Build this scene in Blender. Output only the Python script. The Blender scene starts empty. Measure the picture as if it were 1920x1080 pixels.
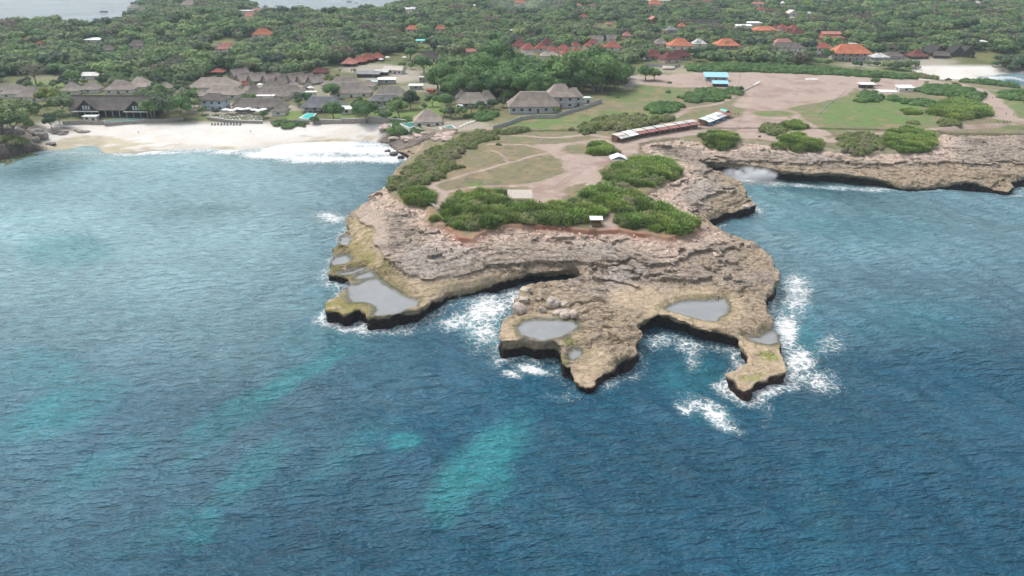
import bpy, bmesh, math, random
import numpy as np
from mathutils import Vector, Matrix

# ---------------------------------------------------------------- camera, sky, sun, exposure
sc = bpy.context.scene
COL = sc.collection
PITCH = math.radians(25.0)
CAM_H = 100.0
HFOV = 2 * math.atan(960.0 / 1371.0)
cam_d = bpy.data.cameras.new("camera")
cam = bpy.data.objects.new("camera", cam_d)
COL.objects.link(cam)
cam.location = (0, 0, CAM_H)
cam.rotation_euler = (math.radians(90) - PITCH, 0, 0)
cam_d.sensor_fit = 'HORIZONTAL'
cam_d.angle = HFOV
cam_d.clip_start = 1.0
cam_d.clip_end = 20000.0
sc.camera = cam

SUN_EL, SUN_AZ = 58.0, 312.0        # azimuth clockwise from +Y (north), where the sun stands
world = bpy.data.worlds.new("World")
sc.world = world
world.use_nodes = True
wn = world.node_tree.nodes; wl = world.node_tree.links
for n in list(wn): wn.remove(n)
sky = wn.new("ShaderNodeTexSky"); sky.sky_type = 'NISHITA'; sky.sun_disc = False
sky.sun_elevation = math.radians(SUN_EL); sky.sun_rotation = math.radians(SUN_AZ)
sky.air_density = 1.2; sky.dust_density = 4.0; sky.ozone_density = 1.0
hs = wn.new("ShaderNodeHueSaturation"); hs.inputs['Saturation'].default_value = 0.45
bgn = wn.new("ShaderNodeBackground"); bgn.inputs['Strength'].default_value = 0.15
wo = wn.new("ShaderNodeOutputWorld")
wl.new(sky.outputs[0], hs.inputs['Color']); wl.new(hs.outputs[0], bgn.inputs['Color']); wl.new(bgn.outputs[0], wo.inputs[0])

sun_d = bpy.data.lights.new("sun", 'SUN')
sun_d.energy = 1.1; sun_d.angle = math.radians(14); sun_d.color = (1.0, 0.96, 0.90)
sun = bpy.data.objects.new("sun", sun_d); COL.objects.link(sun)
_az = math.radians(SUN_AZ); _el = math.radians(SUN_EL)
_sd = Vector((math.sin(_az) * math.cos(_el), math.cos(_az) * math.cos(_el), math.sin(_el)))
sun.rotation_euler = _sd.to_track_quat('Z', 'Y').to_euler()
sun.location = (0, 0, 300)

vs_ = sc.view_settings
sc.display_settings.display_device = 'sRGB'
vs_.view_transform = 'Standard'; vs_.look = 'None'; vs_.gamma = 1.0; vs_.use_curve_mapping = False
vs_.exposure = 0.55
sc.render.engine = 'CYCLES'
sc.cycles.use_denoising = True
sc.cycles.max_bounces = 6; sc.cycles.diffuse_bounces = 2; sc.cycles.glossy_bounces = 2
sc.cycles.transmission_bounces = 2; sc.cycles.volume_bounces = 2; sc.cycles.transparent_max_bounces = 6
sc.cycles.volume_step_rate = 1.0

# ---------------------------------------------------------------- helpers
rng = np.random.default_rng(7)
random.seed(7)
F_PX = 1371.0
CP, SP = math.cos(PITCH), math.sin(PITCH)

def W(px, py, z=0.0):
    """spot of the place seen at photograph pixel (px, py) when it lies at height z"""
    u = (px - 960.0) / F_PX; v = (540.0 - py) / F_PX
    dx, dy, dz = u, CP + v * SP, -SP + v * CP
    t = (z - CAM_H) / dz
    return (t * dx, t * dy)

def WP(pts, z=None):
    out = []
    for p in pts:
        zz = p[2] if len(p) > 2 and z is None else (0.0 if z is None else z)
        out.append(W(p[0], p[1], zz))
    return np.array(out)

def PX(x, y, z):
    rel = np.asarray(z) - CAM_H
    dep = np.asarray(y) * CP - rel * SP
    up = np.asarray(y) * SP + rel * CP
    return 960 + F_PX * np.asarray(x) / dep, 540 - F_PX * up / dep

def MPP(px, py, z):
    """metres per photo pixel at that spot"""
    x, y = W(px, py, z)
    return math.sqrt(x * x + y * y + (CAM_H - z) ** 2) / F_PX

def sstep(a, b, x):
    t = np.clip((x - a) / (b - a), 0, 1)
    return t * t * (3 - 2 * t)

_T = np.random.default_rng(11).random(1 << 16).astype(np.float32)
def _h(ix, iy, iz, seed):
    h = (ix * 73856093) ^ (iy * 19349663) ^ (iz * 83492791) ^ (seed * 2654435)
    h = (h ^ (h >> 13)) * 1274126177
    return _T[(h ^ (h >> 16)) & 65535]

def n2(x, y, s, seed=0):
    """value noise in -1..1, wavelength s"""
    x = np.asarray(x, np.float64) / s; y = np.asarray(y, np.float64) / s
    ix = np.floor(x).astype(np.int64); iy = np.floor(y).astype(np.int64)
    fx = (x - ix); fy = (y - iy)
    fx = fx * fx * (3 - 2 * fx); fy = fy * fy * (3 - 2 * fy)
    z0 = np.int64(0)
    a = _h(ix, iy, z0, seed); b = _h(ix + 1, iy, z0, seed); c = _h(ix, iy + 1, z0, seed); d = _h(ix + 1, iy + 1, z0, seed)
    return ((a * (1 - fx) + b * fx) * (1 - fy) + (c * (1 - fx) + d * fx) * fy) * 2 - 1

def n3(x, y, z, s, seed=0):
    x = x / s; y = y / s; z = z / s
    ix = np.floor(x).astype(np.int64); iy = np.floor(y).astype(np.int64); iz = np.floor(z).astype(np.int64)
    fx = x - ix; fy = y - iy; fz = z - iz
    fx = fx * fx * (3 - 2 * fx); fy = fy * fy * (3 - 2 * fy); fz = fz * fz * (3 - 2 * fz)
    r = 0
    for dz in (0, 1):
        wz = fz if dz else 1 - fz
        for dy in (0, 1):
            wy = fy if dy else 1 - fy
            r = r + wz * wy * (_h(ix, iy + dy, iz + dz, seed) * (1 - fx) + _h(ix + 1, iy + dy, iz + dz, seed) * fx)
    return r * 2 - 1

def fbm2(x, y, s, o=4, seed=0, g=0.5):
    a = 1.0; r = 0; t = 0
    for i in range(o):
        r = r + a * n2(x, y, s, seed + i * 17); t += a; a *= g; s *= 0.5
    return r / t

def in_poly(x, y, poly):
    x = np.asarray(x); y = np.asarray(y)
    ins = np.zeros(x.shape, bool)
    n = len(poly)
    for i in range(n):
        x0, y0 = poly[i]; x1, y1 = poly[(i + 1) % n]
        if y0 == y1: continue
        c = ((y0 > y) != (y1 > y)) & (x < (x1 - x0) * (y - y0) / (y1 - y0) + x0)
        ins ^= c
    return ins

def seg_dist(x, y, poly, closed=True, attrs=None):
    """distance to a polyline, plus attributes interpolated at the nearest spot"""
    best = np.full(np.shape(x), 1e9); out = None
    n = len(poly)
    if attrs is not None: out = [np.zeros(np.shape(x)) for _ in range(attrs.shape[1])]
    for i in range(n if closed else n - 1):
        x0, y0 = poly[i]; j = (i + 1) % n; x1, y1 = poly[j]
        vx, vy = x1 - x0, y1 - y0; L = vx * vx + vy * vy + 1e-9
        t = np.clip(((x - x0) * vx + (y - y0) * vy) / L, 0, 1)
        d = np.hypot(x - x0 - t * vx, y - y0 - t * vy)
        m = d < best
        best = np.where(m, d, best)
        if attrs is not None:
            for k in range(attrs.shape[1]):
                out[k] = np.where(m, attrs[i, k] * (1 - t) + attrs[j, k] * t, out[k])
    return (best, out) if attrs is not None else best

def sdf(x, y, poly):
    """positive inside"""
    d = seg_dist(x, y, poly)
    return np.where(in_poly(x, y, poly), d, -d)

def tps_fit(P, z, lam=0.02):
    P = np.asarray(P, float) / 100.0; n = len(P)
    r2 = ((P[:, None] - P[None]) ** 2).sum(-1)
    K = 0.5 * r2 * np.log(r2 + 1e-12) + lam * np.eye(n)
    Q = np.c_[np.ones(n), P]
    A = np.block([[K, Q], [Q.T, np.zeros((3, 3))]])
    s = np.linalg.solve(A, np.r_[z, 0, 0, 0])
    return P, s

def tps_eval(m, x, y):
    P, s = m; x = np.asarray(x) / 100.0; y = np.asarray(y) / 100.0
    r = s[-3] + s[-2] * x + s[-1] * y
    for i in range(len(P)):
        r2 = (x - P[i, 0]) ** 2 + (y - P[i, 1]) ** 2
        r = r + s[i] * 0.5 * r2 * np.log(r2 + 1e-12)
    return r

def mesh_obj(name, verts, faces, mat=None, parent=None, smooth=False, link=True):
    me = bpy.data.meshes.new(name)
    verts = np.asarray(verts, np.float32)
    if isinstance(faces, np.ndarray):
        k = faces.shape[1]; nf = len(faces)
        me.vertices.add(len(verts)); me.vertices.foreach_set("co", verts.ravel())
        me.loops.add(nf * k); me.loops.foreach_set("vertex_index", faces.astype(np.int32).ravel())
        me.polygons.add(nf); me.polygons.foreach_set("loop_start", np.arange(nf, dtype=np.int32) * k)
        me.polygons.foreach_set("loop_total", np.full(nf, k, np.int32))
        me.update(calc_edges=True)
    else:
        me.from_pydata([tuple(map(float, v)) for v in verts], [], [tuple(map(int, f)) for f in faces])
    if smooth: me.polygons.foreach_set("use_smooth", np.ones(len(me.polygons), bool))
    if mat is not None: me.materials.append(mat)
    ob = bpy.data.objects.new(name, me)
    if link: COL.objects.link(ob)
    if parent is not None: ob.parent = parent
    return ob

def vcol(ob, name, arr):
    a = ob.data.attributes.new(name, 'FLOAT_COLOR', 'POINT')
    arr = np.asarray(arr, np.float32)
    if arr.shape[1] == 3: arr = np.c_[arr, np.ones(len(arr), np.float32)]
    a.data.foreach_set("color", arr.ravel())

def tag(o, label=None, cat=None, group=None, kind=None):
    if label: o["label"] = label
    if cat: o["category"] = cat
    if group: o["group"] = group
    if kind: o["kind"] = kind
    return o

def empty(name, loc, rz=0.0, scale=1.0):
    o = bpy.data.objects.new(name, None); COL.objects.link(o)
    o.location = loc; o.rotation_euler = (0, 0, rz); o.empty_display_size = 0.5
    o.scale = (scale,) * 3
    return o

# ---- materials
MATS = {}
def node_mat(name):
    m = bpy.data.materials.new(name); m.use_nodes = True
    nt = m.node_tree
    for n in list(nt.nodes): nt.nodes.remove(n)
    out = nt.nodes.new("ShaderNodeOutputMaterial")
    b = nt.nodes.new("ShaderNodeBsdfPrincipled")
    nt.links.new(b.outputs[0], out.inputs[0])
    return m, nt, b

def N(nt, typ, **kw):
    n = nt.nodes.new(typ)
    for k, v in kw.items():
        if hasattr(n, k): setattr(n, k, v)
        else: n.inputs[k].default_value = v
    return n

def simple_mat(name, col, rough=0.8, var=0.15, scale=1.0, bump=0.0, metal=0.0, spec=0.3):
    """plain paint, cloth, timber ... with blotchy wear"""
    if name in MATS: return MATS[name]
    m, nt, b = node_mat(name); L = nt.links
    tc = N(nt, "ShaderNodeTexCoord")
    nz = N(nt, "ShaderNodeTexNoise"); nz.inputs['Scale'].default_value = scale; nz.inputs['Detail'].default_value = 5
    L.new(tc.outputs['Object'], nz.inputs['Vector'])
    mr = N(nt, "ShaderNodeMapRange"); mr.inputs['From Min'].default_value = 0.3; mr.inputs['From Max'].default_value = 0.7
    mr.inputs['To Min'].default_value = 1 - var; mr.inputs['To Max'].default_value = 1 + var
    L.new(nz.outputs['Fac'], mr.inputs['Value'])
    mx = N(nt, "ShaderNodeVectorMath", operation='SCALE'); mx.inputs[0].default_value = col[:3]
    L.new(mr.outputs[0], mx.inputs['Scale'])
    L.new(mx.outputs[0], b.inputs['Base Color'])
    b.inputs['Roughness'].default_value = rough; b.inputs['Metallic'].default_value = metal
    b.inputs['Specular IOR Level'].default_value = spec
    if bump > 0:
        bp = N(nt, "ShaderNodeBump"); bp.inputs['Strength'].default_value = bump; bp.inputs['Distance'].default_value = 0.2
        L.new(nz.outputs['Fac'], bp.inputs['Height']); L.new(bp.outputs[0], b.inputs['Normal'])
    MATS[name] = m
    return m
# ---------------------------------------------------------------- the lie of the land
# rim of the rock, walked round from the beach: photo pixel, height of the lip, depth of the undercut below it
RIM = [
 (690,262,1,0.3),(735,268,1,0.3),(748,283,1.5,0.3),(765,292,2,0.4),(758,305,4,0.6),(742,320,5,0.8),(728,338,6,0.8),(727,352,6.5,0.8),(700,365,7,0.8),(680,380,7,1),
 (660,394,7,1),(648,402,7,1),(646,415,6,1),(650,430,5,1),(640,438,4.4,1),(628,452,4.2,1.2),(622,465,4.2,1.2),(625,480,4.1,1.2),
 (613,492,4,1.3),(610,504,4,1.5),(614,513,4,1.5),(632,517,4,1.5),(650,521,4,1.5),(646,532,4,1.5),(635,540,4,1.5),(626,551,4,1.5),(612,564,4,1.5),
 (607,571,4,1.5),(622,582,4,1.6),(642,588,4,1.6),(662,583,4,1.5),(673,578,4,1.2),(678,588,4,1.3),(684,596,4,1.5),(697,597,4,1.6),(722,593,4,1.6),
 (750,587,4,1.6),(775,582,4,1.6),(792,577,4,1.6),(807,567,4,1.5),(824,558,3.8,1.4),(840,552,3.8,1.4),(870,545,3.8,1.5),(912,535,3.8,1.6),
 (935,530,3.8,2),(962,522,4,3),(990,513,4.5,4),(1030,508,5,4),(1078,506,5.5,3),
 (1085,511,6,1.0),(1060,519,6,0.6),(1025,526,6,0.5),(1000,531,6,0.6),(975,534,6,0.6),(969,547,6,0.6),(964,567,6,0.6),(953,595,5.8,0.6),
 (941,605,5.6,0.8),(937,620,5.5,1.0),(940,636,5.5,1.2),(960,636,5.3,1.2),(982,634,5.2,1.0),(1008,640,5.2,1.2),(1038,640,5.0,1.0),(1046,650,4.6,1.0),
 (1043,665,4.2,1.2),(1050,682,3.8,1.4),(1068,700,3.2,1.4),(1085,721,2.6,1.2),(1098,731,2.3,1.0),(1114,731,2.3,1.0),(1116,713,2.6,0.8),
 (1140,696,3,0.8),(1174,673,3.2,0.9),(1190,662,3.3,0.9),(1198,648,3.6,1.0),(1210,627,4.4,1.4),(1206,617,4.6,1.8),(1203,608,4.8,2.2),
 (1220,598,4.8,2.6),(1235,590,4.8,3),(1265,597,4.7,3.4),(1295,608,4.5,3.4),(1327,620,4.3,3.2),(1360,631,4,2.8),(1382,636,3.9,2.4),
 (1386,646,3.8,2),(1402,660,3.7,1.8),(1398,674,3.6,1.5),(1384,681,3.5,1.2),(1356,699,3.4,0.8),(1368,711,3.2,0.8),(1383,726,2.8,0.8),
 (1396,735,2.6,0.8),(1414,728,2.8,0.9),(1436,713,3,1.0),(1470,701,3,1.0),(1482,694,3,1),(1478,677,3.3,1),(1472,655,3.5,1),(1466,630,3.7,1),
 (1456,614,4.2,1),(1451,597,4.8,1),(1441,582,5,1.4),(1438,573,5.2,1.5),(1447,552,5.8,1.5),(1460,530,6.2,1.2),(1464,516,6.5,1),(1460,498,6.8,1),
 (1452,479,7,1),(1430,459,6.8,.8),(1406,447,6.5,.8),(1370,437,6,.8),(1350,429,5,1.2),(1336,418,4,1.5),(1340,409,3.5,1.5),(1356,405,3.2,1.4),(1390,392,3,1.4),
 (1413,386,3,1.2),(1420,377,3.2,1),(1408,370,4,1),(1401,352,5,1),(1378,332,6,1.2),(1352,321,6.5,1.5),(1328,313,6.8,3),(1318,305,7,4),
 (1330,303,6.8,5),(1365,305,6.6,7),(1405,310,6.3,9),(1445,315,6.1,8),(1500,323,5.8,7),(1560,323,5.8,7),(1600,329,5.4,6),(1640,334,4.8,5),(1668,342,3.6,3),
 (1690,351,2.4,1.5),(1720,350,2.8,1.0),(1760,347,3.2,1.0),(1797,343,3.4,2),(1815,340,3.6,3),(1845,346,3,2),(1870,355,2.6,1.4),(1890,359,2.4,1.2),(1907,350,2.4,1),
 (1899,338,3.2,1),(1925,334,3.4,1),(1985,338,3,1),(2060,330,3,1),
]
RIMP = WP([(a, b, z) for a, b, z, u in RIM])
RIMA = np.array([(z, u) for a, b, z, u in RIM])
_n = len(RIMP)
RIMP = np.vstack([RIMP, [(330, 395), (330, 620), (-78, 620)]])
RIMA = np.vstack([RIMA, [(6, 0.5)] * 3])
def _dens(P, A, step=2.5):
    oP, oA = [], []
    for i in range(len(P)):
        j = (i + 1) % len(P); L = np.hypot(*(P[j] - P[i])); k = max(1, int(L / step)) if L < 80 else 1
        for t in range(k):
            f = t / k; oP.append(P[i] * (1 - f) + P[j] * f); oA.append(A[i] * (1 - f) + A[j] * f)
    return np.array(oP), np.array(oA)

# soil cap of the headland (edge of the red scarp)
SOIL = [(728,340),(738,362),(762,381),(800,386),(804,397),(800,408),(820,420),(835,423),(852,433),(862,446),(886,447),(900,436),(922,427),(950,423),
 (1005,426),(1055,428),(1105,436),(1135,436),(1161,433),(1205,438),(1250,442),(1286,437),(1310,430),(1313,415),(1300,402),(1268,391),(1225,377),(1212,367),
 (1230,355),(1252,340),(1280,323),(1262,305),(1222,290),(1200,282),(1202,272),(1222,267),(1265,263),(1310,266),(1330,269),(1387,267),(1402,268),
 (1445,271),(1535,278),(1615,283),(1690,283),(1740,278),(1752,263),(1762,246),(1802,238),(1840,236),(1865,235),(1920,238),(2060,243)]
SOILP = np.vstack([WP(SOIL, 10.6), [(400, 380), (400, 2000), (-900, 2000), (-900, 420), (-260, 390), W(560, 225, 4), W(745, 245, 6), W(800, 262, 8), W(770, 290, 9), W(745, 315, 9)]])

CTRL = [(647,447,4.2),(640,484,4),(655,505,4),(630,508,4),(677,520,4),(640,560,4),(700,570,4),(640,578,4),(690,592,4),(740,580,4),(783,572,4),
 (652,404,7),(648,430,5.2),(625,470,4.2),(690,390,8),(680,420,7.3),(715,450,7.8),(745,490,7.8),(790,512,8),(672,460,5.6),(697,490,5.8),(735,525,5.8),(770,548,5.2),
 (840,550,4),(870,545,4),(912,535,4),(935,530,4),(962,520,4.6),(1000,511,5.2),(1040,507,5.8),(1075,504,6.4),(850,512,8.3),(890,500,8.4),(940,492,8.4),(1000,485,8.2),(1060,488,8),
 (850,532,6),(900,518,6),(760,420,9),(820,440,9.3),(900,462,9),(1000,450,9.5),(1100,455,9.5),(1200,460,9),(1300,460,8.6),(1400,462,7.5),(1440,480,7),(1440,520,6.5),(1400,520,7.4),
 (1300,500,8),(1200,500,8),(1120,510,7.6),(1100,545,7),(1050,540,6.5),(1000,545,6.2),(985,560,6.1),(960,590,5.9),(1000,585,6),(1080,580,6.2),(1130,560,6.8),(1150,600,6.4),(1190,590,5.6),
 (1200,625,4.6),(1010,615,5.5),(950,625,5.5),(1045,628,5.4),(945,636,5.4),(985,635,5.2),(1015,640,5.2),(1045,655,4.5),(1060,690,3.5),(1085,715,2.8),(1100,728,2.4),(1115,725,2.4),
 (1150,690,3.2),(1185,665,3.4),(1205,640,4),(1120,660,4.4),(1150,650,5),(1080,665,4),(1090,640,4.8),(1300,580,4.8),(1250,580,5),(1350,575,4.8),(1340,600,4.8),(1290,600,4.8),
 (1280,550,5.8),(1235,560,5.9),(1330,548,5.8),(1300,530,7.3),(1200,545,7),(1385,560,5.8),(1400,582,5.8),(1425,598,5.5),(1430,560,6),(1447,545,6),(1400,608,5),(1410,614,4.4),(1430,632,3.7),
 (1400,655,3.7),(1450,665,3.6),(1372,700,3.4),(1430,705,3.2),(1475,690,3.1),(1396,728,2.7),(1225,597,4.9),(1265,597,4.8),(1295,608,4.6),(1330,620,4.4),(1365,630,4.1),(1385,640,3.9),
 (1340,388,7),(1380,370,6),(1408,378,3.8),(1390,386,4),(1352,400,4),(1338,412,4.2),(1300,350,8.6),(1270,380,9),(1350,345,7.5),(1330,325,7.8),(1395,352,5.4),(1300,310,8.6),(1260,300,9.2),(1350,430,7),
 (1300,285,9.5),(1400,282,9.5),(1500,290,9),(1600,297,8.5),(1700,300,8.4),(1800,270,9.3),(1880,260,9.4),(1920,280,8.5),(1850,300,7.5),(1750,320,6.3),(1800,325,5.5),(1880,335,3.9),(1900,345,2.8),
 (1650,320,6.4),(1600,318,6.6),(1500,310,7),(1400,297,8),(1340,297,8.2),(1445,319,5.6),(1560,327,5.4),
 (1150,290,10.2),(900,320,10.3),(1000,360,10.2),(850,350,10),(760,360,9.4),(800,300,9.6),(1400,200,10.4),(1600,220,10),(1800,200,10),(1300,200,10.4),(1100,230,10.2),(1000,250,10.2),(1500,150,10.6),(1300,150,10.6),(1700,150,9.6),
 (745,285,0.8),(770,275,2.5),(800,264,5),(760,257,3),(830,262,8),(735,265,1.5),(870,250,9),
 (100,281,0.3),(200,286,0),(300,284,0),(400,279,0.1),(450,282,0),(520,274,0),(600,267,0),(690,264,.1),(100,300,-3),(300,305,-3.5),(500,312,-3.5),(680,310,-3),
 (120,250,3),(250,240,3.4),(380,234,3.4),(500,239,3.3),(650,245,3.3),(710,250,3.3),(60,210,6),(200,224,5),(300,224,5),(400,220,5),(560,218,5),(650,222,5.2),
 (100,170,7),(300,170,7),(500,170,7),(700,170,8),(850,185,9),(1000,205,9.6),(900,235,9),(800,240,6.5),(20,280,6),(50,268,6),(72,268,3),(0,240,9),(60,240,7),
 (1780,140,1.4),(1840,146,0.2),(1900,155,-1),(1720,128,3),(1920,148,-2),(1900,118,7),(1700,115,5),(1900,170,8),
 (100,80,12),(300,60,15),(380,30,20),(600,60,13),(900,60,14),(1200,60,14),(1500,60,16),(1800,60,19),(1000,5,20),(1500,5,22),(1900,5,26),(100,120,8),(600,120,8.5),(1000,120,10),(1400,100,10.5),(1700,90,9)]
_cp = WP(CTRL); _cz = np.array([c[2] for c in CTRL], float)
_ex = np.array([(-420, 420, 9), (-500, 700, 12), (420, 330, 5), (480, 420, 9), (700, 700, 18), (-300, 330, 5), (0, 1700, 24), (900, 1700, 30), (-700, 1100, 10), (60, 130, 1), (-90, 130, 1), (250, 250, 3)], float)
TPS = tps_fit(np.vstack([_cp, _ex[:, :2]]), np.r_[_cz, _ex[:, 2]], 0.004)

# coast of the mainland (waterline) for the ground sheet
COAST = np.vstack([WP([(-700,330),(-100,310),(0,303),(40,293),(72,284),(90,283),(200,288),(300,286),(400,281),(450,282),(500,276),(540,271),(600,267),(690,264),(730,270),(742,284)], 0.0),
    [W(1000, 400, 8), W(1300, 330, 8), W(1925, 320, 4), (420, 330), (420, 470), W(1925,163,0), W(1885,156,0), W(1850,147,0), W(1880,140,0), W(1906,137,0), (520, 600), (1400, 600), (1400, 2300)],
    [(60, 2300), W(770,0,0), W(745,14,0), W(700,30,0), W(640,42,0), W(520,43,0), W(497,36,0), W(484,13,0), W(350,8,0), W(252,13,0), W(226,40,0), W(200,62,0), W(-60,62,0), (-900, 700)]])

def rough_amp(ssoil):
    return sstep(-1.0, -4.0, ssoil)

def h_soft(x, y):
    h = tps_eval(TPS, x, y)
    return np.clip(h, -6, 45)

# strips and patches on the soil -----------------------------------------------------
Z0 = 10.8
D_CENTER = WP([(1000,384),(1050,380),(1070,362),(1078,352),(1106,346),(1112,334),(1122,322),(1146,311),(1195,287),(1200,275),(1227,265),(1290,260),(1385,247),(1390,225),(1340,233),(1300,243),
 (1190,262),(1150,272),(1130,262),(1090,268),(1060,272),(1010,275),(1000,278),(1020,285),(1030,293),(1050,305),(1057,318),(1050,330),(1020,342),(990,350),(985,352),(995,365)], Z0)
D_FIELD = WP([(1380,262),(1445,268),(1530,277),(1555,264),(1525,252),(1500,240),(1478,228),(1468,215),(1480,205),(1500,197),(1545,188),(1585,178),(1605,165),(1640,178),(1700,172),(1800,155),(1790,147),
 (1720,141),(1640,143),(1540,138),(1440,133),(1380,136),(1310,136),(1240,139),(1200,146),(1190,155),(1230,160),(1300,163),(1360,165),(1400,170),(1385,185),(1372,200),(1395,207),(1390,225),(1385,247)], Z0)
PATHS = [([(800,353),(812,350),(850,335),(920,318),(985,302),(1025,292)],0.9),([(812,352),(835,362),(900,353),(985,350)],1.3),([(835,362),(826,383),(836,404),(832,416)],1.7),
 ([(925,287),(945,298),(950,312)],0.6),([(915,275),(985,277),(1030,289)],1.2),([(1258,228),(1295,205),(1335,197),(1375,180)],2.0),([(1790,150),(1830,165),(1855,180),(1866,200),(1885,222),(1970,236)],7.0),
 ([(1555,268),(1640,256),(1740,246),(1800,237),(1900,233)],2.4),([(1480,212),(1500,232),(1545,258)],3.0),([(1140,440),(1142,410),(1135,395)],2.2),([(1820,160),(1920,168)],1.6),([(1110,350),(1118,330)],2),
 ([(960,258),(1040,262),(1110,255),(1140,262)],1.5),([(1210,142),(1190,150),(1175,165)],3)]
PATHS = [(WP(p, Z0), w) for p, w in PATHS]
GREEN = [(1640,212,135,32,1.0),(1040,230,100,15,0.9),(1205,172,85,26,0.75),(1905,200,60,34,0.8),(1480,245,40,8,.8),(1450,218,38,7,.8),(1560,246,26,5,.9),(1000,362,40,6,.9),(890,348,16,5,.8),(870,378,30,10,.8),(1140,335,30,16,.9),(1330,222,25,8,.7),(1180,225,90,16,.9),
 (1720,195,60,10,.8),(1850,172,70,6,.6)]
DRY = [(1088,284,36,10),(1085,362,25,10)]

def soil_masks(x, y):
    """dirt 0..1 and green 0..1 on the soil cap"""
    wx = x + 1.3 * n2(x, y, 7, 31) + 0.6 * n2(x, y, 2.2, 32); wy = y + 1.3 * n2(x, y, 7, 33) + 0.6 * n2(x, y, 2.2, 34)
    dirt = np.maximum(sstep(-1.0, 1.0, sdf(wx, wy, D_CENTER)), sstep(-1.2, 1.2, sdf(wx, wy, D_FIELD)))
    for p, w in PATHS:
        d = seg_dist(wx, wy, p, closed=False)
        dirt = np.maximum(dirt, sstep(w + 0.8, w - 0.5, d))
    px, py = PX(x, y, Z0)
    green = np.zeros_like(x)
    nz = fbm2(x, y, 9, 3, 41) * 0.35
    for cx, cy, rx, ry, s in GREEN:
        r = np.hypot((px - cx) / rx, (py - cy) / ry)
        green = np.maximum(green, s * sstep(1.25, 0.65, r + nz))
    for cx, cy, rx, ry in DRY:
        r = np.hypot((px - cx) / rx, (py - cy) / ry)
        dirt = dirt * (1 - sstep(1.2, 0.75, r + nz))
    for cx, cy, rx, ry, s in GREEN[4:7]:
        r = np.hypot((px - cx) / rx, (py - cy) / ry)
        dirt = dirt * (1 - sstep(1.15, 0.85, r + nz * .6))
    return dirt, green

DIRT = np.array([0.375, 0.29, 0.245]); DIRT_RED = np.array([0.33, 0.17, 0.115]); GRASS_DRY = np.array([0.190, 0.168, 0.098]); GRASS_GREEN = np.array([0.125, 0.195, 0.055])
SCARP = np.array([0.235, 0.098, 0.065]); ROCK_PINK = np.array([0.80, 0.62, 0.50]); ROCK_GREY = np.array([0.48, 0.395, 0.315]); ROCK_TAN = np.array([0.50, 0.39, 0.265]); ROCK_OLIVE = np.array([0.30, 0.25, 0.11])
ROCK_DARK = np.array([0.14, 0.115, 0.095]); CRUST = np.array([0.028, 0.015, 0.016]); ALGAE = np.array([0.20, 0.24, 0.05]); SAND = np.array([0.66, 0.635, 0.595]); FLOOR = np.array([0.115, 0.125, 0.05])
def lerp(a, b, t):
    t = np.asarray(t)[:, None]
    return a * (1 - t) + b * t

RUTS = [WP(p, Z0) for p in [[(1005,378),(1060,345),(1105,315),(1185,278),(1300,252),(1385,240),(1425,195),(1450,150)], [(1030,365),(1085,325),(1150,290),(1240,262),(1400,245),(1460,215),(1500,165),(1600,150),(1740,148)], [(1000,352),(1050,325),(1065,300),(1030,288),(960,277)], [(1400,255),(1440,250),(1500,262)], [(1230,150),(1330,160),(1420,175),(1400,225)]]]
def soil_colour(x, y):
    dirt, green = soil_masks(x, y)
    f = fbm2(x, y, 6, 4, 51) + .25 * fbm2(x, y, 22, 3, 55); f2 = fbm2(x, y, 1.6, 2, 52)
    c = lerp(GRASS_DRY[None].repeat(len(x), 0), GRASS_DRY * [1.35, 1.2, 1.15], sstep(0.0, 0.5, f))
    c = lerp(c, GRASS_GREEN[None], np.clip(green * (1 - .75 * sstep(.0, .4, f)) + 0.28 * sstep(0.05, 0.5, -f), 0, 1))
    c = lerp(c, GRASS_DRY[None] * [.62, .68, .6], .6 * sstep(.15, .5, fbm2(x, y, 3.2, 3, 56)))
    c = lerp(c, DIRT[None] * 0.75, 0.35 * sstep(0.15, .6, f2) * (1 - green))
    dc = lerp(DIRT[None].repeat(len(x), 0), DIRT[None] * [0.78, .72, .70], sstep(0.0, 0.55, fbm2(x, y, 11, 4, 53)))
    for rp in RUTS:
        rd_ = seg_dist(x + .5 * n2(x, y, 9, 57), y + .5 * n2(x, y, 9, 58), rp, closed=False)
        dc = lerp(dc, DIRT[None] * [.70, .66, .64], .65 * sstep(.45, .1, np.abs(rd_ - .95)) * sstep(-.4, .2, n2(x, y, 8, 59)))
    dc = lerp(dc, DIRT[None] * [1.18, 1.22, 1.25], sstep(0.1, 0.6, fbm2(x, y, 4, 3, 54)) * .6)
    return lerp(c, dc, dirt), dirt, green
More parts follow.
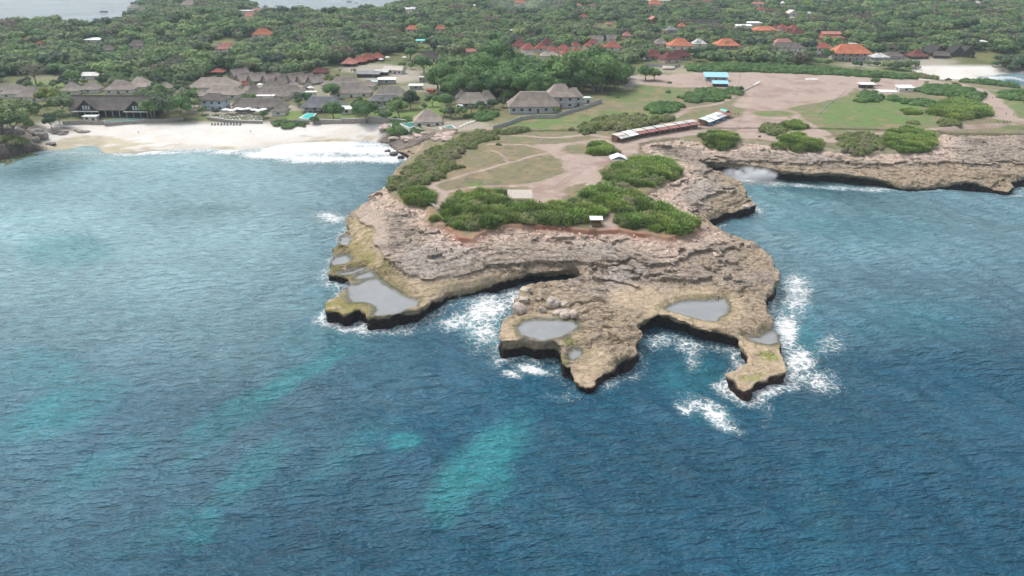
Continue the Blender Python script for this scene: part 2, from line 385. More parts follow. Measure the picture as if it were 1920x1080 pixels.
# ---------------------------------------------------------------- pools cut into the ledges
def _zp(pts, ox, oy, k=4.0): return [(ox + a / k, oy + b / k) for a, b in pts]
POOLS = [
 ("wide grey tide pool on the left rock ledge", 3.95, _zp([(190,660),(215,640),(290,640),(330,610),(420,600),(440,600),(480,640),(560,680),(640,730),(745,770),(730,810),(640,840),(540,868),(440,880),(395,872),(415,830),(400,800),(330,775),(230,780),(200,740)],600,370)),
 ("narrow tide pool in a slot above the wide left pool", 3.95, _zp([(140,560),(330,515),(342,530),(230,570),(160,578)],600,370)),
 ("small tide pool joined to the top of the wide left pool", 3.97, _zp([(240,600),(290,570),(380,540),(425,572),(390,592),(300,602)],600,370)),
 ("cracked shallow tide pool on the middle left ledge", 4.0, _zp([(70,475),(110,440),(200,425),(238,465),(190,490),(100,503)],600,370)),
 ("topmost small tide pool on the left ledge", 4.15, _zp([(135,330),(150,285),(215,280),(240,300),(215,350),(160,362)],600,370)),
 ("pale tide pool below the boulders on the front block", 5.35, _zp([(270,530),(330,480),(430,465),(560,470),(700,480),(740,520),(700,560),(620,600),(480,635),(390,610),(300,590)],900,480)),
 ("tiny grey puddle near the front rock point", 4.05, _zp([(655,700),(700,680),(770,700),(770,740),(700,770),(660,750)],900,480)),
 ("lavender grey tide pool behind the rim of the round cove", 4.72, _zp([(490,392),(560,350),(700,325),(850,325),(920,310),(960,305),(1000,370),(990,420),(940,450),(900,490),(800,475),(650,435),(560,415)],1120,480)),
 ("small tide pool at the root of the hooked rock arm", 3.62, _zp([(1110,590),(1180,590),(1215,595),(1290,550),(1340,550),(1370,610),(1370,640),(1290,655),(1200,640),(1130,625)],1120,480)),
]
POOLW = [(l, z, WP(p, z)) for l, z, p in POOLS]

def _smooth_poly(P, A, it=1):
    for _ in range(it):
        P = 0.5 * P + 0.25 * (np.roll(P, 1, 0) + np.roll(P, -1, 0)); A = 0.5 * A + 0.25 * (np.roll(A, 1, 0) + np.roll(A, -1, 0))
    return P, A
RP, RA = _dens(RIMP, RIMA, 2.0)
SOILD = SOILP

VX0, VX1, VY0, VY1, VZ0, VZ1, VS = -80.0, 300.0, 148.0, 392.0, -2.0, 13.6, 0.5
def smooth_zone(pxx, pyy):
    smooth = np.zeros_like(pxx)
    for cx, cy, rx, ry in [(700,560,110,45),(1300,578,100,42),(1420,680,80,60),(1010,618,85,30),(885,534,115,24),(800,548,60,28),(1190,555,50,24),(690,450,40,60),(1110,690,40,40)]:
        smooth = np.maximum(smooth, sstep(1.2, 0.75, np.hypot((pxx - cx) / rx, (pyy - cy) / ry)))
    return smooth
def land_field2d(x, y):
    """2-d fields of the rocky point: distance inside the rim, lip height, undercut, top height, soil distance"""
    d, (zl, u) = seg_dist(x, y, RP, True, RA)
    d = np.where(in_poly(x, y, RP), d, -d)
    d = d + 0.9 * n2(x, y, 7, 61) + 0.55 * n2(x, y, 2.6, 62)
    s = sdf(x, y, SOILD) + 1.0 * n2(x, y, 6, 63) + 0.5 * n2(x, y, 2, 64)
    hs = h_soft(x, y)
    pxx, pyy = PX(x, y, 6.0)
    rough = rough_amp(s)
    smooth = smooth_zone(pxx, pyy)
    ra = rough * (1 - 0.6 * smooth)
    rid = 1 - np.abs(n2(x, y, 5.5, 65)); rid2 = 1 - np.abs(n2(x * .8 + y * .3, y * 1.3, 2.4, 66))
    hr = hs + ra * (0.9 * (rid - 0.6) + 0.55 * (rid2 - 0.6) + 0.7 * fbm2(x, y, 9, 3, 67) + 1.15 * n2(x * .75, y * 1.2, 19, 76))
    # deep cracks that wander over the plateau
    cr = np.abs(n2(x * 0.7 + 0.5 * y, y * 1.5, 11, 68) + 0.35 * n2(x, y, 4, 69))
    hr = hr - ra * 1.3 * sstep(0.08, 0.0, cr) * sstep(-.5, .2, n2(x, y, 17, 77))
    # flat terraces
    tq = 0.95; q = hr / tq + 0.45 * n2(x, y, 12, 70) + .3 * n2(x, y, 3.3, 78); fr = q - np.floor(q)
    hr = hr + ra * 0.95 * tq * (sstep(0.70, 0.98, fr) - fr)
    e = sstep(0.0, 2.6, d)
    h = (zl + 0.15 * n2(x, y, 2.0, 71)) * (1 - e) + hr * e
    h = h + 1.25 * sstep(-1.0, 0.5, s) + 0.12 * sstep(0, 3, s) * fbm2(x, y, 7, 2, 72)
    for lab, zp, pp in POOLW:
        sd = sdf(x, y, pp) + 0.35 * n2(x, y, 1.8, 73) + 0.7 * n2(x, y, 4.5, 75)
        flat = zp + 0.10 + 0.14 * np.abs(n2(x, y, 1.5, 74))
        h = np.where(sd > -3.0, h * (1 - sstep(-2.6, -0.3, sd)) + flat * sstep(-2.6, -0.3, sd), h)
        h = h - 0.55 * sstep(-0.25, 0.7, sd)
    return d, zl, u, h, s

_stab = np.random.default_rng(5).random(256) * 2 - 1
def strata(z):
    q = z / 0.85; i = np.floor(q).astype(np.int64); f = q - i; f = sstep(0.25, 0.75, f)
    return _stab[i & 255] * (1 - f) + _stab[(i + 1) & 255] * f

def build_rock():
    nx = int((VX1 - VX0) / VS); ny = int((VY1 - VY0) / VS); nz = int((VZ1 - VZ0) / VS)
    gx = VX0 + VS * np.arange(nx + 1); gy = VY0 + VS * np.arange(ny + 1); gz = VZ0 + VS * np.arange(nz + 1)
    X, Y = np.meshgrid(gx, gy, indexing='ij')
    d2, zl2, u2, h2, s2 = [np.empty_like(X) for _ in range(5)]
    d2[:], zl2[:], u2[:], h2[:], s2[:] = [a.reshape(X.shape) for a in land_field2d(X.ravel(), Y.ravel())]
    global HGRID
    HGRID = np.where(d2 > 0, h2, 0.0)
    # north and west hem dips under the ground sheet
    hem = np.minimum.reduce([sstep(VY1, VY1 - 7, Y), sstep(VX0, VX0 + 4, X), sstep(VX1, VX1 - 4, X)])
    h2 = h2 - 1.2 * (1 - hem)
    AV, AF, base = [], [], 0
    T = 76
    for i0 in range(0, nx, T):
        i1 = min(nx, i0 + T); lo = max(0, i0 - 1); hi = min(nx, i1 + 1)
        xs = slice(lo, hi + 1)
        dd, zl, u, h = d2[xs, :, None], zl2[xs, :, None], u2[xs, :, None], h2[xs, :, None]
        # rows that hold something
        jm = np.where((d2[xs] > -6).any(0))[0]
        if len(jm) == 0: continue
        j0 = max(0, jm[0] - 1); ys = slice(j0, ny + 1)
        dd, zl, u, h = [a[:, ys] for a in (dd, zl, u, h)]
        Z = gz[None, None, :]
        XX = X[xs, ys, None]; YY = Y[xs, ys, None]
        t = np.clip(Z / np.maximum(zl, 0.5), 0, 1)
        U = u * (1 - t ** 1.6)
        near = np.abs(dd - U) < 8
        wz = Z + 0.5 * n2(XX[..., 0], YY[..., 0], 14, 81)[..., None] + 0.25 * n2(XX[..., 0], YY[..., 0], 5, 82)[..., None]
        st = strata(wz)
        rr = rough_amp(s2[xs, ys])[..., None]
        wall = dd - U + 0.45 * st
        m = (np.abs(wall) < 2.5)
        ii = np.nonzero(np.broadcast_to(m, np.broadcast_shapes(wall.shape, Z.shape)))
        wall = np.array(np.broadcast_to(wall, np.broadcast_shapes(wall.shape, Z.shape)))
        fx = gx[lo + ii[0]]; fy = gy[j0 + ii[1]]; fz = gz[ii[2]]
        wall[ii] += 0.75 * n3(fx, fy, fz * 1.2, 3.2, 83) + 0.35 * n3(fx, fy, fz, 1.4, 84)
        top = h - Z + 0.42 * st * rr
        F = np.minimum(wall, top)
        v, f = surface_nets(F, (gx[lo], gy[j0], gz[0]), VS, i0 - lo if i0 > 0 else 0, (i1 - lo))
        AV.append(v); AF.append(f + base); base += len(v)
    V = np.vstack(AV); Fq = np.vstack(AF)
    # weld tile seams
    key = np.round(V * 1000).astype(np.int64)
    _, first, inv = np.unique(key, axis=0, return_index=True, return_inverse=True)
    V = V[first]; Fq = inv.reshape(-1)[Fq]
    # drop crumbs that hang loose in the air
    lab = np.arange(len(V))
    for _ in range(400):
        m = lab[Fq].min(1); new = lab.copy()
        for q in range(4): np.minimum.at(new, Fq[:, q], m)
        new = new[new]
        if (new == lab).all(): break
        lab = new
    cnt = np.bincount(lab, minlength=len(V)); ok = cnt[lab[Fq[:, 0]]] > 5000
    return V, Fq[ok]

def surface_nets(F, org, vs, e0, e1):
    S = F > 0
    c = np.zeros(tuple(n - 1 for n in F.shape), np.int8)
    for a in (0, 1):
        for b in (0, 1):
            for g in (0, 1):
                c += S[a:S.shape[0] - 1 + a, b:S.shape[1] - 1 + b, g:S.shape[2] - 1 + g]
    act = (c > 0) & (c < 8)
    I = np.argwhere(act); n = len(I)
    vid = np.full(act.shape, -1, np.int64); vid[act] = np.arange(n)
    acc = np.zeros((n, 3)); cnt = np.zeros(n)
    cs = [(a, b, g) for a in (0, 1) for b in (0, 1) for g in (0, 1)]
    val = {k: F[I[:, 0] + k[0], I[:, 1] + k[1], I[:, 2] + k[2]] for k in cs}
    for k in cs:
        for ax in range(3):
            if k[ax] == 0:
                k2 = list(k); k2[ax] = 1; k2 = tuple(k2)
                A, B = val[k], val[k2]; m = (A > 0) != (B > 0)
                t = A[m] / (A[m] - B[m])
                p = np.tile(np.array(k, float), (m.sum(), 1)); p[:, ax] += t
                acc[m] += p; cnt[m] += 1
    V = (I + acc / cnt[:, None]) * vs + np.array(org)
    quads = []
    for ax in range(3):
        sl0 = [slice(None)] * 3; sl1 = [slice(None)] * 3
        sl0[ax] = slice(0, -1); sl1[ax] = slice(1, None)
        A = S[tuple(sl0)]; B = S[tuple(sl1)]
        E = np.argwhere(A != B); sg = A[tuple(E.T)]
        b, g = (ax + 1) % 3, (ax + 2) % 3
        ok = (E[:, b] > 0) & (E[:, g] > 0) & (E[:, b] < act.shape[b]) & (E[:, g] < act.shape[g]) & (E[:, 0] >= e0) & (E[:, 0] < e1)
        E = E[ok]; sg = sg[ok]
        def cell(db, dg):
            q = E.copy(); q[:, b] -= db; q[:, g] -= dg
            return vid[tuple(q.T)]
        q = np.stack([cell(1, 1), cell(0, 1), cell(0, 0), cell(1, 0)], 1)
        q[~sg] = q[~sg][:, ::-1]
        quads.append(q)
    return V, np.vstack(quads)

def vnormals(V, F):
    a = V[F[:, 2]] - V[F[:, 0]]; b = V[F[:, 3]] - V[F[:, 1]]
    nrm = np.cross(a, b); out = np.zeros_like(V)
    for k in range(4): np.add.at(out, F[:, k], nrm)
    return out / (np.linalg.norm(out, axis=1, keepdims=True) + 1e-9)

def rock_colour(V, nrm):
    x, y, z = V.T; nz = nrm[:, 2]
    d, (zl, u) = seg_dist(x, y, RP, True, RA)
    s = sdf(x, y, SOILD) + 1.0 * n2(x, y, 6, 63) + 0.5 * n2(x, y, 2, 64)
    px, py = PX(x, y, z)
    f1 = fbm2(x, y, 10, 4, 91); f2 = fbm2(x, y, 2.5, 3, 92); f3 = n3(x, y, z * 1.5, 1.2, 93)
    one = np.ones(len(x))
    c = lerp(ROCK_PINK[None] * one[:, None], ROCK_GREY[None], sstep(3.5, 15, -s + 9 * f1 + 2.5 * f2))
    c = lerp(c, ROCK_TAN[None], 0.85 * sstep(7.2, 5.2, z + 1.2 * f1))
    c = lerp(c, ROCK_PINK[None] * .9, 0.45 * sstep(0.15, 0.6, f2) * sstep(4, 7, z))
    c = lerp(c, ROCK_DARK[None], 0.65 * sstep(0.22, 0.55, f1 * 0.7 + 0.5 * f2) * sstep(5.5, 7.5, z) * sstep(-3, -8, s))
    sm = smooth_zone(px, py)
    streak = n2(x * 3.0, y * .6 + z * .6, 1.5, 97)
    c = lerp(c, ROCK_TAN[None] * (1.06 + .16 * streak[:, None]), 0.8 * sm * sstep(7.6, 6.2, z + .8 * f1))
    c = lerp(c, np.array([[0.56, 0.50, 0.46]]), 0.5 * sstep(0.1, 0.5, fbm2(x, y, 16, 3, 98)) * sstep(6, 7.5, z) * (1 - sm) * sstep(-4, -9, s))
    pit = sstep(0.42, 0.62, n3(x * .7, y * 1.25, z * 2, 1.7, 99)) * sstep(-.35, .3, f1 + .3 * n2(x, y, 5, 94))
    c = lerp(c, ROCK_DARK[None] * .75, 0.75 * pit * (1 - .75 * sm))
    c = lerp(c, ROCK_DARK[None] * 1.3, 0.35 * sstep(0.25, 0.75, f3) * (1 - .5 * sm))
    # ledge shadow lines painted dark on the steep risers
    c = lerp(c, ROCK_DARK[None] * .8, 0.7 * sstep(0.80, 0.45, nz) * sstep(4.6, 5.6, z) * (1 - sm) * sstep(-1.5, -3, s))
    ol = sstep(790, 720, px) * sstep(395, 430, py) * sstep(7.6, 6.2, z + f1)
    c = lerp(c, ROCK_OLIVE[None], 0.9 * ol * sstep(-0.55, 0.15, f2 + 0.6 * f1 + .2))
    al = np.zeros(len(x))
    for cx, cy, rx, ry, w in [(1438,668,30,10,.8),(1405,705,38,10,.75),(1072,642,16,14,.7),(1055,680,12,16,.6),(1457,600,7,8,1.),(1455,545,6,22,.7),(640,577,35,14,.5),(625,510,20,14,.5),(1685,350,14,6,.9),(700,490,30,18,.35),(865,540,60,14,.3)]:
        al = np.maximum(al, w * sstep(1.2, 0.5, np.hypot((px - cx) / rx, (py - cy) / ry)))
    c = lerp(c, np.array([[0.26, 0.31, 0.07]]), al * sstep(-0.35, 0.25, f2 + 0.3 * f3))
    # steep faces, algae fringe and the dark crust above the waterline
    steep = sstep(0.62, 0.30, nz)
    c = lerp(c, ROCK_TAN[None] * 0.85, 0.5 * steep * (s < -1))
    fr = sstep(0.9, 0.0, np.abs(z - (3.3 + 0.7 * f1 + 0.4 * f2))) * sstep(0.85, 0.55, nz)
    c = lerp(c, ALGAE[None] * [1.0, .85, .7], 0.6 * fr * sstep(-.2, .4, f2))
    cz = 2.7 + 1.2 * f1 + 0.7 * f2 + 0.4 * f3 + 0.8 * n2(x, y, 15, 90)
    cru = sstep(0.35, -0.35, z - cz) * np.maximum(sstep(0.80, 0.5, nz), sstep(1.2, 0.4, z))
    c = lerp(c, lerp(CRUST[None] * (1 + 0.6 * f3[:, None]), np.array([[.085, .045, .035]]), sstep(.1, .6, f2) * .7), np.clip(cru, 0, 1))
    # wet, weedy margins of the tide pools
    poolm = np.zeros(len(x))
    for lab, zp, pp in POOLW:
        k = (x > pp[:, 0].min() - 4) & (x < pp[:, 0].max() + 4) & (y > pp[:, 1].min() - 4) & (y < pp[:, 1].max() + 4) & (z < zp + 1) & (z > zp - 1.1) & (nz > .55)
        if k.any():
            sd = sdf(x[k], y[k], pp) + 0.6 * f2[k]
            ring = sstep(-2.6, -0.4, sd) * sstep(-.3, .25, f2[k] + .5 * f1[k] + .15)
            c[k] = lerp(c[k], np.array([[0.24, 0.215, 0.10]]), .75 * ring)
            c[k] = lerp(c[k], np.array([[0.16, 0.145, 0.095]]), .5 * sstep(-.8, -.1, sd))
            c[k] = lerp(c[k], np.array([[0.43, 0.42, 0.44]]) * (1 + .12 * f2[k][:, None]), .95 * sstep(.1, 1.2, sd)); poolm[k] = np.maximum(poolm[k], sstep(.1, .9, sd))
    # soil
    so, dirt, green = soil_colour(x, y)
    edge = sstep(4.0, 0.3, s)
    red = sstep(1200, 1150, px) * 0 + sstep(380, 410, py)
    so = lerp(so, DIRT_RED[None] * 1.15, edge * 0.6 * red * (1 - green))
    sc_ = sstep(-1.6, -0.5, s) * sstep(1.5, 0.7, s)
    on = sstep(-1.0, -0.3, s)
    c = lerp(c, so, on)
    scol = lerp(SCARP[None] * one[:, None], ROCK_TAN[None] * .62, sstep(390, 350, py) * sstep(1100, 1300, px) + sstep(330, 300, py) * .6)
    vary = sstep(-.45, .25, n2(x, y, 13, 88) + .5 * n2(x, y, 4, 89)); scol = lerp(ROCK_TAN[None] * .62, scol, (.25 + .75 * vary) * sstep(815, 860, px))
    c = lerp(c, scol, (.45 + .55 * vary) * np.clip(sc_ * np.maximum(sstep(0.97, 0.80, nz), 0.55 * sstep(0.4, -0.6, s)), 0, 1))
    # red wash of soil running down over the first rocks
    wash = sstep(-5.5, -0.6, s + 1.5 * f2) * (1 - on) * sstep(400, 430, py)
    c = lerp(c, SCARP[None] * 1.5, 0.42 * wash)
    # sand lapping on the beach rocks
    sandy = sstep(720, 690, px) * sstep(300, 285, py)
    c = lerp(c, SAND[None] * .8, sandy)
    rock = (1 - on) * (1 - sandy) * (1 - .4 * sm)
    rock = rock * (1 - poolm) - .33 * poolm
    return np.clip(c, 0, 1), rock

V, FQ = build_rock()
nrm = vnormals(V, FQ)
rc, rk = rock_colour(V, nrm)
_dn = 0.22 * n3(V[:, 0], V[:, 1], V[:, 2], 0.9, 95) + 0.10 * n3(V[:, 0], V[:, 1], V[:, 2], 0.55, 96)
_dn = _dn * np.clip(rk, 0, 1) * sstep(0.0, 0.5, np.abs(V[:, 2] - 4) + 0.3)
V = V + nrm * _dn[:, None]
# ---------------------------------------------------------------- ground material (rock, soil, sand share one, coloured by what lies there)
def ground_material():
    m, nt, b = node_mat("coast_ground"); L = nt.links
    at = N(nt, "ShaderNodeAttribute", attribute_name="ground_colour"); rk = N(nt, "ShaderNodeAttribute", attribute_name="rockiness")
    geo = N(nt, "ShaderNodeNewGeometry")
    n1 = N(nt, "ShaderNodeTexNoise"); n1.inputs['Scale'].default_value = 0.9; n1.inputs['Detail'].default_value = 6; n1.inputs['Roughness'].default_value = .72
    n2_ = N(nt, "ShaderNodeTexNoise"); n2_.inputs['Scale'].default_value = 4.0; n2_.inputs['Detail'].default_value = 4
    vo = N(nt, "ShaderNodeTexVoronoi", feature='DISTANCE_TO_EDGE'); vo.inputs['Scale'].default_value = 0.30
    mp = N(nt, "ShaderNodeMapping"); mp.inputs['Scale'].default_value = (0.75, 1.35, 1.6)
    wp = N(nt, "ShaderNodeTexNoise"); wp.inputs['Scale'].default_value = 0.35; wp.inputs['Detail'].default_value = 3
    ad = N(nt, "ShaderNodeVectorMath", operation='MULTIPLY_ADD'); ad.inputs[1].default_value = (5.5, 5.5, 5.5)
    L.new(geo.outputs['Position'], mp.inputs['Vector']); L.new(geo.outputs['Position'], wp.inputs['Vector'])
    L.new(wp.outputs['Color'], ad.inputs[0]); L.new(mp.outputs[0], ad.inputs[2]); L.new(ad.outputs[0], vo.inputs['Vector'])
    for n in (n1, n2_): L.new(geo.outputs['Position'], n.inputs['Vector'])
    ck = N(nt, "ShaderNodeMapRange"); ck.inputs['From Min'].default_value = 0.0; ck.inputs['From Max'].default_value = 0.07
    L.new(vo.outputs['Distance'], ck.inputs['Value'])
    # colour: grain and crevice dirt (soil caught in the joints of the stone)
    g = N(nt, "ShaderNodeMapRange"); g.inputs['From Min'].default_value = .25; g.inputs['From Max'].default_value = .75; g.inputs['To Min'].default_value = .42; g.inputs['To Max'].default_value = 1.5
    L.new(n1.outputs['Fac'], g.inputs['Value'])
    g2 = N(nt, "ShaderNodeMapRange"); g2.inputs['From Min'].default_value = .3; g2.inputs['From Max'].default_value = .7; g2.inputs['To Min'].default_value = .86; g2.inputs['To Max'].default_value = 1.14
    L.new(n2_.outputs['Fac'], g2.inputs['Value'])
    mu = N(nt, "ShaderNodeMath", operation='MULTIPLY'); L.new(g.outputs[0], mu.inputs[0]); L.new(g2.outputs[0], mu.inputs[1])
    cd = N(nt, "ShaderNodeMapRange"); cd.inputs['To Min'].default_value = .74; cd.inputs['To Max'].default_value = 1.0; L.new(ck.outputs[0], cd.inputs['Value'])
    cm = N(nt, "ShaderNodeMix"); cm.data_type = 'FLOAT'; L.new(rk.outputs['Fac'], cm.inputs[0]); cm.inputs[2].default_value = 1.0; L.new(cd.outputs[0], cm.inputs[3])
    mu2 = N(nt, "ShaderNodeMath", operation='MULTIPLY'); L.new(mu.outputs[0], mu2.inputs[0]); L.new(cm.outputs[0], mu2.inputs[1])
    gf_ = N(nt, "ShaderNodeMapRange"); gf_.inputs['From Min'].default_value = -.33; gf_.inputs['To Min'].default_value = .08; gf_.inputs['To Max'].default_value = 1.0; L.new(rk.outputs['Fac'], gf_.inputs['Value'])
    gm = N(nt, "ShaderNodeMix"); gm.data_type = 'FLOAT'; L.new(gf_.outputs[0], gm.inputs[0]); gm.inputs[2].default_value = 1.0; L.new(mu2.outputs[0], gm.inputs[3])
    sc2 = N(nt, "ShaderNodeVectorMath", operation='SCALE'); L.new(at.outputs['Color'], sc2.inputs[0]); L.new(gm.outputs[0], sc2.inputs['Scale'])
    L.new(sc2.outputs[0], b.inputs['Base Color'])
    b.inputs['Roughness'].default_value = 0.9; b.inputs['Specular IOR Level'].default_value = 0.25
    # relief
    h1 = N(nt, "ShaderNodeMath", operation='MULTIPLY_ADD'); L.new(ck.outputs[0], h1.inputs[0]); h1.inputs[1].default_value = 0.35; L.new(n1.outputs['Fac'], h1.inputs[2])
    h2_ = N(nt, "ShaderNodeMath", operation='MULTIPLY_ADD'); L.new(n2_.outputs['Fac'], h2_.inputs[0]); h2_.inputs[1].default_value = 0.3; L.new(h1.outputs[0], h2_.inputs[2])
    st = N(nt, "ShaderNodeMapRange"); st.inputs['From Min'].default_value = -.33; st.inputs['To Min'].default_value = 0.0; st.inputs['To Max'].default_value = 1.0; L.new(rk.outputs['Fac'], st.inputs['Value'])
    bp = N(nt, "ShaderNodeBump"); bp.inputs['Distance'].default_value = 1.3; L.new(st.outputs[0], bp.inputs['Strength']); L.new(h2_.outputs[0], bp.inputs['Height'])
    L.new(bp.outputs[0], b.inputs['Normal'])
    return m
GROUND_MAT = ground_material()
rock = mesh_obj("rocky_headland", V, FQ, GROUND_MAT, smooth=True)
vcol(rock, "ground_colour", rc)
a = rock.data.attributes.new("rockiness", 'FLOAT', 'POINT'); a.data.foreach_set("value", rk.astype(np.float32))
tag(rock, kind="structure")

# ---------------------------------------------------------------- island ground sheet
def axis(segs):
    out = [segs[0][0]]
    for a, b, s0, s1 in segs:
        x = a
        while x < b - 1e-6:
            t = (x - a) / (b - a); x += s0 + (s1 - s0) * t; out.append(min(x, b))
    return np.unique(np.round(out, 4))
AX = axis([(-1000, -260, 14, 2.2), (-260, 330, 1.8, 1.8), (330, 1400, 2.5, 18)])
AY = axis([(300, 480, 1.5, 1.8), (480, 800, 2, 8), (800, 2200, 8, 26)])

def land_h(x, y):
    h = h_soft(x, y)
    c = sdf(x, y, COAST) + 3 * n2(x, y, 25, 101) * sstep(450, 600, y)
    shore = np.where(y > 640, 10.0, 4.0)
    h = np.where(c < 0, np.minimum(h, np.maximum(c * 0.25, -5) - 0.15), h)
    h = np.where((c >= 0) & (y > 560), np.minimum(h, 0.15 * c + 0.3 + 0 * shore), h)
    sx = sdf(x, y, SOILD)
    h = h + 1.25 * sstep(-1.0, 0.5, sx) * sstep(300, 350, 400 - 0 * y) * ((x > -75) & (y < 480)) * sstep(480, 440, y)
    return h, c

def land_height(x, y):
    """ground height for setting things down"""
    x = np.atleast_1d(np.asarray(x, float)); y = np.atleast_1d(np.asarray(y, float))
    h, c = land_h(x, y)
    inv = (x > VX0 + 2) & (x < VX1 - 2) & (y < VY1 - 4) & (y > VY0)
    if inv.any():
        fx = (x[inv] - VX0) / VS; fy = (y[inv] - VY0) / VS; i = fx.astype(int); j = fy.astype(int); fx = fx - i; fy = fy - j
        h[inv] = (HGRID[i, j] * (1 - fx) + HGRID[i + 1, j] * fx) * (1 - fy) + (HGRID[i, j + 1] * (1 - fx) + HGRID[i + 1, j + 1] * fx) * fy
    return h

GX, GY = np.meshgrid(AX, AY, indexing='ij')
gx, gy = GX.ravel(), GY.ravel()
gh, gc = land_h(gx, gy)
gh_nat = gh.copy()
gh = gh + 0.15 * fbm2(gx, gy, 6, 2, 102) * (gh > 4)
under = sstep(VX0 + 1, VX0 + 5, gx) * sstep(VX1 - 1, VX1 - 5, gx) * sstep(VY1 - 2.5, VY1 - 7, gy)
gh = gh - 18.0 * under
ppx, ppy = PX(gx, gy, gh_nat)
cso, gdirt, ggreen = soil_colour(gx, gy)
cin = lerp(FLOOR[None] * np.ones((len(gx), 1)), FLOOR[None] * [1.5, 1.35, 1.2], sstep(-0.1, 0.5, fbm2(gx, gy, 14, 4, 103)))
cin = lerp(cin, GRASS_GREEN[None] * .9, sstep(0.1, 0.5, fbm2(gx, gy, 30, 3, 104)) * .7)
inl = np.maximum(sstep(150, 132, ppy), sstep(1000, 900, ppx) * sstep(240, 215, ppy))
onf = gdirt * sstep(120, 132, ppy) * sstep(1150, 1190, ppx)
cg = lerp(cso, cin, inl * (1 - onf))
# bare yards and lanes of the village
yard = np.zeros(len(gx))
for cx, cy, rx, ry, w in [(470,205,120,14,.8),(530,165,130,20,.45),(740,142,75,16,.75),(690,128,60,10,.7),(800,165,50,10,.5),(1180,150,26,14,.8),(1280,130,90,8,.5),(1640,120,70,10,.5),(1740,116,60,9,.7),(120,150,70,12,.2),(860,235,70,12,.6),(660,205,30,8,.6),(1430,105,60,8,.25)]:
    yard = np.maximum(yard, w * sstep(1.2, 0.6, np.hypot((ppx - cx) / rx, (ppy - cy) / ry) + 0.25 * fbm2(gx, gy, 12, 3, 105)))
cg = lerp(cg, np.array([[0.42, 0.37, 0.32]]), yard)
lawn = np.zeros(len(gx))
for cx, cy, rx, ry in [(548,216,24,8),(642,219,26,6),(822,185,22,10),(745,222,60,16),(810,205,26,12),(80,160,60,8)]:
    lawn = np.maximum(lawn, sstep(1.15, 0.8, np.hypot((ppx - cx) / rx, (ppy - cy) / ry) + .1 * n2(gx, gy, 6, 106)))
cg = lerp(cg, np.array([[0.15, 0.215, 0.06]]), lawn)
# beaches: dry sand, wet sand, slabs of beach rock
sd_w = gh_nat
left_b = sstep(60, 95, ppx) * sstep(770, 735, ppx) * sstep(224, 237, ppy)
right_b = sstep(1712, 1722, ppx + 6 * n2(gx, gy, 10, 107)) * sstep(120, 126, ppy - 0 * ppx) * sstep(152, 149, ppy + 3 * n2(gx, gy, 12, 108) - .02 * (ppx - 1800)) * sstep(1935, 1890, ppx + (ppy - 125) * 0)
sand = np.maximum(left_b, right_b)
cs = lerp(SAND[None] * np.ones((len(gx), 1)), SAND[None] * [.93, .9, .86], sstep(-.2, .5, fbm2(gx, gy, 9, 4, 109)))
slab = left_b * sstep(0.05, 0.4, fbm2(gx, gy * 2.2, 16, 4, 110) + (0.2 + .35 * sstep(420, 280, ppx)) * sstep(2.1, 1.0, gh_nat) - 0.55 * sstep(1.9, 2.6, gh_nat) + .35 * sstep(300, 180, ppx) * sstep(2.9, 2.0, gh_nat) - .15)
cs = lerp(cs, np.array([[0.50, 0.44, 0.30]]) * (0.85 + 0.3 * fbm2(gx, gy, 4, 3, 111)[:, None]), slab * .85)
cs = lerp(cs, cs * [.90, .89, .87], sstep(1.1, 0.5, gh_nat + .2 * n2(gx, gy, 8, 112)))
cg = lerp(cg, cs, sand)
# rocky banks
bank = np.maximum(sstep(95, 70, ppx) * sstep(243, 252, ppy), sstep(92, 98, ppx) * sstep(165, 120, ppx) * sstep(236, 240, ppy) * sstep(256, 248, ppy + 6 * n2(gx, gy, 9, 113)))
bank = np.maximum(bank, sstep(1860, 1880, ppx) * sstep(115, 122, ppy) * sstep(139, 136, ppy))
bank = np.maximum(bank, sstep(700, 725, ppx + 10 * n2(gx, gy, 8, 114)) * sstep(850, 830, ppx) * sstep(243, 250, ppy + 0.06 * (ppx - 740)) * (gh_nat < 8.5))
cg = lerp(cg, np.array([[0.30, 0.25, 0.21]]) * (0.9 + 0.6 * fbm2(gx, gy, 5, 4, 115)[:, None]), bank)
gh = gh + bank * (1 - under) * (0.9 * fbm2(gx, gy, 7, 3, 116) + .5 * np.abs(n2(gx, gy, 3, 117)))
low = sstep(0.6, 0.0, gh_nat) * bank
cg = lerp(cg, CRUST[None] * 2, low)
nX, nY = len(AX), len(AY)
idx = np.arange(nX * nY).reshape(nX, nY)
gf = np.stack([idx[:-1, :-1], idx[1:, :-1], idx[1:, 1:], idx[:-1, 1:]], -1).reshape(-1, 4)
keep = (gh[gf].max(1) > -4.0)
gf = gf[keep]
_used = np.unique(gf); _re = np.full(len(gh), -1, np.int64); _re[_used] = np.arange(len(_used)); gf = _re[gf]
ground = mesh_obj("island_ground", np.c_[gx, gy, gh][_used], gf, GROUND_MAT, smooth=True)
vcol(ground, "ground_colour", np.clip(cg, 0, 1)[_used])
a = ground.data.attributes.new("rockiness", 'FLOAT', 'POINT'); a.data.foreach_set("value", (bank * .9).astype(np.float32)[_used])
tag(ground, kind="structure")

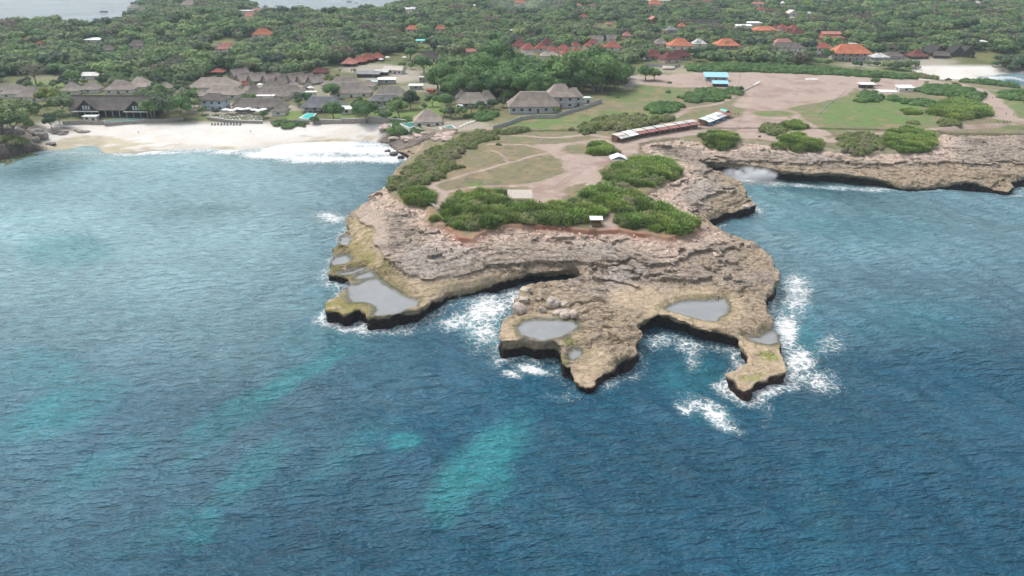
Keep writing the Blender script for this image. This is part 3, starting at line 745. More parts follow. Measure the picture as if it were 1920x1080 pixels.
# ---------------------------------------------------------------- tide pools
def water_pool_mat(name, col, rough=0.04, bump=0.02):
    m, nt, b = node_mat(name); L = nt.links
    geo = N(nt, "ShaderNodeNewGeometry")
    nz = N(nt, "ShaderNodeTexNoise"); nz.inputs['Scale'].default_value = 0.5; nz.inputs['Detail'].default_value = 4
    L.new(geo.outputs['Position'], nz.inputs['Vector'])
    rp = N(nt, "ShaderNodeMapRange"); rp.inputs['From Min'].default_value = .3; rp.inputs['From Max'].default_value = .7; rp.inputs['To Min'].default_value = .78; rp.inputs['To Max'].default_value = 1.22; L.new(nz.outputs['Fac'], rp.inputs['Value'])
    s = N(nt, "ShaderNodeVectorMath", operation='SCALE'); s.inputs[0].default_value = col; L.new(rp.outputs[0], s.inputs['Scale']); L.new(s.outputs[0], b.inputs['Base Color'])
    b.inputs['Roughness'].default_value = rough; b.inputs['IOR'].default_value = 1.33; b.inputs['Specular IOR Level'].default_value = 0.5
    n3_ = N(nt, "ShaderNodeTexNoise"); n3_.inputs['Scale'].default_value = 2.5; L.new(geo.outputs['Position'], n3_.inputs['Vector'])
    bp = N(nt, "ShaderNodeBump"); bp.inputs['Strength'].default_value = bump; bp.inputs['Distance'].default_value = 0.1
    L.new(n3_.outputs['Fac'], bp.inputs['Height']); L.new(bp.outputs[0], b.inputs['Normal'])
    return m
def clear_water_mat():
    m = bpy.data.materials.new("clear_tide_water"); m.use_nodes = True; nt = m.node_tree; L = nt.links
    for n in list(nt.nodes): nt.nodes.remove(n)
    out = nt.nodes.new("ShaderNodeOutputMaterial"); mx = nt.nodes.new("ShaderNodeMixShader"); tr = nt.nodes.new("ShaderNodeBsdfTransparent"); gl = nt.nodes.new("ShaderNodeBsdfGlossy"); fr = nt.nodes.new("ShaderNodeFresnel")
    tr.inputs[0].default_value = (.86, .90, .90, 1); gl.inputs['Roughness'].default_value = .03; fr.inputs['IOR'].default_value = 1.40
    geo = N(nt, "ShaderNodeNewGeometry"); nz = N(nt, "ShaderNodeTexNoise"); nz.inputs['Scale'].default_value = 1.6; L.new(geo.outputs['Position'], nz.inputs['Vector'])
    bp = N(nt, "ShaderNodeBump"); bp.inputs['Strength'].default_value = .06; bp.inputs['Distance'].default_value = .1; L.new(nz.outputs['Fac'], bp.inputs['Height']); L.new(bp.outputs[0], gl.inputs['Normal'])
    L.new(fr.outputs[0], mx.inputs[0]); L.new(tr.outputs[0], mx.inputs[1]); L.new(gl.outputs[0], mx.inputs[2]); L.new(mx.outputs[0], out.inputs[0])
    return m
TIDE = clear_water_mat() if True else water_pool_mat("tide_pool_water", (0.20, 0.195, 0.19), 0.03, 0.03)
def offset_poly(P, o):
    out = []
    n = len(P); area = 0.5 * sum(P[i][0] * P[(i + 1) % n][1] - P[(i + 1) % n][0] * P[i][1] for i in range(n)); sg = 1 if area > 0 else -1
    for i in range(n):
        a = P[i - 1]; b = P[i]; c = P[(i + 1) % n]
        e1 = np.array([b[1] - a[1], a[0] - b[0]]); e2 = np.array([c[1] - b[1], b[0] - c[0]])
        m = e1 / (np.linalg.norm(e1) + 1e-9) + e2 / (np.linalg.norm(e2) + 1e-9); m = m / (np.linalg.norm(m) + 1e-9) * sg
        out.append((b[0] + m[0] * o, b[1] + m[1] * o))
    return out
def sheet_from_poly(name, P, z, mat):
    bm = bmesh.new(); vs = [bm.verts.new((p[0], p[1], z)) for p in P]
    f = bm.faces.new(vs); f.normal_update()
    if f.normal.z < 0: f.normal_flip()
    bmesh.ops.triangulate(bm, faces=bm.faces[:])
    me = bpy.data.meshes.new(name); bm.to_mesh(me); bm.free(); me.materials.append(mat)
    o = bpy.data.objects.new(name, me); COL.objects.link(o); return o
for lab, zp, pp in POOLW:
    o = sheet_from_poly("tide_pool", offset_poly(list(pp), 1.3), zp, TIDE)
    tag(o, kind="structure"); o["label"] = lab
# ---------------------------------------------------------------- sea
SX = axis([(-6000, -700, 700, 40), (-700, -170, 30, 1.2), (-170, 270, 0.9, 0.9), (270, 800, 1.2, 30), (800, 7000, 40, 700)])
SY = axis([(-400, 60, 60, 2), (60, 130, 1.5, 0.9), (130, 410, 0.9, 0.9), (410, 700, 1.2, 20), (700, 1500, 20, 80), (1500, 11000, 80, 900)])
QX, QY = np.meshgrid(SX, SY, indexing='ij')
qx, qy = QX.ravel(), QY.ravel()
wave = np.zeros(len(qx))
_wr = np.random.default_rng(3)
fade = sstep(520, 330, np.hypot(qx, qy)) 
for k in range(26):
    lam = 5.0 * (14.0 ** _wr.random()); ang = math.radians(248 + _wr.normal(0, 26)); amp = 0.0125 * lam ** 0.72
    kx, ky = math.cos(ang) * 2 * math.pi / lam, math.sin(ang) * 2 * math.pi / lam
    wx_ = qx + 2.5 * n2(qx, qy, 31, 200 + k); ph = wx_ * kx + qy * ky + _wr.random() * 6.28
    f = fade if lam < 12 else sstep(1500, 500, np.hypot(qx, qy))
    wave += f * amp * (np.sin(ph) + 0.25 * np.sin(2 * ph + .6))
# foam: from the rock, and drawn patches
rd = seg_dist(qx, qy, RIMP[:_n], closed=False)
qpx, qpy = PX(qx, qy, 0 * qx)
foam = np.zeros(len(qx)); haz = np.zeros(len(qx))
def blob(cx, cy, rx, ry, ang=0.0, soft=1.0):
    a = math.radians(ang); dx = (qpx - cx); dy = (qpy - cy)
    u = (dx * math.cos(a) + dy * math.sin(a)) / rx; v = (-dx * math.sin(a) + dy * math.cos(a)) / ry
    return np.clip(1 - (u * u + v * v) ** (0.5 * soft), 0, 1)
near_rock = sstep(6.0, 0.5, rd + 1.2 * n2(qx, qy, 6, 221)) * (0.55 + 0.4 * n2(qx, qy, 22, 222)) * sstep(0, 1, qy)
foam = np.maximum(foam, near_rock)
for cx, cy, rx, ry, an, w in [(920,580,80,42,-25,1.25),(905,625,55,45,-50,1.0),(850,600,70,20,-14,1.0),(965,555,22,35,0,1.35),(680,615,80,12,4,.75),(745,618,60,14,-5,.7),(930,655,24,40,0,.9),(1000,692,50,13,16,1.15),(960,700,30,12,10,.9),
    (1060,745,60,18,0,.4),(1150,710,50,22,-40,.85),(1190,690,40,26,-40,.8),(1235,640,50,24,-10,.85),(1290,650,45,22,10,.95),(1300,670,25,30,0,.7),
    (1490,560,42,62,8,1.25),(1475,620,30,60,0,1.3),(1500,680,45,40,15,1.15),(1535,710,60,32,20,1.0),(1560,645,50,30,-20,.62),(1470,720,40,18,0,.6),(1330,770,75,26,30,.92),(1365,805,50,18,20,.75),(1290,765,35,24,0,.8),(1440,770,20,60,10,.45),
    (620,412,42,18,0,1.25),(605,405,30,12,0,.8),(612,520,18,22,0,.6),(640,545,22,14,0,.6),
    (1350,408,35,10,-20,.8),(1345,425,22,12,0,.9),(1400,332,70,20,10,1.3),(1440,338,60,14,8,1.15),(1500,346,80,7,7,.95),(1570,353,80,6,6,.8),(1640,358,70,7,2,.8),(1720,356,60,7,0,.8),(1800,356,60,8,0,.7),(1850,356,35,10,10,.9),(1905,362,30,14,0,1.1),
    (1425,385,30,10,0,.5),(1460,370,50,20,0,.35)]:
    foam = np.maximum(foam, np.clip(w * 0.92 * np.minimum(blob(cx, cy, rx * 1.18, ry * 1.18, an) * 1.35, 1), 0, 1.2) * (0.88 + 0.45 * fbm2(qx, qy, 11, 3, 223)))
# surf on the beach
surf = np.zeros(len(qx))
for cx, cy, rx, ry, an, w in [(600,282,185,30,0,1.6),(520,290,90,14,0,1.4),(690,286,115,23,6,1.7),(720,297,50,12,6,1.6),(480,281,120,10,-4,1.1),(330,284,130,6,-3,1.0),(240,290,60,5,0,.85),(150,287,80,4,0,.7),(1880,147,60,7,-6,1.2),(1855,146,22,5,-6,1.2),(1920,152,30,3,0,.7)]:
    surf = np.maximum(surf, np.clip(w * np.minimum(blob(cx, cy, rx, ry, an, 1.4) * 1.6, 1), 0, 1.5))
foam = np.maximum(foam, surf * (0.80 + 0.5 * fbm2(qx, qy * 1.4, 14, 4, 224)))
wave = wave + 0.35 * sstep(0.3, 1.0, surf) * (0.6 + 0.5 * fbm2(qx, qy, 7, 3, 225))
wave = wave * (1 - 0.5 * sstep(0.2, 1, surf)) + 0.55 * blob(525, 300, 60, 4) + 0.6 * blob(625, 300, 60, 4)
inshore = sstep(270, 330, qy) * sstep(0, -40, qx) * (qy < 420)
wave = wave * (1 - 0.45 * inshore)
# colour of the water body: deep slate, green-blue over shoals, pale over sand and from painted sky brightness
sh = np.zeros(len(qx))
for cx, cy, rx, ry, an, w in [(900,870,150,55,-42,.95),(935,900,35,75,8,.7),(850,940,60,40,-40,.5),(760,832,45,24,-10,.8),(470,885,120,38,-38,.62),(380,985,75,32,-62,.62),(450,780,190,34,-38,.45),(550,710,140,24,-28,.75),(420,775,120,22,-33,.5),(120,770,170,55,-20,.6),(120,470,110,40,0,.6),(60,690,130,50,0,.45),
    (640,860,150,30,-35,.35),(300,1000,140,34,-30,.35),(180,880,160,36,-30,.3),(1540,960,60,130,0,.10),(980,640,60,50,0,.6),(920,610,70,40,0,.85),(1300,710,90,50,0,.32),(1320,770,70,36,20,.3),(1500,620,60,90,0,.5),(1480,360,120,34,0,.35),(1600,430,200,50,0,.3),(1700,600,200,60,0,.22),(650,560,90,40,0,.35),(600,640,120,50,0,.3)]:
    sh = np.maximum(sh, w * np.minimum(1.5 * blob(cx, cy, rx, ry, an, 1.5), 1))
sh = sh * (0.85 + 0.7 * fbm2(qx + .5 * qy, qy * .8, 20, 4, 231)) + 0.10 * fbm2(qx + .4 * qy, qy * .7, 40, 3, 232)
bay = sstep(330, 250, qpy - 0 * qpx) * sstep(800, 720, qpx)                # sand-floored shallows off the beach
shal_sky = (0.15 * sstep(1150, 750, qpy) + 0.62 * sstep(800, 380, qpy)) * sstep(1000, 350, qpx) + bay * .25  # paler to the left: shallows, plus sky reflection put into the colour
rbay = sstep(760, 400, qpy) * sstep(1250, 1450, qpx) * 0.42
dark = blob(70, 320, 120, 28, -8) * 1.0 + blob(400, 395, 110, 14, 0) * .6 + .8 * blob(1560, 360, 190, 20, 8) + .5 * blob(1480, 355, 60, 10)
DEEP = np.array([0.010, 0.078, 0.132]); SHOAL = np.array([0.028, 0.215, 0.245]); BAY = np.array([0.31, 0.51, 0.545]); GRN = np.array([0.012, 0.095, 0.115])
wc = lerp(DEEP[None] * np.ones((len(qx), 1)), BAY[None], np.clip(shal_sky + rbay + .08 * fbm2(qx, qy * 1.6, 45, 3, 233), 0, 1))
wc = lerp(wc, SHOAL[None], np.clip(sh, 0, 1))
wc = lerp(wc, np.array([[0.30, 0.44, 0.45]]), np.clip(bay * sstep(300, 285, qpy), 0, 1) * .7)
wc = lerp(wc, GRN[None], np.clip(dark, 0, 1) * .75)
# milky water round the foam
milk = np.clip(sstep(0.15, 1.0, foam), 0, 1)
wc = lerp(wc, np.array([[0.22, 0.40, 0.44]]), 0.55 * milk)
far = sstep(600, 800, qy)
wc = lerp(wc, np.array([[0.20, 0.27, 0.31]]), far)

def sea_material():
    m, nt, b = node_mat("sea_water"); L = nt.links
    wcol = N(nt, "ShaderNodeAttribute", attribute_name="water_colour"); fo = N(nt, "ShaderNodeAttribute", attribute_name="foam")
    geo = N(nt, "ShaderNodeNewGeometry")
    def nz(scale, det, rot=0, sx=1, sy=1, rough=.5):
        mp = N(nt, "ShaderNodeMapping"); mp.inputs['Rotation'].default_value = (0, 0, rot); mp.inputs['Scale'].default_value = (sx, sy, 1)
        n = N(nt, "ShaderNodeTexNoise"); n.inputs['Scale'].default_value = scale; n.inputs['Detail'].default_value = det; n.inputs['Roughness'].default_value = rough
        L.new(geo.outputs['Position'], mp.inputs['Vector']); L.new(mp.outputs[0], n.inputs['Vector']); return n
    a1 = nz(0.46, 3, math.radians(-16), 0.42, 1.35, .62); a2 = nz(0.22, 3, math.radians(-22), 0.45, 1.3); a3 = nz(1.5, 3, math.radians(-30), 0.5, 1.25)
    big = nz(0.018, 3, 0.4, .7, 1)
    # lacy foam
    warp = nz(0.45, 4, 0, 1, 1, .6)
    ad = N(nt, "ShaderNodeVectorMath", operation='MULTIPLY_ADD'); ad.inputs[1].default_value = (3.4, 3.4, 0); L.new(warp.outputs['Color'], ad.inputs[0]); L.new(geo.outputs['Position'], ad.inputs[2])
    v1 = N(nt, "ShaderNodeTexVoronoi", feature='DISTANCE_TO_EDGE'); v1.inputs['Scale'].default_value = 0.42; L.new(ad.outputs[0], v1.inputs['Vector'])
    v2 = N(nt, "ShaderNodeTexVoronoi", feature='DISTANCE_TO_EDGE'); v2.inputs['Scale'].default_value = 1.1; L.new(ad.outputs[0], v2.inputs['Vector'])
    l1 = N(nt, "ShaderNodeMapRange"); l1.inputs['From Max'].default_value = 0.20; l1.inputs['To Min'].default_value = 1; l1.inputs['To Max'].default_value = 0; L.new(v1.outputs['Distance'], l1.inputs['Value'])
    l2 = N(nt, "ShaderNodeMapRange"); l2.inputs['From Max'].default_value = 0.22; l2.inputs['To Min'].default_value = 1; l2.inputs['To Max'].default_value = 0; L.new(v2.outputs['Distance'], l2.inputs['Value'])
    fn = nz(0.55, 6, 0, 1, 1, .72)
    s1 = N(nt, "ShaderNodeMath", operation='MULTIPLY_ADD'); L.new(l2.outputs[0], s1.inputs[0]); s1.inputs[1].default_value = 0.38; 
    s0 = N(nt, "ShaderNodeMath", operation='MULTIPLY'); L.new(l1.outputs[0], s0.inputs[0]); s0.inputs[1].default_value = 0.42; L.new(s0.outputs[0], s1.inputs[2])
    s2 = N(nt, "ShaderNodeMath", operation='MULTIPLY_ADD'); L.new(fn.outputs['Fac'], s2.inputs[0]); s2.inputs[1].default_value = 0.55; L.new(s1.outputs[0], s2.inputs[2])
    s3 = N(nt, "ShaderNodeMath", operation='ADD'); L.new(s2.outputs[0], s3.inputs[0]); L.new(fo.outputs['Fac'], s3.inputs[1])
    fm = N(nt, "ShaderNodeMapRange", interpolation_type='SMOOTHSTEP'); fm.inputs['From Min'].default_value = 1.08; fm.inputs['From Max'].default_value = 1.74; L.new(s3.outputs[0], fm.inputs['Value'])
    # water colour with broad drifts
    br = N(nt, "ShaderNodeMapRange"); br.inputs['From Min'].default_value = .3; br.inputs['From Max'].default_value = .7; br.inputs['To Min'].default_value = .80; br.inputs['To Max'].default_value = 1.22; L.new(big.outputs['Fac'], br.inputs['Value'])
    cr = N(nt, "ShaderNodeMapRange"); cr.inputs['From Min'].default_value = .3; cr.inputs['From Max'].default_value = .7; cr.inputs['To Min'].default_value = .72; cr.inputs['To Max'].default_value = 1.3; L.new(a1.outputs['Fac'], cr.inputs['Value'])  # light and dark of the ripples painted into the base colour
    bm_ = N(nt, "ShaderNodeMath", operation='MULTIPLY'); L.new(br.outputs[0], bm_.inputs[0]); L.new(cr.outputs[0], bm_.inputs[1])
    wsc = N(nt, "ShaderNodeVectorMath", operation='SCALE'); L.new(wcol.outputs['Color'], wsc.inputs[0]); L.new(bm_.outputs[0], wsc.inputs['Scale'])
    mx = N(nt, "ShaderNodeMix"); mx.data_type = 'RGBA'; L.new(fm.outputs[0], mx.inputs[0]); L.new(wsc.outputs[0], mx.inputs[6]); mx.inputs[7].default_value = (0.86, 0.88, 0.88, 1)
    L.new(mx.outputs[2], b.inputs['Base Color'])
    rg = N(nt, "ShaderNodeMapRange"); rg.inputs['To Min'].default_value = 0.16; rg.inputs['To Max'].default_value = 0.9; L.new(fm.outputs[0], rg.inputs['Value']); L.new(rg.outputs[0], b.inputs['Roughness'])
    b.inputs['IOR'].default_value = 1.33
    h1 = N(nt, "ShaderNodeMath", operation='MULTIPLY_ADD'); L.new(a2.outputs['Fac'], h1.inputs[0]); h1.inputs[1].default_value = 1.1; L.new(a1.outputs['Fac'], h1.inputs[2])
    h2_ = N(nt, "ShaderNodeMath", operation='MULTIPLY_ADD'); L.new(a3.outputs['Fac'], h2_.inputs[0]); h2_.inputs[1].default_value = 0.45; L.new(h1.outputs[0], h2_.inputs[2])
    h3 = N(nt, "ShaderNodeMath", operation='MULTIPLY_ADD'); L.new(fm.outputs[0], h3.inputs[0]); h3.inputs[1].default_value = 0.15; L.new(h2_.outputs[0], h3.inputs[2])
    bp = N(nt, "ShaderNodeBump"); bp.inputs['Strength'].default_value = 1.0; bp.inputs['Distance'].default_value = 2.2
    L.new(h3.outputs[0], bp.inputs['Height']); L.new(bp.outputs[0], b.inputs['Normal'])
    return m
SEA_MAT = sea_material()
ni, nj = len(SX), len(SY)
sidx = np.arange(ni * nj).reshape(ni, nj)
sf = np.stack([sidx[:-1, :-1], sidx[1:, :-1], sidx[1:, 1:], sidx[:-1, 1:]], -1).reshape(-1, 4)
# leave out water that would lie deep under the island
inland = (sdf(qx, qy, COAST) > 25) & (qy > 300)
sf = sf[~inland[sf].all(1)]
_used = np.unique(sf); _re = np.full(len(qx), -1, np.int64); _re[_used] = np.arange(len(_used)); sf = _re[sf]
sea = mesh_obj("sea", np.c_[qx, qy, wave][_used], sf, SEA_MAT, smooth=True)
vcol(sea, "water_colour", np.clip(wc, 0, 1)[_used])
a = sea.data.attributes.new("foam", 'FLOAT', 'POINT'); a.data.foreach_set("value", np.clip(foam, 0, 1.5).astype(np.float32)[_used])
tag(sea, kind="structure")
# ---------------------------------------------------------------- building materials
def thatch_mat(name, col, sc_=1.0):
    m, nt, b = node_mat(name); L = nt.links
    tc = N(nt, "ShaderNodeTexCoord"); mp = N(nt, "ShaderNodeMapping"); mp.inputs['Scale'].default_value = (2.2, 2.2, 0.5)
    n1 = N(nt, "ShaderNodeTexNoise"); n1.inputs['Scale'].default_value = 1.4; n1.inputs['Detail'].default_value = 5; n1.inputs['Roughness'].default_value = .65
    n0 = N(nt, "ShaderNodeTexNoise"); n0.inputs['Scale'].default_value = 0.25; n0.inputs['Detail'].default_value = 3
    oi = N(nt, "ShaderNodeObjectInfo")
    L.new(tc.outputs['Object'], mp.inputs[0]); L.new(mp.outputs[0], n1.inputs['Vector']); L.new(tc.outputs['Object'], n0.inputs['Vector'])
    r1 = N(nt, "ShaderNodeMapRange"); r1.inputs['From Min'].default_value = .3; r1.inputs['From Max'].default_value = .7; r1.inputs['To Min'].default_value = .68; r1.inputs['To Max'].default_value = 1.3; L.new(n1.outputs['Fac'], r1.inputs['Value'])
    r0 = N(nt, "ShaderNodeMapRange"); r0.inputs['From Min'].default_value = .3; r0.inputs['From Max'].default_value = .7; r0.inputs['To Min'].default_value = .8; r0.inputs['To Max'].default_value = 1.2; L.new(n0.outputs['Fac'], r0.inputs['Value'])
    r2 = N(nt, "ShaderNodeMapRange"); r2.inputs['To Min'].default_value = .82; r2.inputs['To Max'].default_value = 1.16; L.new(oi.outputs['Random'], r2.inputs['Value'])
    m1 = N(nt, "ShaderNodeMath", operation='MULTIPLY'); L.new(r1.outputs[0], m1.inputs[0]); L.new(r0.outputs[0], m1.inputs[1])
    m2 = N(nt, "ShaderNodeMath", operation='MULTIPLY'); L.new(m1.outputs[0], m2.inputs[0]); L.new(r2.outputs[0], m2.inputs[1])
    s = N(nt, "ShaderNodeVectorMath", operation='SCALE'); s.inputs[0].default_value = col; L.new(m2.outputs[0], s.inputs['Scale']); L.new(s.outputs[0], b.inputs['Base Color'])
    b.inputs['Roughness'].default_value = .92; b.inputs['Specular IOR Level'].default_value = .15
    bp = N(nt, "ShaderNodeBump"); bp.inputs['Strength'].default_value = .5; bp.inputs['Distance'].default_value = .3; L.new(n1.outputs['Fac'], bp.inputs['Height']); L.new(bp.outputs[0], b.inputs['Normal'])
    MATS[name] = m; return m
RM = {'thatch': thatch_mat('thatch_roof', (0.27, 0.235, 0.205)), 'thatchp': thatch_mat('pinkish_thatch_roof', (0.33, 0.275, 0.24)), 'thatchd': thatch_mat('dark_thatch_roof', (0.15, 0.13, 0.118)),
      'black': thatch_mat('black_thatch_roof', (0.055, 0.05, 0.05)), 'red': thatch_mat('red_tile_roof', (0.29, 0.095, 0.078)), 'orange': thatch_mat('orange_tile_roof', (0.46, 0.165, 0.095)), 'maroon': thatch_mat('maroon_tile_roof', (0.15, 0.055, 0.052)),
      'pink': thatch_mat('faded_red_roof', (0.42, 0.19, 0.16)), 'slate': thatch_mat('slate_grey_roof', (0.22, 0.22, 0.23)), 'white': simple_mat('white_sheet_roof', (0.78, 0.78, 0.77), .6, .08, .6), 'zinc': simple_mat('zinc_sheet_roof', (0.52, 0.51, 0.49), .6, .3, .5),
      'blue': simple_mat('pale_blue_sheet_roof', (0.30, 0.58, 0.72), .5, .08, .6), 'teal': simple_mat('teal_sheet_roof', (0.12, 0.58, 0.52), .5, .08, .6), 'rust': simple_mat('rusty_red_sheet_roof', (0.33, 0.15, 0.135), .8, .3, .8), 'beige': simple_mat('beige_roof', (0.60, 0.54, 0.47), .8, .1, .5),
      'mint': simple_mat('pale_green_sheet_roof', (0.62, 0.70, 0.64), .6, .1, .5)}
WM = {'white': simple_mat('white_plaster', (0.72, 0.70, 0.66), .85, .08, .7), 'grey': simple_mat('blue_grey_plaster', (0.46, 0.49, 0.52), .85, .08, .7), 'cream': simple_mat('cream_plaster', (0.62, 0.55, 0.42), .85, .1, .7), 'pblue': simple_mat('pale_blue_plaster', (0.48, 0.60, 0.68), .85, .08, .7),
      'timber': simple_mat('dark_timber', (0.055, 0.043, 0.038), .8, .3, 2), 'brown': simple_mat('brown_timber', (0.20, 0.12, 0.08), .8, .25, 2), 'stone': simple_mat('stone_wall', (0.33, 0.30, 0.27), .9, .35, 1.6, .5), 'concrete': simple_mat('grey_concrete', (0.36, 0.36, 0.36), .9, .15, .8),
      'yellow': simple_mat('ochre_plaster', (0.62, 0.42, 0.14), .85, .1, .7), 'pinkw': simple_mat('pink_plaster', (0.60, 0.47, 0.44), .85, .1, .7), 'terr': simple_mat('terracotta', (0.50, 0.17, 0.09), .8, .15, 1)}
GLASS = simple_mat('dark_window_glass', (0.03, 0.035, 0.04), .12, .1, 1, spec=.5)
FRAME = simple_mat('white_window_frame', (0.75, 0.75, 0.73), .6, .05, 1)
POSTM = simple_mat('grey_post', (0.42, 0.40, 0.37), .8, .15, 1)
WOOD = simple_mat('weathered_wood', (0.30, 0.22, 0.16), .85, .25, 2)
PALEWOOD = simple_mat('bleached_wood', (0.52, 0.46, 0.41), .85, .2, 2)

class MB:
    def __init__(s): s.v = []; s.f = []
    def box(s, c, d, rz=0.0):
        x, y, z = c; a, b, h = d[0] / 2, d[1] / 2, d[2] / 2; n = len(s.v); cr, sr = math.cos(rz), math.sin(rz)
        for dz in (-h, h):
            for dx, dy in ((-a, -b), (a, -b), (a, b), (-a, b)): s.v.append((x + dx * cr - dy * sr, y + dx * sr + dy * cr, z + dz))
        s.f += [(n, n + 3, n + 2, n + 1), (n + 4, n + 5, n + 6, n + 7)] + [(n + i, n + (i + 1) % 4, n + 4 + (i + 1) % 4, n + 4 + i) for i in range(4)]
        return s
    def loft(s, rings, cap=True):
        n = len(s.v); k = len(rings[0])
        for r in rings: s.v += [tuple(p) for p in r]
        for i in range(len(rings) - 1):
            for j in range(k):
                s.f.append((n + i * k + j, n + i * k + (j + 1) % k, n + (i + 1) * k + (j + 1) % k, n + (i + 1) * k + j))
        if cap:
            s.f.append(tuple(n + j for j in reversed(range(k)))); s.f.append(tuple(n + (len(rings) - 1) * k + j for j in range(k)))
        return s
    def tube(s, path, radii, k=6):
        rings = []
        for i, p in enumerate(path):
            p = Vector(p); q = Vector(path[min(i + 1, len(path) - 1)]) - Vector(path[max(i - 1, 0)]); q.normalize()
            a = q.orthogonal().normalized(); b = q.cross(a); r = radii[i] if hasattr(radii, '__len__') else radii
            rings.append([p + r * (math.cos(t * 2 * math.pi / k) * a + math.sin(t * 2 * math.pi / k) * b) for t in range(k)])
        return s.loft(rings)
    def tri(s, pts):
        n = len(s.v); s.v += [tuple(p) for p in pts]; s.f.append(tuple(range(n, n + len(pts)))); return s
    def obj(s, name, mat, parent=None, smooth=False):
        return mesh_obj(name, s.v, s.f, mat, parent, smooth)

def rect(w, d, z, cx=0, cy=0): return [(cx - w / 2, cy - d / 2, z), (cx + w / 2, cy - d / 2, z), (cx + w / 2, cy + d / 2, z), (cx - w / 2, cy + d / 2, z)]

def roof_hip(w, d, h, z, flare=0.0, top=None):
    """hipped roof; ridge along the longer side"""
    if top is None: top = (max(w - d, 0) + 0.12 * min(w, d), max(d - w, 0) + 0.12 * min(w, d))
    m = MB(); rings = [rect(w, d, z - 0.28), rect(w, d, z)]
    for t in (0.5,):
        q = t; rings.append(rect(w + (top[0] - w) * q, d + (top[1] - d) * q, z + h * (t - flare)))
    rings.append(rect(top[0], top[1], z + h))
    return m.loft(rings)

def roof_gable(w, d, h, z, along='x', th=0.25, sag=0.0):
    """pitched roof with open gables; ridge along x or y"""
    m = MB()
    def sec(t):
        hw = (d if along == 'x' else w) / 2
        pts = [(-hw, z), (-hw * .5, z + h * (0.5 - sag)), (0, z + h), (hw * .5, z + h * (0.5 - sag)), (hw, z)]
        low = [(a * 0.97, b - th) for a, b in reversed(pts)]
        return [((t, a, b) if along == 'x' else (a, t, b)) for a, b in pts + low]
    L = (w if along == 'x' else d) / 2
    r0, r1 = sec(-L), sec(L)
    if along == 'x': m.loft([r0, r1])
    else: m.loft([r1, r0])
    return m

HOUSES = []          # footprint and screen box of every building, so that trees keep clear
def spot(px, py, zg=8.0):
    for _ in range(4):
        x, y = W(px, py, zg); zg = float(land_height(x, y)[0])
    return x, y, zg

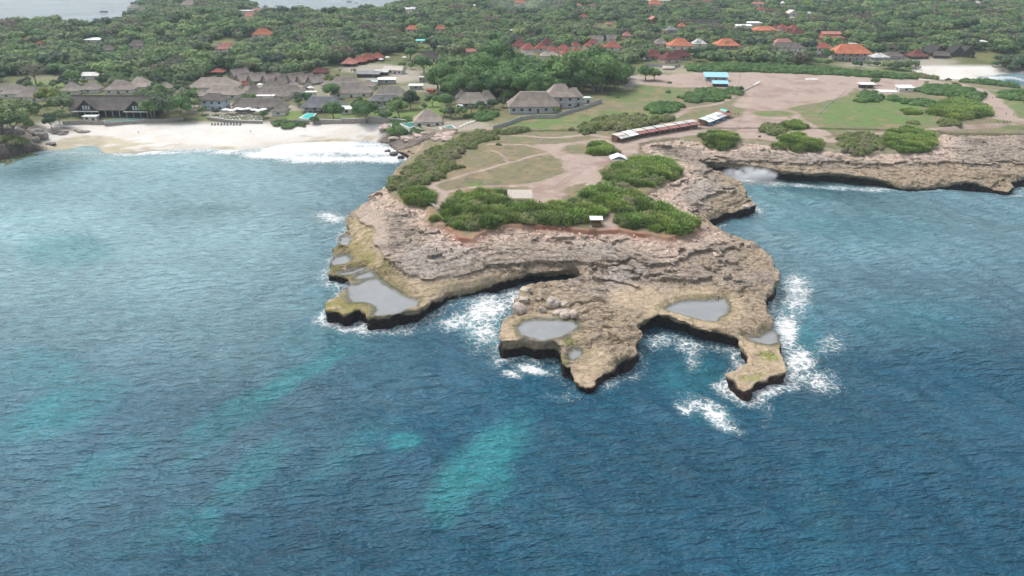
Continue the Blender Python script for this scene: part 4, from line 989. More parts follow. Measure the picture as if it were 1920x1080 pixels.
def house(kind, px, py, wpx, dr, rot, wallh, roofh, rm, wm, nwin, label, cat="house", group=None, name="house", oh=0.7, porch=0, storeys=1, flare=0.06, gdir='x', front_gap=0.0):
    x, y, z = spot(px, py); k = MPP(px, py, z); w = wpx * k; d = w * dr
    wi, di = max(w - 2 * oh, 2), max(d - 2 * oh, 2)
    rz = math.radians(rot)
    cy = y + d * 0.5 * abs(math.cos(rz)) + w * 0.5 * abs(math.sin(rz)) - oh
    root = empty(name, (x, cy, z), rz); tag(root, label, cat, group)
    wh = wallh * storeys
    if roofh is None: roofh = 0.36 * min(w, d)
    HOUSES.append((x, cy, max(w, d) * 0.5 + 1.0, px - wpx / 2, py - (wh + roofh) / k * .93 - d * .25 / k, px + wpx / 2, py, y))
    if porch:                      # open pavilion: posts and a set-back room
        nP = max(2, int(wi / 3.2) + 1)
        for i in range(nP):
            MB().box((-wi / 2 + .15 + (wi - .3) * i / (nP - 1), -di / 2 + 0.12, wh / 2 - .4), (.28, .24, wh + .8)).obj("column", WM[wm] if porch == 1 else WM['timber'], root)
        MB().box((0, di * 0.14, wh / 2 - .6), (wi - .3, di * .70, wh + 1.2)).obj("wall", WM[wm], root)
        MB().box((0, 0, -0.35), (wi + .3, di + .3, .8)).obj("plinth", WM['stone'] if porch == 2 else WM['concrete'], root)
        yf = di * 0.14 - di * .35
    else:
        MB().box((0, 0, wh / 2 - .75), (wi, di, wh + 1.5)).obj("wall", WM[wm], root)
        yf = -di / 2
    for s_ in range(storeys):
        zc = wallh * s_ + wallh * .52
        for i in range(nwin):
            xx = -wi / 2 + wi * (i + .5) / nwin; ww = min(1.7, wi / nwin * .55); isdoor = (i == nwin // 2 and s_ == 0 and nwin > 1)
            hh = wallh * (.62 if isdoor else .42); zc2 = hh / 2 + .05 if isdoor else zc
            wn_ = MB().box((xx, yf - .01, zc2), (ww + .24, .1, hh + .24)).obj("door" if isdoor else "window", FRAME if wm not in ('timber', 'brown') else WM['brown'], root)
            MB().box((xx, yf - .05, zc2), (ww, .06, hh)).obj("pane" if not isdoor else "panel", GLASS if not isdoor else WM['brown'], wn_)
        if nwin and not porch:
            for sgn in (-1, 1):
                wn_ = MB().box((sgn * (wi / 2 + .01), 0, zc), (.1, 1.5, wallh * .42)).obj("window", FRAME, root)
                MB().box((sgn * (wi / 2 + .05), 0, zc), (.06, 1.26, wallh * .36)).obj("pane", GLASS, wn_)
    if storeys == 2:
        MB().box((0, 0, wallh), (wi + 1.0, di + 1.0, .25)).obj("floor_slab", WM['white'], root)
    if kind == 'hip':
        ro = roof_hip(w, d, roofh, wh, flare).obj("roof", RM[rm], root)
        rl = max(w - d, 0) + .12 * min(w, d)
        if w >= d: MB().box((0, 0, wh + roofh + .05), (rl + .3, .12 * d + .1, .22)).obj("ridge", RM[rm], ro)
        else: MB().box((0, 0, wh + roofh + .05), (.12 * w + .1, max(d - w, 0) + .12 * w + .3, .22)).obj("ridge", RM[rm], ro)
    elif kind == 'gable':
        ro = roof_gable(w, d, roofh, wh, gdir, sag=0.05).obj("roof", RM[rm], root)
        if gdir == 'x':
            for sgn in (-1, 1): MB().loft([[(sgn * (wi / 2 - .05), -di / 2, wh), (sgn * (wi / 2 - .05), di / 2, wh), (sgn * (wi / 2 - .05), 0, wh + roofh * .86)], [(sgn * (wi / 2 - .2), -di / 2, wh), (sgn * (wi / 2 - .2), di / 2, wh), (sgn * (wi / 2 - .2), 0, wh + roofh * .86)]]).obj("gable_wall", WM[wm], root)
            MB().box((0, 0, wh + roofh + .04), (w + .05, .5, .2)).obj("ridge", RM[rm], ro)
        else:
            for sgn in (-1, 1): MB().loft([[(-wi / 2, sgn * (di / 2 - .05), wh), (wi / 2, sgn * (di / 2 - .05), wh), (0, sgn * (di / 2 - .05), wh + roofh * .86)], [(-wi / 2, sgn * (di / 2 - .2), wh), (wi / 2, sgn * (di / 2 - .2), wh), (0, sgn * (di / 2 - .2), wh + roofh * .86)]]).obj("gable_wall", WM[wm], root)
            MB().box((0, 0, wh + roofh + .04), (.5, d + .05, .2)).obj("ridge", RM[rm], ro)
    elif kind == 'shed':
        h2 = roofh
        MB().loft([[(-w / 2, -d / 2, wh), (-w / 2, d / 2, wh + h2), (-w / 2, d / 2, wh + h2 - .15), (-w / 2, -d / 2, wh - .15)], [(w / 2, -d / 2, wh), (w / 2, d / 2, wh + h2), (w / 2, d / 2, wh + h2 - .15), (w / 2, -d / 2, wh - .15)]]).obj("roof", RM[rm], root)
    elif kind == 'flat':
        MB().box((0, 0, wh + .15), (w, d, .35)).obj("roof", RM[rm], root)
    return root, w, d, wh

H = house
ORD = ["first", "second", "third", "fourth", "fifth", "sixth", "seventh", "eighth", "ninth", "tenth", "eleventh", "twelfth", "thirteenth", "fourteenth"]
# --- west end by the beach
H('hip', 22, 184, 40, .8, 5, 2.6, None, 'thatch', 'white', 2, "thatched bungalow half behind bushes at the far left, left of its twin")
H('hip', 53, 190, 44, .8, -4, 2.6, None, 'thatch', 'white', 2, "thatched bungalow at the left with a broad roof right of its twin")
H('hip', -2, 176, 26, .9, 0, 2.6, None, 'thatch', 'white', 1, "thatched bungalow cut by the left edge of the view")
H('hip', 4, 224, 34, .9, 10, 2.8, None, 'thatchd', 'concrete', 1, "grey walled hut at the left edge above the low cliff")
H('hip', 130, 178, 30, .95, 0, 2.6, 5.0, 'thatch', 'white', 1, "peaked thatched hut behind the large beach restaurant")
H('hip', 166, 175, 30, .9, 0, 2.6, None, 'thatch', 'white', 1, "thatched hut hidden in bushes behind the left gable of the restaurant")
H('hip', 220, 176, 46, .75, 4, 2.6, None, 'thatchp', 'white', 3, "pale thatched bungalow behind the restaurant ridge")
H('hip', 257, 170, 40, .85, -4, 2.6, None, 'thatchp', 'white', 2, "pale thatched bungalow behind the right gable of the restaurant")
H('hip', 308, 172, 24, .9, 0, 2.6, None, 'thatchp', 'white', 1, "small thatched hut among the trees right of the restaurant")
H('shed', 167, 150, 38, .6, 6, 3.0, 1.4, 'zinc', 'white', 2, "small white house with a pale sheet roof among the left trees")
# --- the resort behind the beach
H('hip', 396, 172, 84, .55, 0, 2.8, 5.5, 'thatchp', 'white', 3, "long thatched roof upslope of the pale blue beach house")
H('hip', 415, 186, 66, .5, -8, 2.8, 5, 'thatchp', 'white', 3, "thatched wing reaching right behind the pale blue beach house")
H('hip', 400, 208, 46, .6, -10, 3.2, 3.4, 'thatchd', 'pblue', 3, "pale blue beach house with a brown hip roof", storeys=2, oh=1.0)
frames = [(436, 148), (447, 157), (470, 157), (497, 158), (522, 160), (543, 158), (562, 159), (582, 160)]
for i, (a, b) in enumerate(frames):
    H('gable', a + 7, b, 22, 1.5, -38, 1.4, 5.2, 'thatchp', 'stone', 1, "%s thatched A-frame hut from the left in the resort row" % ORD[i], "hut", "row of thatched A-frame huts", name="hut", gdir='y', oh=.9)
H('hip', 505, 172, 30, 1.0, 0, 2.4, 6, 'thatch', 'white', 1, "tall peaked thatched hut in front of the A-frame row, left of a pair")
H('hip', 527, 174, 28, 1.0, 0, 2.4, 5.5, 'thatch', 'white', 1, "tall peaked thatched hut in front of the A-frame row, right of a pair")
H('hip', 474, 182, 26, 1.0, 0, 2.4, 5.5, 'thatch', 'white', 1, "peaked thatched roof left of the wide resort roof")
H('hip', 508, 188, 60, .5, 0, 2.6, 5, 'thatch', 'white', 3, "wide thatched resort roof below the pair of peaked huts")
H('hip', 545, 180, 36, .7, 4, 2.6, 4, 'thatch', 'white', 2, "low thatched roof right of the wide resort roof")
H('hip', 456, 165, 18, .9, 0, 2.4, 2.2, 'red', 'white', 0, "small red roofed pavilion below the A-frame huts")
H('hip', 407, 141, 22, .9, 0, 2.4, 2.2, 'red', 'timber', 0, "small red tiled roof at the wood edge left of the A-frame huts")
H('flat', 498, 190, 32, .4, 0, 3.4, 1, 'white', 'white', 2, "white flat roofed block behind the beach restaurant roof")
H('hip', 487, 210, 92, .30, 2, 2.8, 4.6, 'thatch', 'white', 6, "long low thatched beach club roof behind the white parasols", porch=1)
H('hip', 452, 206, 34, .7, 6, 2.8, 4, 'thatchd', 'white', 2, "small hip roofed wing at the left end of the beach club")
H('hip', 522, 217, 26, .9, 0, 2.6, 3.6, 'thatch', 'white', 1, "square thatched kiosk beside the villa lawn")
H('flat', 583, 182, 20, .6, 0, 3.2, 1, 'white', 'white', 1, "small white block between the resort and the grey roofed villa")
H('hip', 602, 212, 76, .55, -3, 3.4, 5.6, 'slate', 'white', 5, "white glass fronted villa with a slate grey hip roof by the turquoise pool", oh=1.4, porch=1)
H('shed', 650, 214, 24, .7, 0, 3.2, 1.0, 'white', 'white', 1, "white open lounge with a thin flat roof right of the villa")
H('hip', 655, 184, 70, .6, 8, 2.8, 6, 'thatch', 'white', 3, "big thatched roof beside the round dark tree")
H('hip', 645, 165, 56, .5, 0, 2.6, 4.5, 'thatch', 'white', 3, "thatched roof with a reddish ridge right of the round dark tree")
H('hip', 600, 142, 30, .6, 0, 2.6, 3, 'maroon', 'timber', 1, "dark brown roofed shed upslope of the A-frame row")
for i, (a, b, c) in enumerate([(430, 182, 24), (462, 176, 18), (560, 188, 20), (548, 166, 18), (575, 170, 18), (612, 166, 20), (690, 168, 26), (372, 186, 22), (340, 180, 20), (420, 160, 20)]):
    H('hip', a, b, c, .9, (i * 53) % 24 - 12, 2.4, None, ['thatch', 'thatchp'][i % 2], 'white', 1, "%s from the left of the small thatched huts squeezed between larger resort roofs" % ORD[[8, 1, 7, 5, 6, 9, 9, 2, 0, 3][i] if False else sorted(range(10), key=lambda q: [430, 462, 560, 548, 575, 612, 690, 372, 340, 420][q]).index(i)], "hut", "small thatched huts of the resort", name="hut")
# --- village centre
H('hip', 730, 192, 66, .6, 2, 3.2, 6, 'thatch', 'white', 4, "broad thatched main roof of the modern compound")
H('hip', 722, 199, 60, .35, 2, 3.4, 3.0, 'slate', 'white', 5, "long grey tiled front of the modern compound with white eaves", porch=1, oh=1.2)
for i, (a, b, c) in enumerate([(654, 126, 26), (672, 122, 26), (688, 118, 26), (706, 115, 24)]):
    H('hip', a, b, c, .9, -10, 2.8, 4, 'red' if i else 'pink', 'timber', 2, "%s red tiled pavilion from the left in the stepped row at the wood edge" % ORD[i], "pavilion", "stepped row of red pavilions", name="pavilion", porch=1)
H('gable', 738, 140, 40, .45, -22, 3.2, 3.0, 'beige', 'white', 4, "white gabled hall with a pale grey roof beside two round trees", gdir='x')
H('shed', 690, 146, 42, .5, -6, 2.8, 1.2, 'slate', 'timber', 2, "dark open sheet roofed shed left of the gabled hall", name="shed", cat="shed")
H('shed', 715, 142, 26, .5, -6, 2.8, 1.2, 'zinc', 'timber', 1, "grey sheet roofed shed next to the gabled hall", name="shed", cat="shed")
H('shed', 725, 158, 34, .4, 0, 3.4, .8, 'white', 'concrete', 1, "long white canopy behind the modern compound", name="shed", cat="shed")
H('gable', 698, 160, 20, .6, 0, 2.6, 1.6, 'mint', 'white', 1, "white gabled shed behind the modern compound", name="shed", cat="shed")
H('hip', 783, 120, 24, .8, 0, 2.8, 3.6, 'thatchd', 'timber', 1, "dark hip roofed house beside the tall round tree")
H('gable', 806, 116, 28, .6, 4, 3.0, 5.5, 'thatchd', 'white', 2, "steep dark thatched house at the lane behind the tall round tree", gdir='x')
H('shed', 780, 168, 26, .4, 0, 2.8, .8, 'white', 'concrete', 1, "white awning beside the orange clad hut", name="shed", cat="shed")
H('flat', 808, 179, 17, .8, -14, 3.4, .5, 'orange', 'terr', 0, "orange clad box shaped hut at the edge of the grove", name="shed", cat="shed")
H('flat', 795, 154, 20, .5, 0, 3.4, 1, 'beige', 'concrete', 3, "unfinished grey concrete block left of the grove", name="house")
H('gable', 880, 103, 30, .5, 0, 3, 2.4, 'pink', 'cream', 3, "low pink roofed house peeping over the grove")
# --- villas by the grove
H('hip', 886, 204, 60, .6, -6, 3.0, 5.5, 'thatch', 'white', 5, "thatched villa with a white veranda between the palms and the grove", porch=1)
H('hip', 865, 192, 24, 1.0, 0, 2.8, 4.6, 'thatch', 'white', 1, "small peaked thatched wing left of the veranda villa")
H('hip', 912, 194, 34, .8, 0, 2.8, 4.5, 'thatch', 'white', 1, "thatched roof at the right rear of the veranda villa")
H('hip', 800, 240, 54, .85, 8, 3.0, 5.4, 'thatchp', 'white', 3, "peaked thatched villa above the beach rocks with a terrace pool")
H('hip', 1000, 213, 96, .55, 3, 4.0, 7.2, 'thatchp', 'grey', 6, "large blue grey villa with a broad blunt thatched roof", oh=1.2)
H('hip', 1050, 203, 58, .75, 3, 3.4, 6.4, 'thatchp', 'grey', 3, "two storey blue grey villa with a peaked thatched roof behind the broad one", storeys=2, oh=1.2)
H('hip', 1076, 200, 34, .8, 3, 3.0, 4.5, 'thatchp', 'grey', 2, "lower thatched wing joined to the two storey villa", storeys=2)
H('shed', 1096, 194, 26, .7, 8, 3.4, -.5, 'teal', 'white', 2, "small white annex with a turquoise sheet roof beside the villas")
# --- red cluster
reds = [(974, 93, 30, 'maroon'), (991, 98, 26, 'red'), (1014, 97, 24, 'red'), (1026, 89, 28, 'maroon'), (1035, 99, 18, 'red'), (1040, 104, 16, 'red'), (1057, 98, 22, 'red'), (1062, 107, 22, 'red'), (1080, 91, 17, 'red'), (1081, 100, 15, 'red'), (1103, 92, 16, 'red'), (1112, 86, 18, 'red'), (1124, 97, 20, 'red'), (1150, 95, 30, 'red')]
for i, (a, b, c, r) in enumerate(reds):
    H('hip', a, b, c, .95, (i * 37) % 20 - 10, 2.8, None, r, 'white', 1, "%s from the left of the clustered red hip roofs above the grove" % ORD[i], "house", "clustered red roofed bungalows", name="house")
H('hip', 990, 108, 24, .7, 0, 2.5, 3, 'thatch', 'white', 1, "grey thatched hut at the lower left of the red cluster")
H('hip', 1030, 110, 34, .6, 0, 2.5, 3, 'thatchp', 'white', 1, "pale thatched hut peeping over the grove below the red cluster")
H('gable', 1118, 80, 26, .5, 0, 3, 4, 'thatch', 'white', 1, "grey thatched long house behind the red cluster, left of a pair", gdir='x')
H('gable', 1146, 78, 18, .6, 0, 3, 4, 'thatch', 'white', 1, "grey thatched long house behind the red cluster, right of a pair", gdir='x')
H('hip', 1176, 72, 18, .9, 0, 2.8, None, 'pink', 'cream', 1, "faded red hip roof half hidden right of the red cluster")
# --- behind the field
H('hip', 1226, 113, 34, .8, 0, 3.2, 5.2, 'maroon', 'white', 3, "maroon roofed house with white pillars, left of the adjoining pair", porch=1)
H('hip', 1258, 119, 34, .9, 18, 3.2, 5.4, 'maroon', 'pinkw', 2, "maroon roofed house with a pink end wall at the lane corner")
H('hip', 1276, 114, 44, .6, 18, 3.2, 4.6, 'maroon', 'white', 5, "long maroon roofed wing with a white colonnade", porch=1)
H('hip', 1278, 93, 44, .8, 2, 3.2, 6, 'orange', 'white', 3, "white house with an orange roof behind the maroon roofed pair")
H('hip', 1365, 93, 44, .75, 2, 3.4, 5.6, 'orange', 'white', 5, "square white bungalow with an orange roof above the hedge", porch=1)
H('hip', 1240, 88, 28, .8, 0, 2.8, None, 'thatch', 'cream', 2, "grey roofed cream house left of the orange roofed white house")
H('hip', 1312, 88, 26, .8, 0, 2.8, None, 'zinc', 'white', 1, "pale grey roof right of the orange roofed white house")
H('hip', 1242, 64, 20, .7, 0, 3.4, 2.4, 'thatch', 'cream', 2, "low beige house upslope with grey roof, left of its taller neighbour")
H('hip', 1260, 62, 20, .9, 0, 3.6, 3.4, 'slate', 'concrete', 1, "taller grey house upslope of the orange roofs")
H('hip', 1279, 54, 16, .9, 0, 3, None, 'orange', 'cream', 1, "small orange roofed house among the palms")
H('gable', 1226, 44, 15, .9, 20, 5, 3.4, 'pink', 'brown', 1, "narrow tall house with a tilted red roof in the woods", gdir='y')
H('gable', 1324, 45, 50, .3, 0, 3, 3, 'black', 'concrete', 5, "long dark roofed hall in the palm grove", gdir='x', name="hall", cat="hall")
H('hip', 1598, 116, 64, .6, -2, 3.6, 7, 'orange', 'white', 5, "two storey restaurant with a bright orange roof above the field hedge", porch=1, storeys=2, oh=1.6)
H('hip', 1437, 60, 42, .6, 0, 3.4, 3.6, 'orange', 'yellow', 4, "ochre house with an orange roof beside white sheet roofs")
H('shed', 1395, 52, 28, .5, 0, 3, 1, 'white', 'white', 0, "long white sheet roof left of the ochre house, nearer one", name="shed", cat="shed")
H('shed', 1414, 47, 28, .5, 0, 3, 1, 'white', 'white', 0, "long white sheet roof left of the ochre house, farther one", name="shed", cat="shed")
for i, (a, b, c) in enumerate([(1457, 53, 12), (1470, 55, 18), (1481, 61, 18), (1490, 56, 20), (1498, 62, 22)]):
    H('hip', a, b, c, .9, 0, 2.8, None, 'red' if i % 2 else 'maroon', 'white', 1, "%s of the red roofs in the tight group right of the ochre house" % ORD[i], "house", "red roofs right of the ochre house")
H('gable', 1560, 64, 30, .5, 0, 5.2, 2.4, 'pink', 'terr', 2, "tall brick red house with a flat pitched roof", gdir='x')
H('hip', 1563, 67, 42, .4, 0, 2.6, 2, 'red', 'terr', 2, "low red tiled skirt roof in front of the tall brick red house")
H('hip', 1478, 96, 60, .5, 0, 3, 4.4, 'thatchd', 'white', 3, "wide dark brown roof behind the left end of the hedge")
H('hip', 1470, 88, 36, .6, 0, 3, 4.4, 'pink', 'white', 1, "faded red roof rising behind the wide dark brown roof")
H('hip', 1545, 97, 32, .8, 0, 3.4, 4.2, 'red', 'white', 2, "white house with a red hip roof up the slope from the orange restaurant")
H('hip', 1545, 108, 36, .5, 0, 3, 2.4, 'thatchd', 'concrete', 2, "dark roofed shed behind the domed grey tree", name="shed", cat="shed")
H('gable', 1487, 30, 20, .8, 10, 3, 4, 'beige', 'white', 1, "beige roofed house high in the woods", gdir='y')
H('gable', 1420, 12, 22, .5, 0, 3.4, 3, 'pink', 'white', 2, "pinkish red roofed house near the top of the view", gdir='x')
H('hip', 1428, 22, 14, .9, 0, 2.8, None, 'red', 'white', 1, "small red roof below the pinkish house near the top")
H('hip', 1449, 24, 12, .9, 0, 2.8, None, 'maroon', 'white', 1, "small dark red roof right of the pinkish house near the top")
H('hip', 1469, 10, 9, .9, 0, 3, None, 'white', 'white', 1, "small white roof near the top between red roofs and the beige house")
# --- cove with the small beach
H('hip', 1652, 114, 30, .8, 0, 3, 2.8, 'zinc', 'concrete', 2, "grey sheet roofed annex right of the orange restaurant")
H('hip', 1676, 112, 36, .6, 0, 2.8, 3.4, 'thatchd', 'concrete', 2, "dark thatched hall between the orange restaurant and the little beach")
H('hip', 1724, 113, 30, .9, 0, 2.6, 5.0, 'maroon', 'timber', 2, "brown flared roof bar at the head of the little beach", flare=.15)
H('gable', 1758, 108, 26, 1.1, 12, 2.8, 6.5, 'black', 'timber', 1, "steep black gabled house left of the twin gables", gdir='y')
H('gable', 1768, 117, 24, .8, -18, 2.6, 3.5, 'thatchd', 'timber', 1, "low dark house on the sand below the black gables", gdir='x')
for i, a in enumerate((1797, 1816)):
    H('gable', a, 108, 21, 1.2, -4, 3.2, 6.0, 'black', 'timber', 2, ("left" if i == 0 else "right") + " of the twin black gabled houses over the little beach", gdir='y')
H('shed', 1832, 66, 36, .35, 0, 2.6, .8, 'mint', 'concrete', 0, "long pale green sheet roof alone on the right hillside", name="shed", cat="shed")
# --- far woods and skyline
far = [('hip', 975, 9, 22, 'orange', "orange red double roof near the top centre of the view"), ('hip', 1085, 14, 12, 'pink', "tiny pink roof left of a white wall near the top"), ('hip', 1112, 15, 10, 'pink', "tiny pale pink roof near the top centre right"), ('hip', 1095, 36, 16, 'red', "dark red hip roof alone in the woods above the red cluster"),
 ('hip', 1142, 50, 12, 'pink', "small faded roof between the dark red roof and the tilted one"), ('hip', 1228, 12, 26, 'orange', "broad orange roof at the top edge right of centre"), ('hip', 1235, 5, 44, 'beige', "pale broad roof at the very top edge"), ('hip', 1328, 6, 18, 'red', "red roof at the very top left of the pinkish house"),
 ('hip', 1748, 27, 11, 'pink', "single faded red roof in the right hillside woods"), ('hip', 1790, 4, 40, 'pink', "faded red roof at the top right edge"), ('hip', 1832, 10, 12, 'zinc', "small grey roof at the top right edge"),
 ('hip', 490, 70, 34, 'orange', "white house with an orange roof on the left wooded slope"), ('hip', 512, 68, 14, 'orange', "small orange annex right of the white house on the left slope"), ('hip', 772, 60, 24, 'orange', "orange roof pair in the woods above the village, left one"), ('hip', 826, 59, 20, 'orange', "orange roof with a white wall in the woods above the village"),
 ('hip', 74, 88, 13, 'red', "small red roofed house in the left woods"), ('shed', 176, 80, 32, 'white', "long white sheet roof in the left woods"), ('hip', 413, 93, 19, 'thatch', "little grey topped gazebo standing out of the trees"), ('hip', 424, 98, 36, 'pink', "faded red roof right of the little gazebo"), ('hip', 468, 34, 24, 'pink', "faint red roof below the white hilltop house"),
 ('hip', 250, 18, 20, 'thatch', "grey roofed house on the left skyline"), ('hip', 268, 20, 14, 'thatch', "smaller grey roof on the left skyline beside its neighbour"), ('hip', 352, 13, 26, 'thatchp', "brown roofed house on the crown of the left hill"), ('flat', 458, 24, 24, 'white', "white hilltop house with dark openings on the skyline"), ('hip', 480, 22, 14, 'pink', "pinkish roof right of the white hilltop house"),
 ('gable', 762, 22, 12, 'white', "white gabled roof far in the woods, left of two"), ('gable', 775, 22, 11, 'white', "white gabled roof far in the woods, right of two"), ('shed', 888, 14, 8, 'white', "tiny white roof far in the central woods"), ('shed', 958, 62, 8, 'white', "tiny white roof in the woods left of the red cluster"), ('hip', 270, 42, 12, 'pink', "pale orange roof in the woods of the left hill"),
 ('hip', 255, 92, 30, 'thatchd', "dark brown roof buried in the left woods"), ('hip', 200, 100, 26, 'thatchd', "brown roof buried in trees near the yellow green crowns"), ('hip', 563, 78, 18, 'thatchd', "dark roof tip in the middle left woods"), ('shed', 790, 82, 20, 'teal', "greenish sheet roof behind the dark round tree in the village woods"), ('hip', 1516, 30, 12, 'zinc', "small pale roof right of the beige house in the woods"),
 ('hip', 1485, 38, 8, 'zinc', "tiny pale roof below the beige house in the woods"), ('hip', 222, 72, 10, 'red', "red roof tip right of the long white roof"), ('hip', 52, 80, 14, 'pink', "faded roof left of the small red roof in the left woods"), ('shed', 1600, 88, 14, 'zinc', "thin pale roof among bare trees above the orange restaurant"), ('shed', 1808, 78, 8, 'white', "tiny white roof below the long pale green one")]
for kd, a, b, c, r, lab in far:
    H(kd, a, b, c, .7, 0, 3.0, None if kd != 'shed' else .8, r, 'white', 2 if c > 14 else 1, lab, gdir='x') if kd == 'gable' else H(kd, a, b, c, .7, 0, 3.0, None if kd != 'shed' else .8, r, 'white', 2 if c > 14 else 1, lab)

# --- the large beach restaurant with two cross gables
def restaurant():
    x, y, z = spot(213, 222); k = MPP(213, 222, z); w = 142 * k; d = 15.0; wh = 4.6; rh = 7.6
    root = empty("beach_restaurant", (x, y + d / 2, z), math.radians(-2)); tag(root, "large thatched beach restaurant with two dark timber gables facing the sand", "restaurant")
    HOUSES.append((x, y + d / 2, w * .5, 142, 170, 285, 224, y))
    ro = roof_gable(w, d, rh, wh, 'x', th=.35, sag=.06).obj("roof", RM['thatchd'], root)
    MB().box((0, 0, wh + rh + .06), (w + .1, .7, .3)).obj("ridge", RM['thatchd'], ro)
    MB().box((0, 2.0, wh / 2 - .6), (w - 4, d - 6, wh + 1.2)).obj("wall", WM['timber'], root)
    MB().box((0, -1.2, -.3), (w, d + 2, .6)).obj("terrace", WM['stone'], root)
    for gx_ in (-w * .275, w * .30):
        g = roof_gable(15.5, 6.5, 6.6, wh, 'y', th=.35, sag=.02); g.v = [(a + gx_, b - d / 2 + 1.6, c) for a, b, c in g.v]
        g.obj("gable_roof", RM['thatchd'], root)
        gw = MB().loft([[(gx_ - 7.2, -d / 2 - .9, wh), (gx_ + 7.2, -d / 2 - .9, wh), (gx_, -d / 2 - .9, wh + 6.2)], [(gx_ - 7.2, -d / 2 - .7, wh), (gx_ + 7.2, -d / 2 - .7, wh), (gx_, -d / 2 - .7, wh + 6.2)]]).obj("gable_wall", WM['timber'], root)
        for q in (-1.7, 0, 1.7): MB().box((gx_ + q, -d / 2 - .95, wh + 1.7), (1.1, .12, 2.4)).obj("window", WM['grey'], gw)
        MB().box((gx_, -d / 2 - 1.6, wh - .35), (15, 2.4, .3)).obj("balcony", WM['white'], root)
    for i in range(13): MB().box((-w / 2 + 1 + (w - 2) * i / 12, -d / 2 + .5, wh / 2), (.35, .35, wh)).obj("column", POSTM, root)
restaurant()
# ---------------------------------------------------------------- market stalls
BLUE = simple_mat('blue_tarp', (0.10, 0.26, 0.48), .6, .2, 1); GOODS = [simple_mat('goods_%d' % i, c, .7, .2, 2) for i, c in enumerate([(0.5, 0.12, 0.1), (0.55, 0.45, 0.2), (0.12, 0.3, 0.4), (0.6, 0.58, 0.55)])]
def stall(p0, p1, front, rear, label, hf=2.5, dep=5.0, tarp=False):
    x0, y0, z0 = spot(*p0, 11.3); x1, y1, z1 = spot(*p1, 11.3)
    z = (z0 + z1) / 2; L = math.hypot(x1 - x0, y1 - y0); rz = math.atan2(y1 - y0, x1 - x0)
    root = empty("market_stall", ((x0 + x1) / 2, (y0 + y1) / 2, z), rz); tag(root, label, "stall", "market stalls beside the dirt track")
    HOUSES.append(((x0 + x1) / 2, (y0 + y1) / 2, L * .6, min(p0[0], p1[0]), min(p0[1], p1[1]) - 26, max(p0[0], p1[0]), max(p0[1], p1[1]), min(y0, y1)))
    def slab(ya, za, yb, zb, mat, nm, n=2):
        for i in range(n):
            a = -L / 2 - .05 + (L + .02) * i / n; b = -L / 2 + (L + .02) * (i + 1) / n - .08; jz = random.uniform(-.04, .04)
            MB().loft([[(a, ya, za + jz), (a, yb, zb + jz), (a, yb, zb - .08 + jz), (a, ya, za - .08 + jz)], [(b, ya, za + jz), (b, yb, zb + jz), (b, yb, zb - .08 + jz), (b, ya, za - .08 + jz)]]).obj(nm, mat, root)
    slab(-1.5, hf - .2, 1.2, hf + .55, RM[front], "awning_sheet"); slab(1.0, hf + .7, dep, hf + 1.0, RM[rear], "roof_sheet")
    for xx in (-L / 2 + .1, 0, L / 2 - .1): MB().box((xx, -1.2, hf / 2 - .4), (.12, .12, hf + .6)).obj("post", WOOD, root)
    MB().box((0, dep - .2, hf / 2 - .1), (L - .05, .1, hf + 1.4)).obj("back_wall", WM['timber'], root)
    for xx in (-L / 2 + .06, L / 2 - .06): MB().box((xx, dep * .5 + .4, hf / 2 - .1), (.06, dep - 1.2, hf + 1.0)).obj("side_wall", WM['brown'], root)
    t = MB().box((0, .9, .85), (L * .82, 1.0, .1)).obj("table", WOOD, root)
    for i in range(4): MB().box((-L * .3 + L * .2 * i, .9, 1.06), (.7, .6, .3 + .1 * (i % 2))).obj("goods", GOODS[i], t)
    if tarp: MB().box((0, -.6, .8), (L * .6, 1.2, 1.0)).obj("tarp_bundle", BLUE, root)
def lerp2(a, b, t): return (a[0] + (b[0] - a[0]) * t, a[1] + (b[1] - a[1]) * t)
A_, B_, C_, D_, E_ = (1160, 268), (1194, 259), (1311, 239), (1324, 237), (1370, 219)
stall(A_, lerp2(A_, B_, .49), 'zinc', 'beige', "white roofed market stall at the near end of the row")
stall(lerp2(A_, B_, .51), B_, 'white', 'white', "second white roofed market stall from the near end of the row")
for i in range(6):
    stall(lerp2(B_, C_, i / 6 + .004), lerp2(B_, C_, (i + 1) / 6 - .004), 'rust', ['beige', 'zinc', 'zinc'][i % 3], "%s rust red awning stall counted from the near end of the row" % ORD[i])
for i in range(4):
    stall(lerp2(D_, E_, i / 4 + .01), lerp2(D_, E_, (i + 1) / 4 - .01), ['white', 'white', 'zinc', 'rust'][i], ['mint', 'white', 'mint', 'pink'][i], "%s stall of the far market group past the round bush" % ORD[i], tarp=(i < 3))
gt = empty("awning", (*spot(1357, 219, 11.3)[:2], 14.6), .5); tag(gt, "turquoise topped red gable awning at the far end of the stalls", "awning")
roof_gable(6.5, 5.5, 1.6, .3, 'y', th=.08).obj("canopy", RM['rust'], gt); roof_gable(3.0, 5.0, .8, 1.3, 'y', th=.06).obj("turquoise_sheet", RM['teal'], gt)
for sx in (-2.8, 2.8):
    for sy in (-2.3, 2.3): MB().box((sx, sy, -1.5), (.12, .12, 3.4)).obj("post", WOOD, gt)

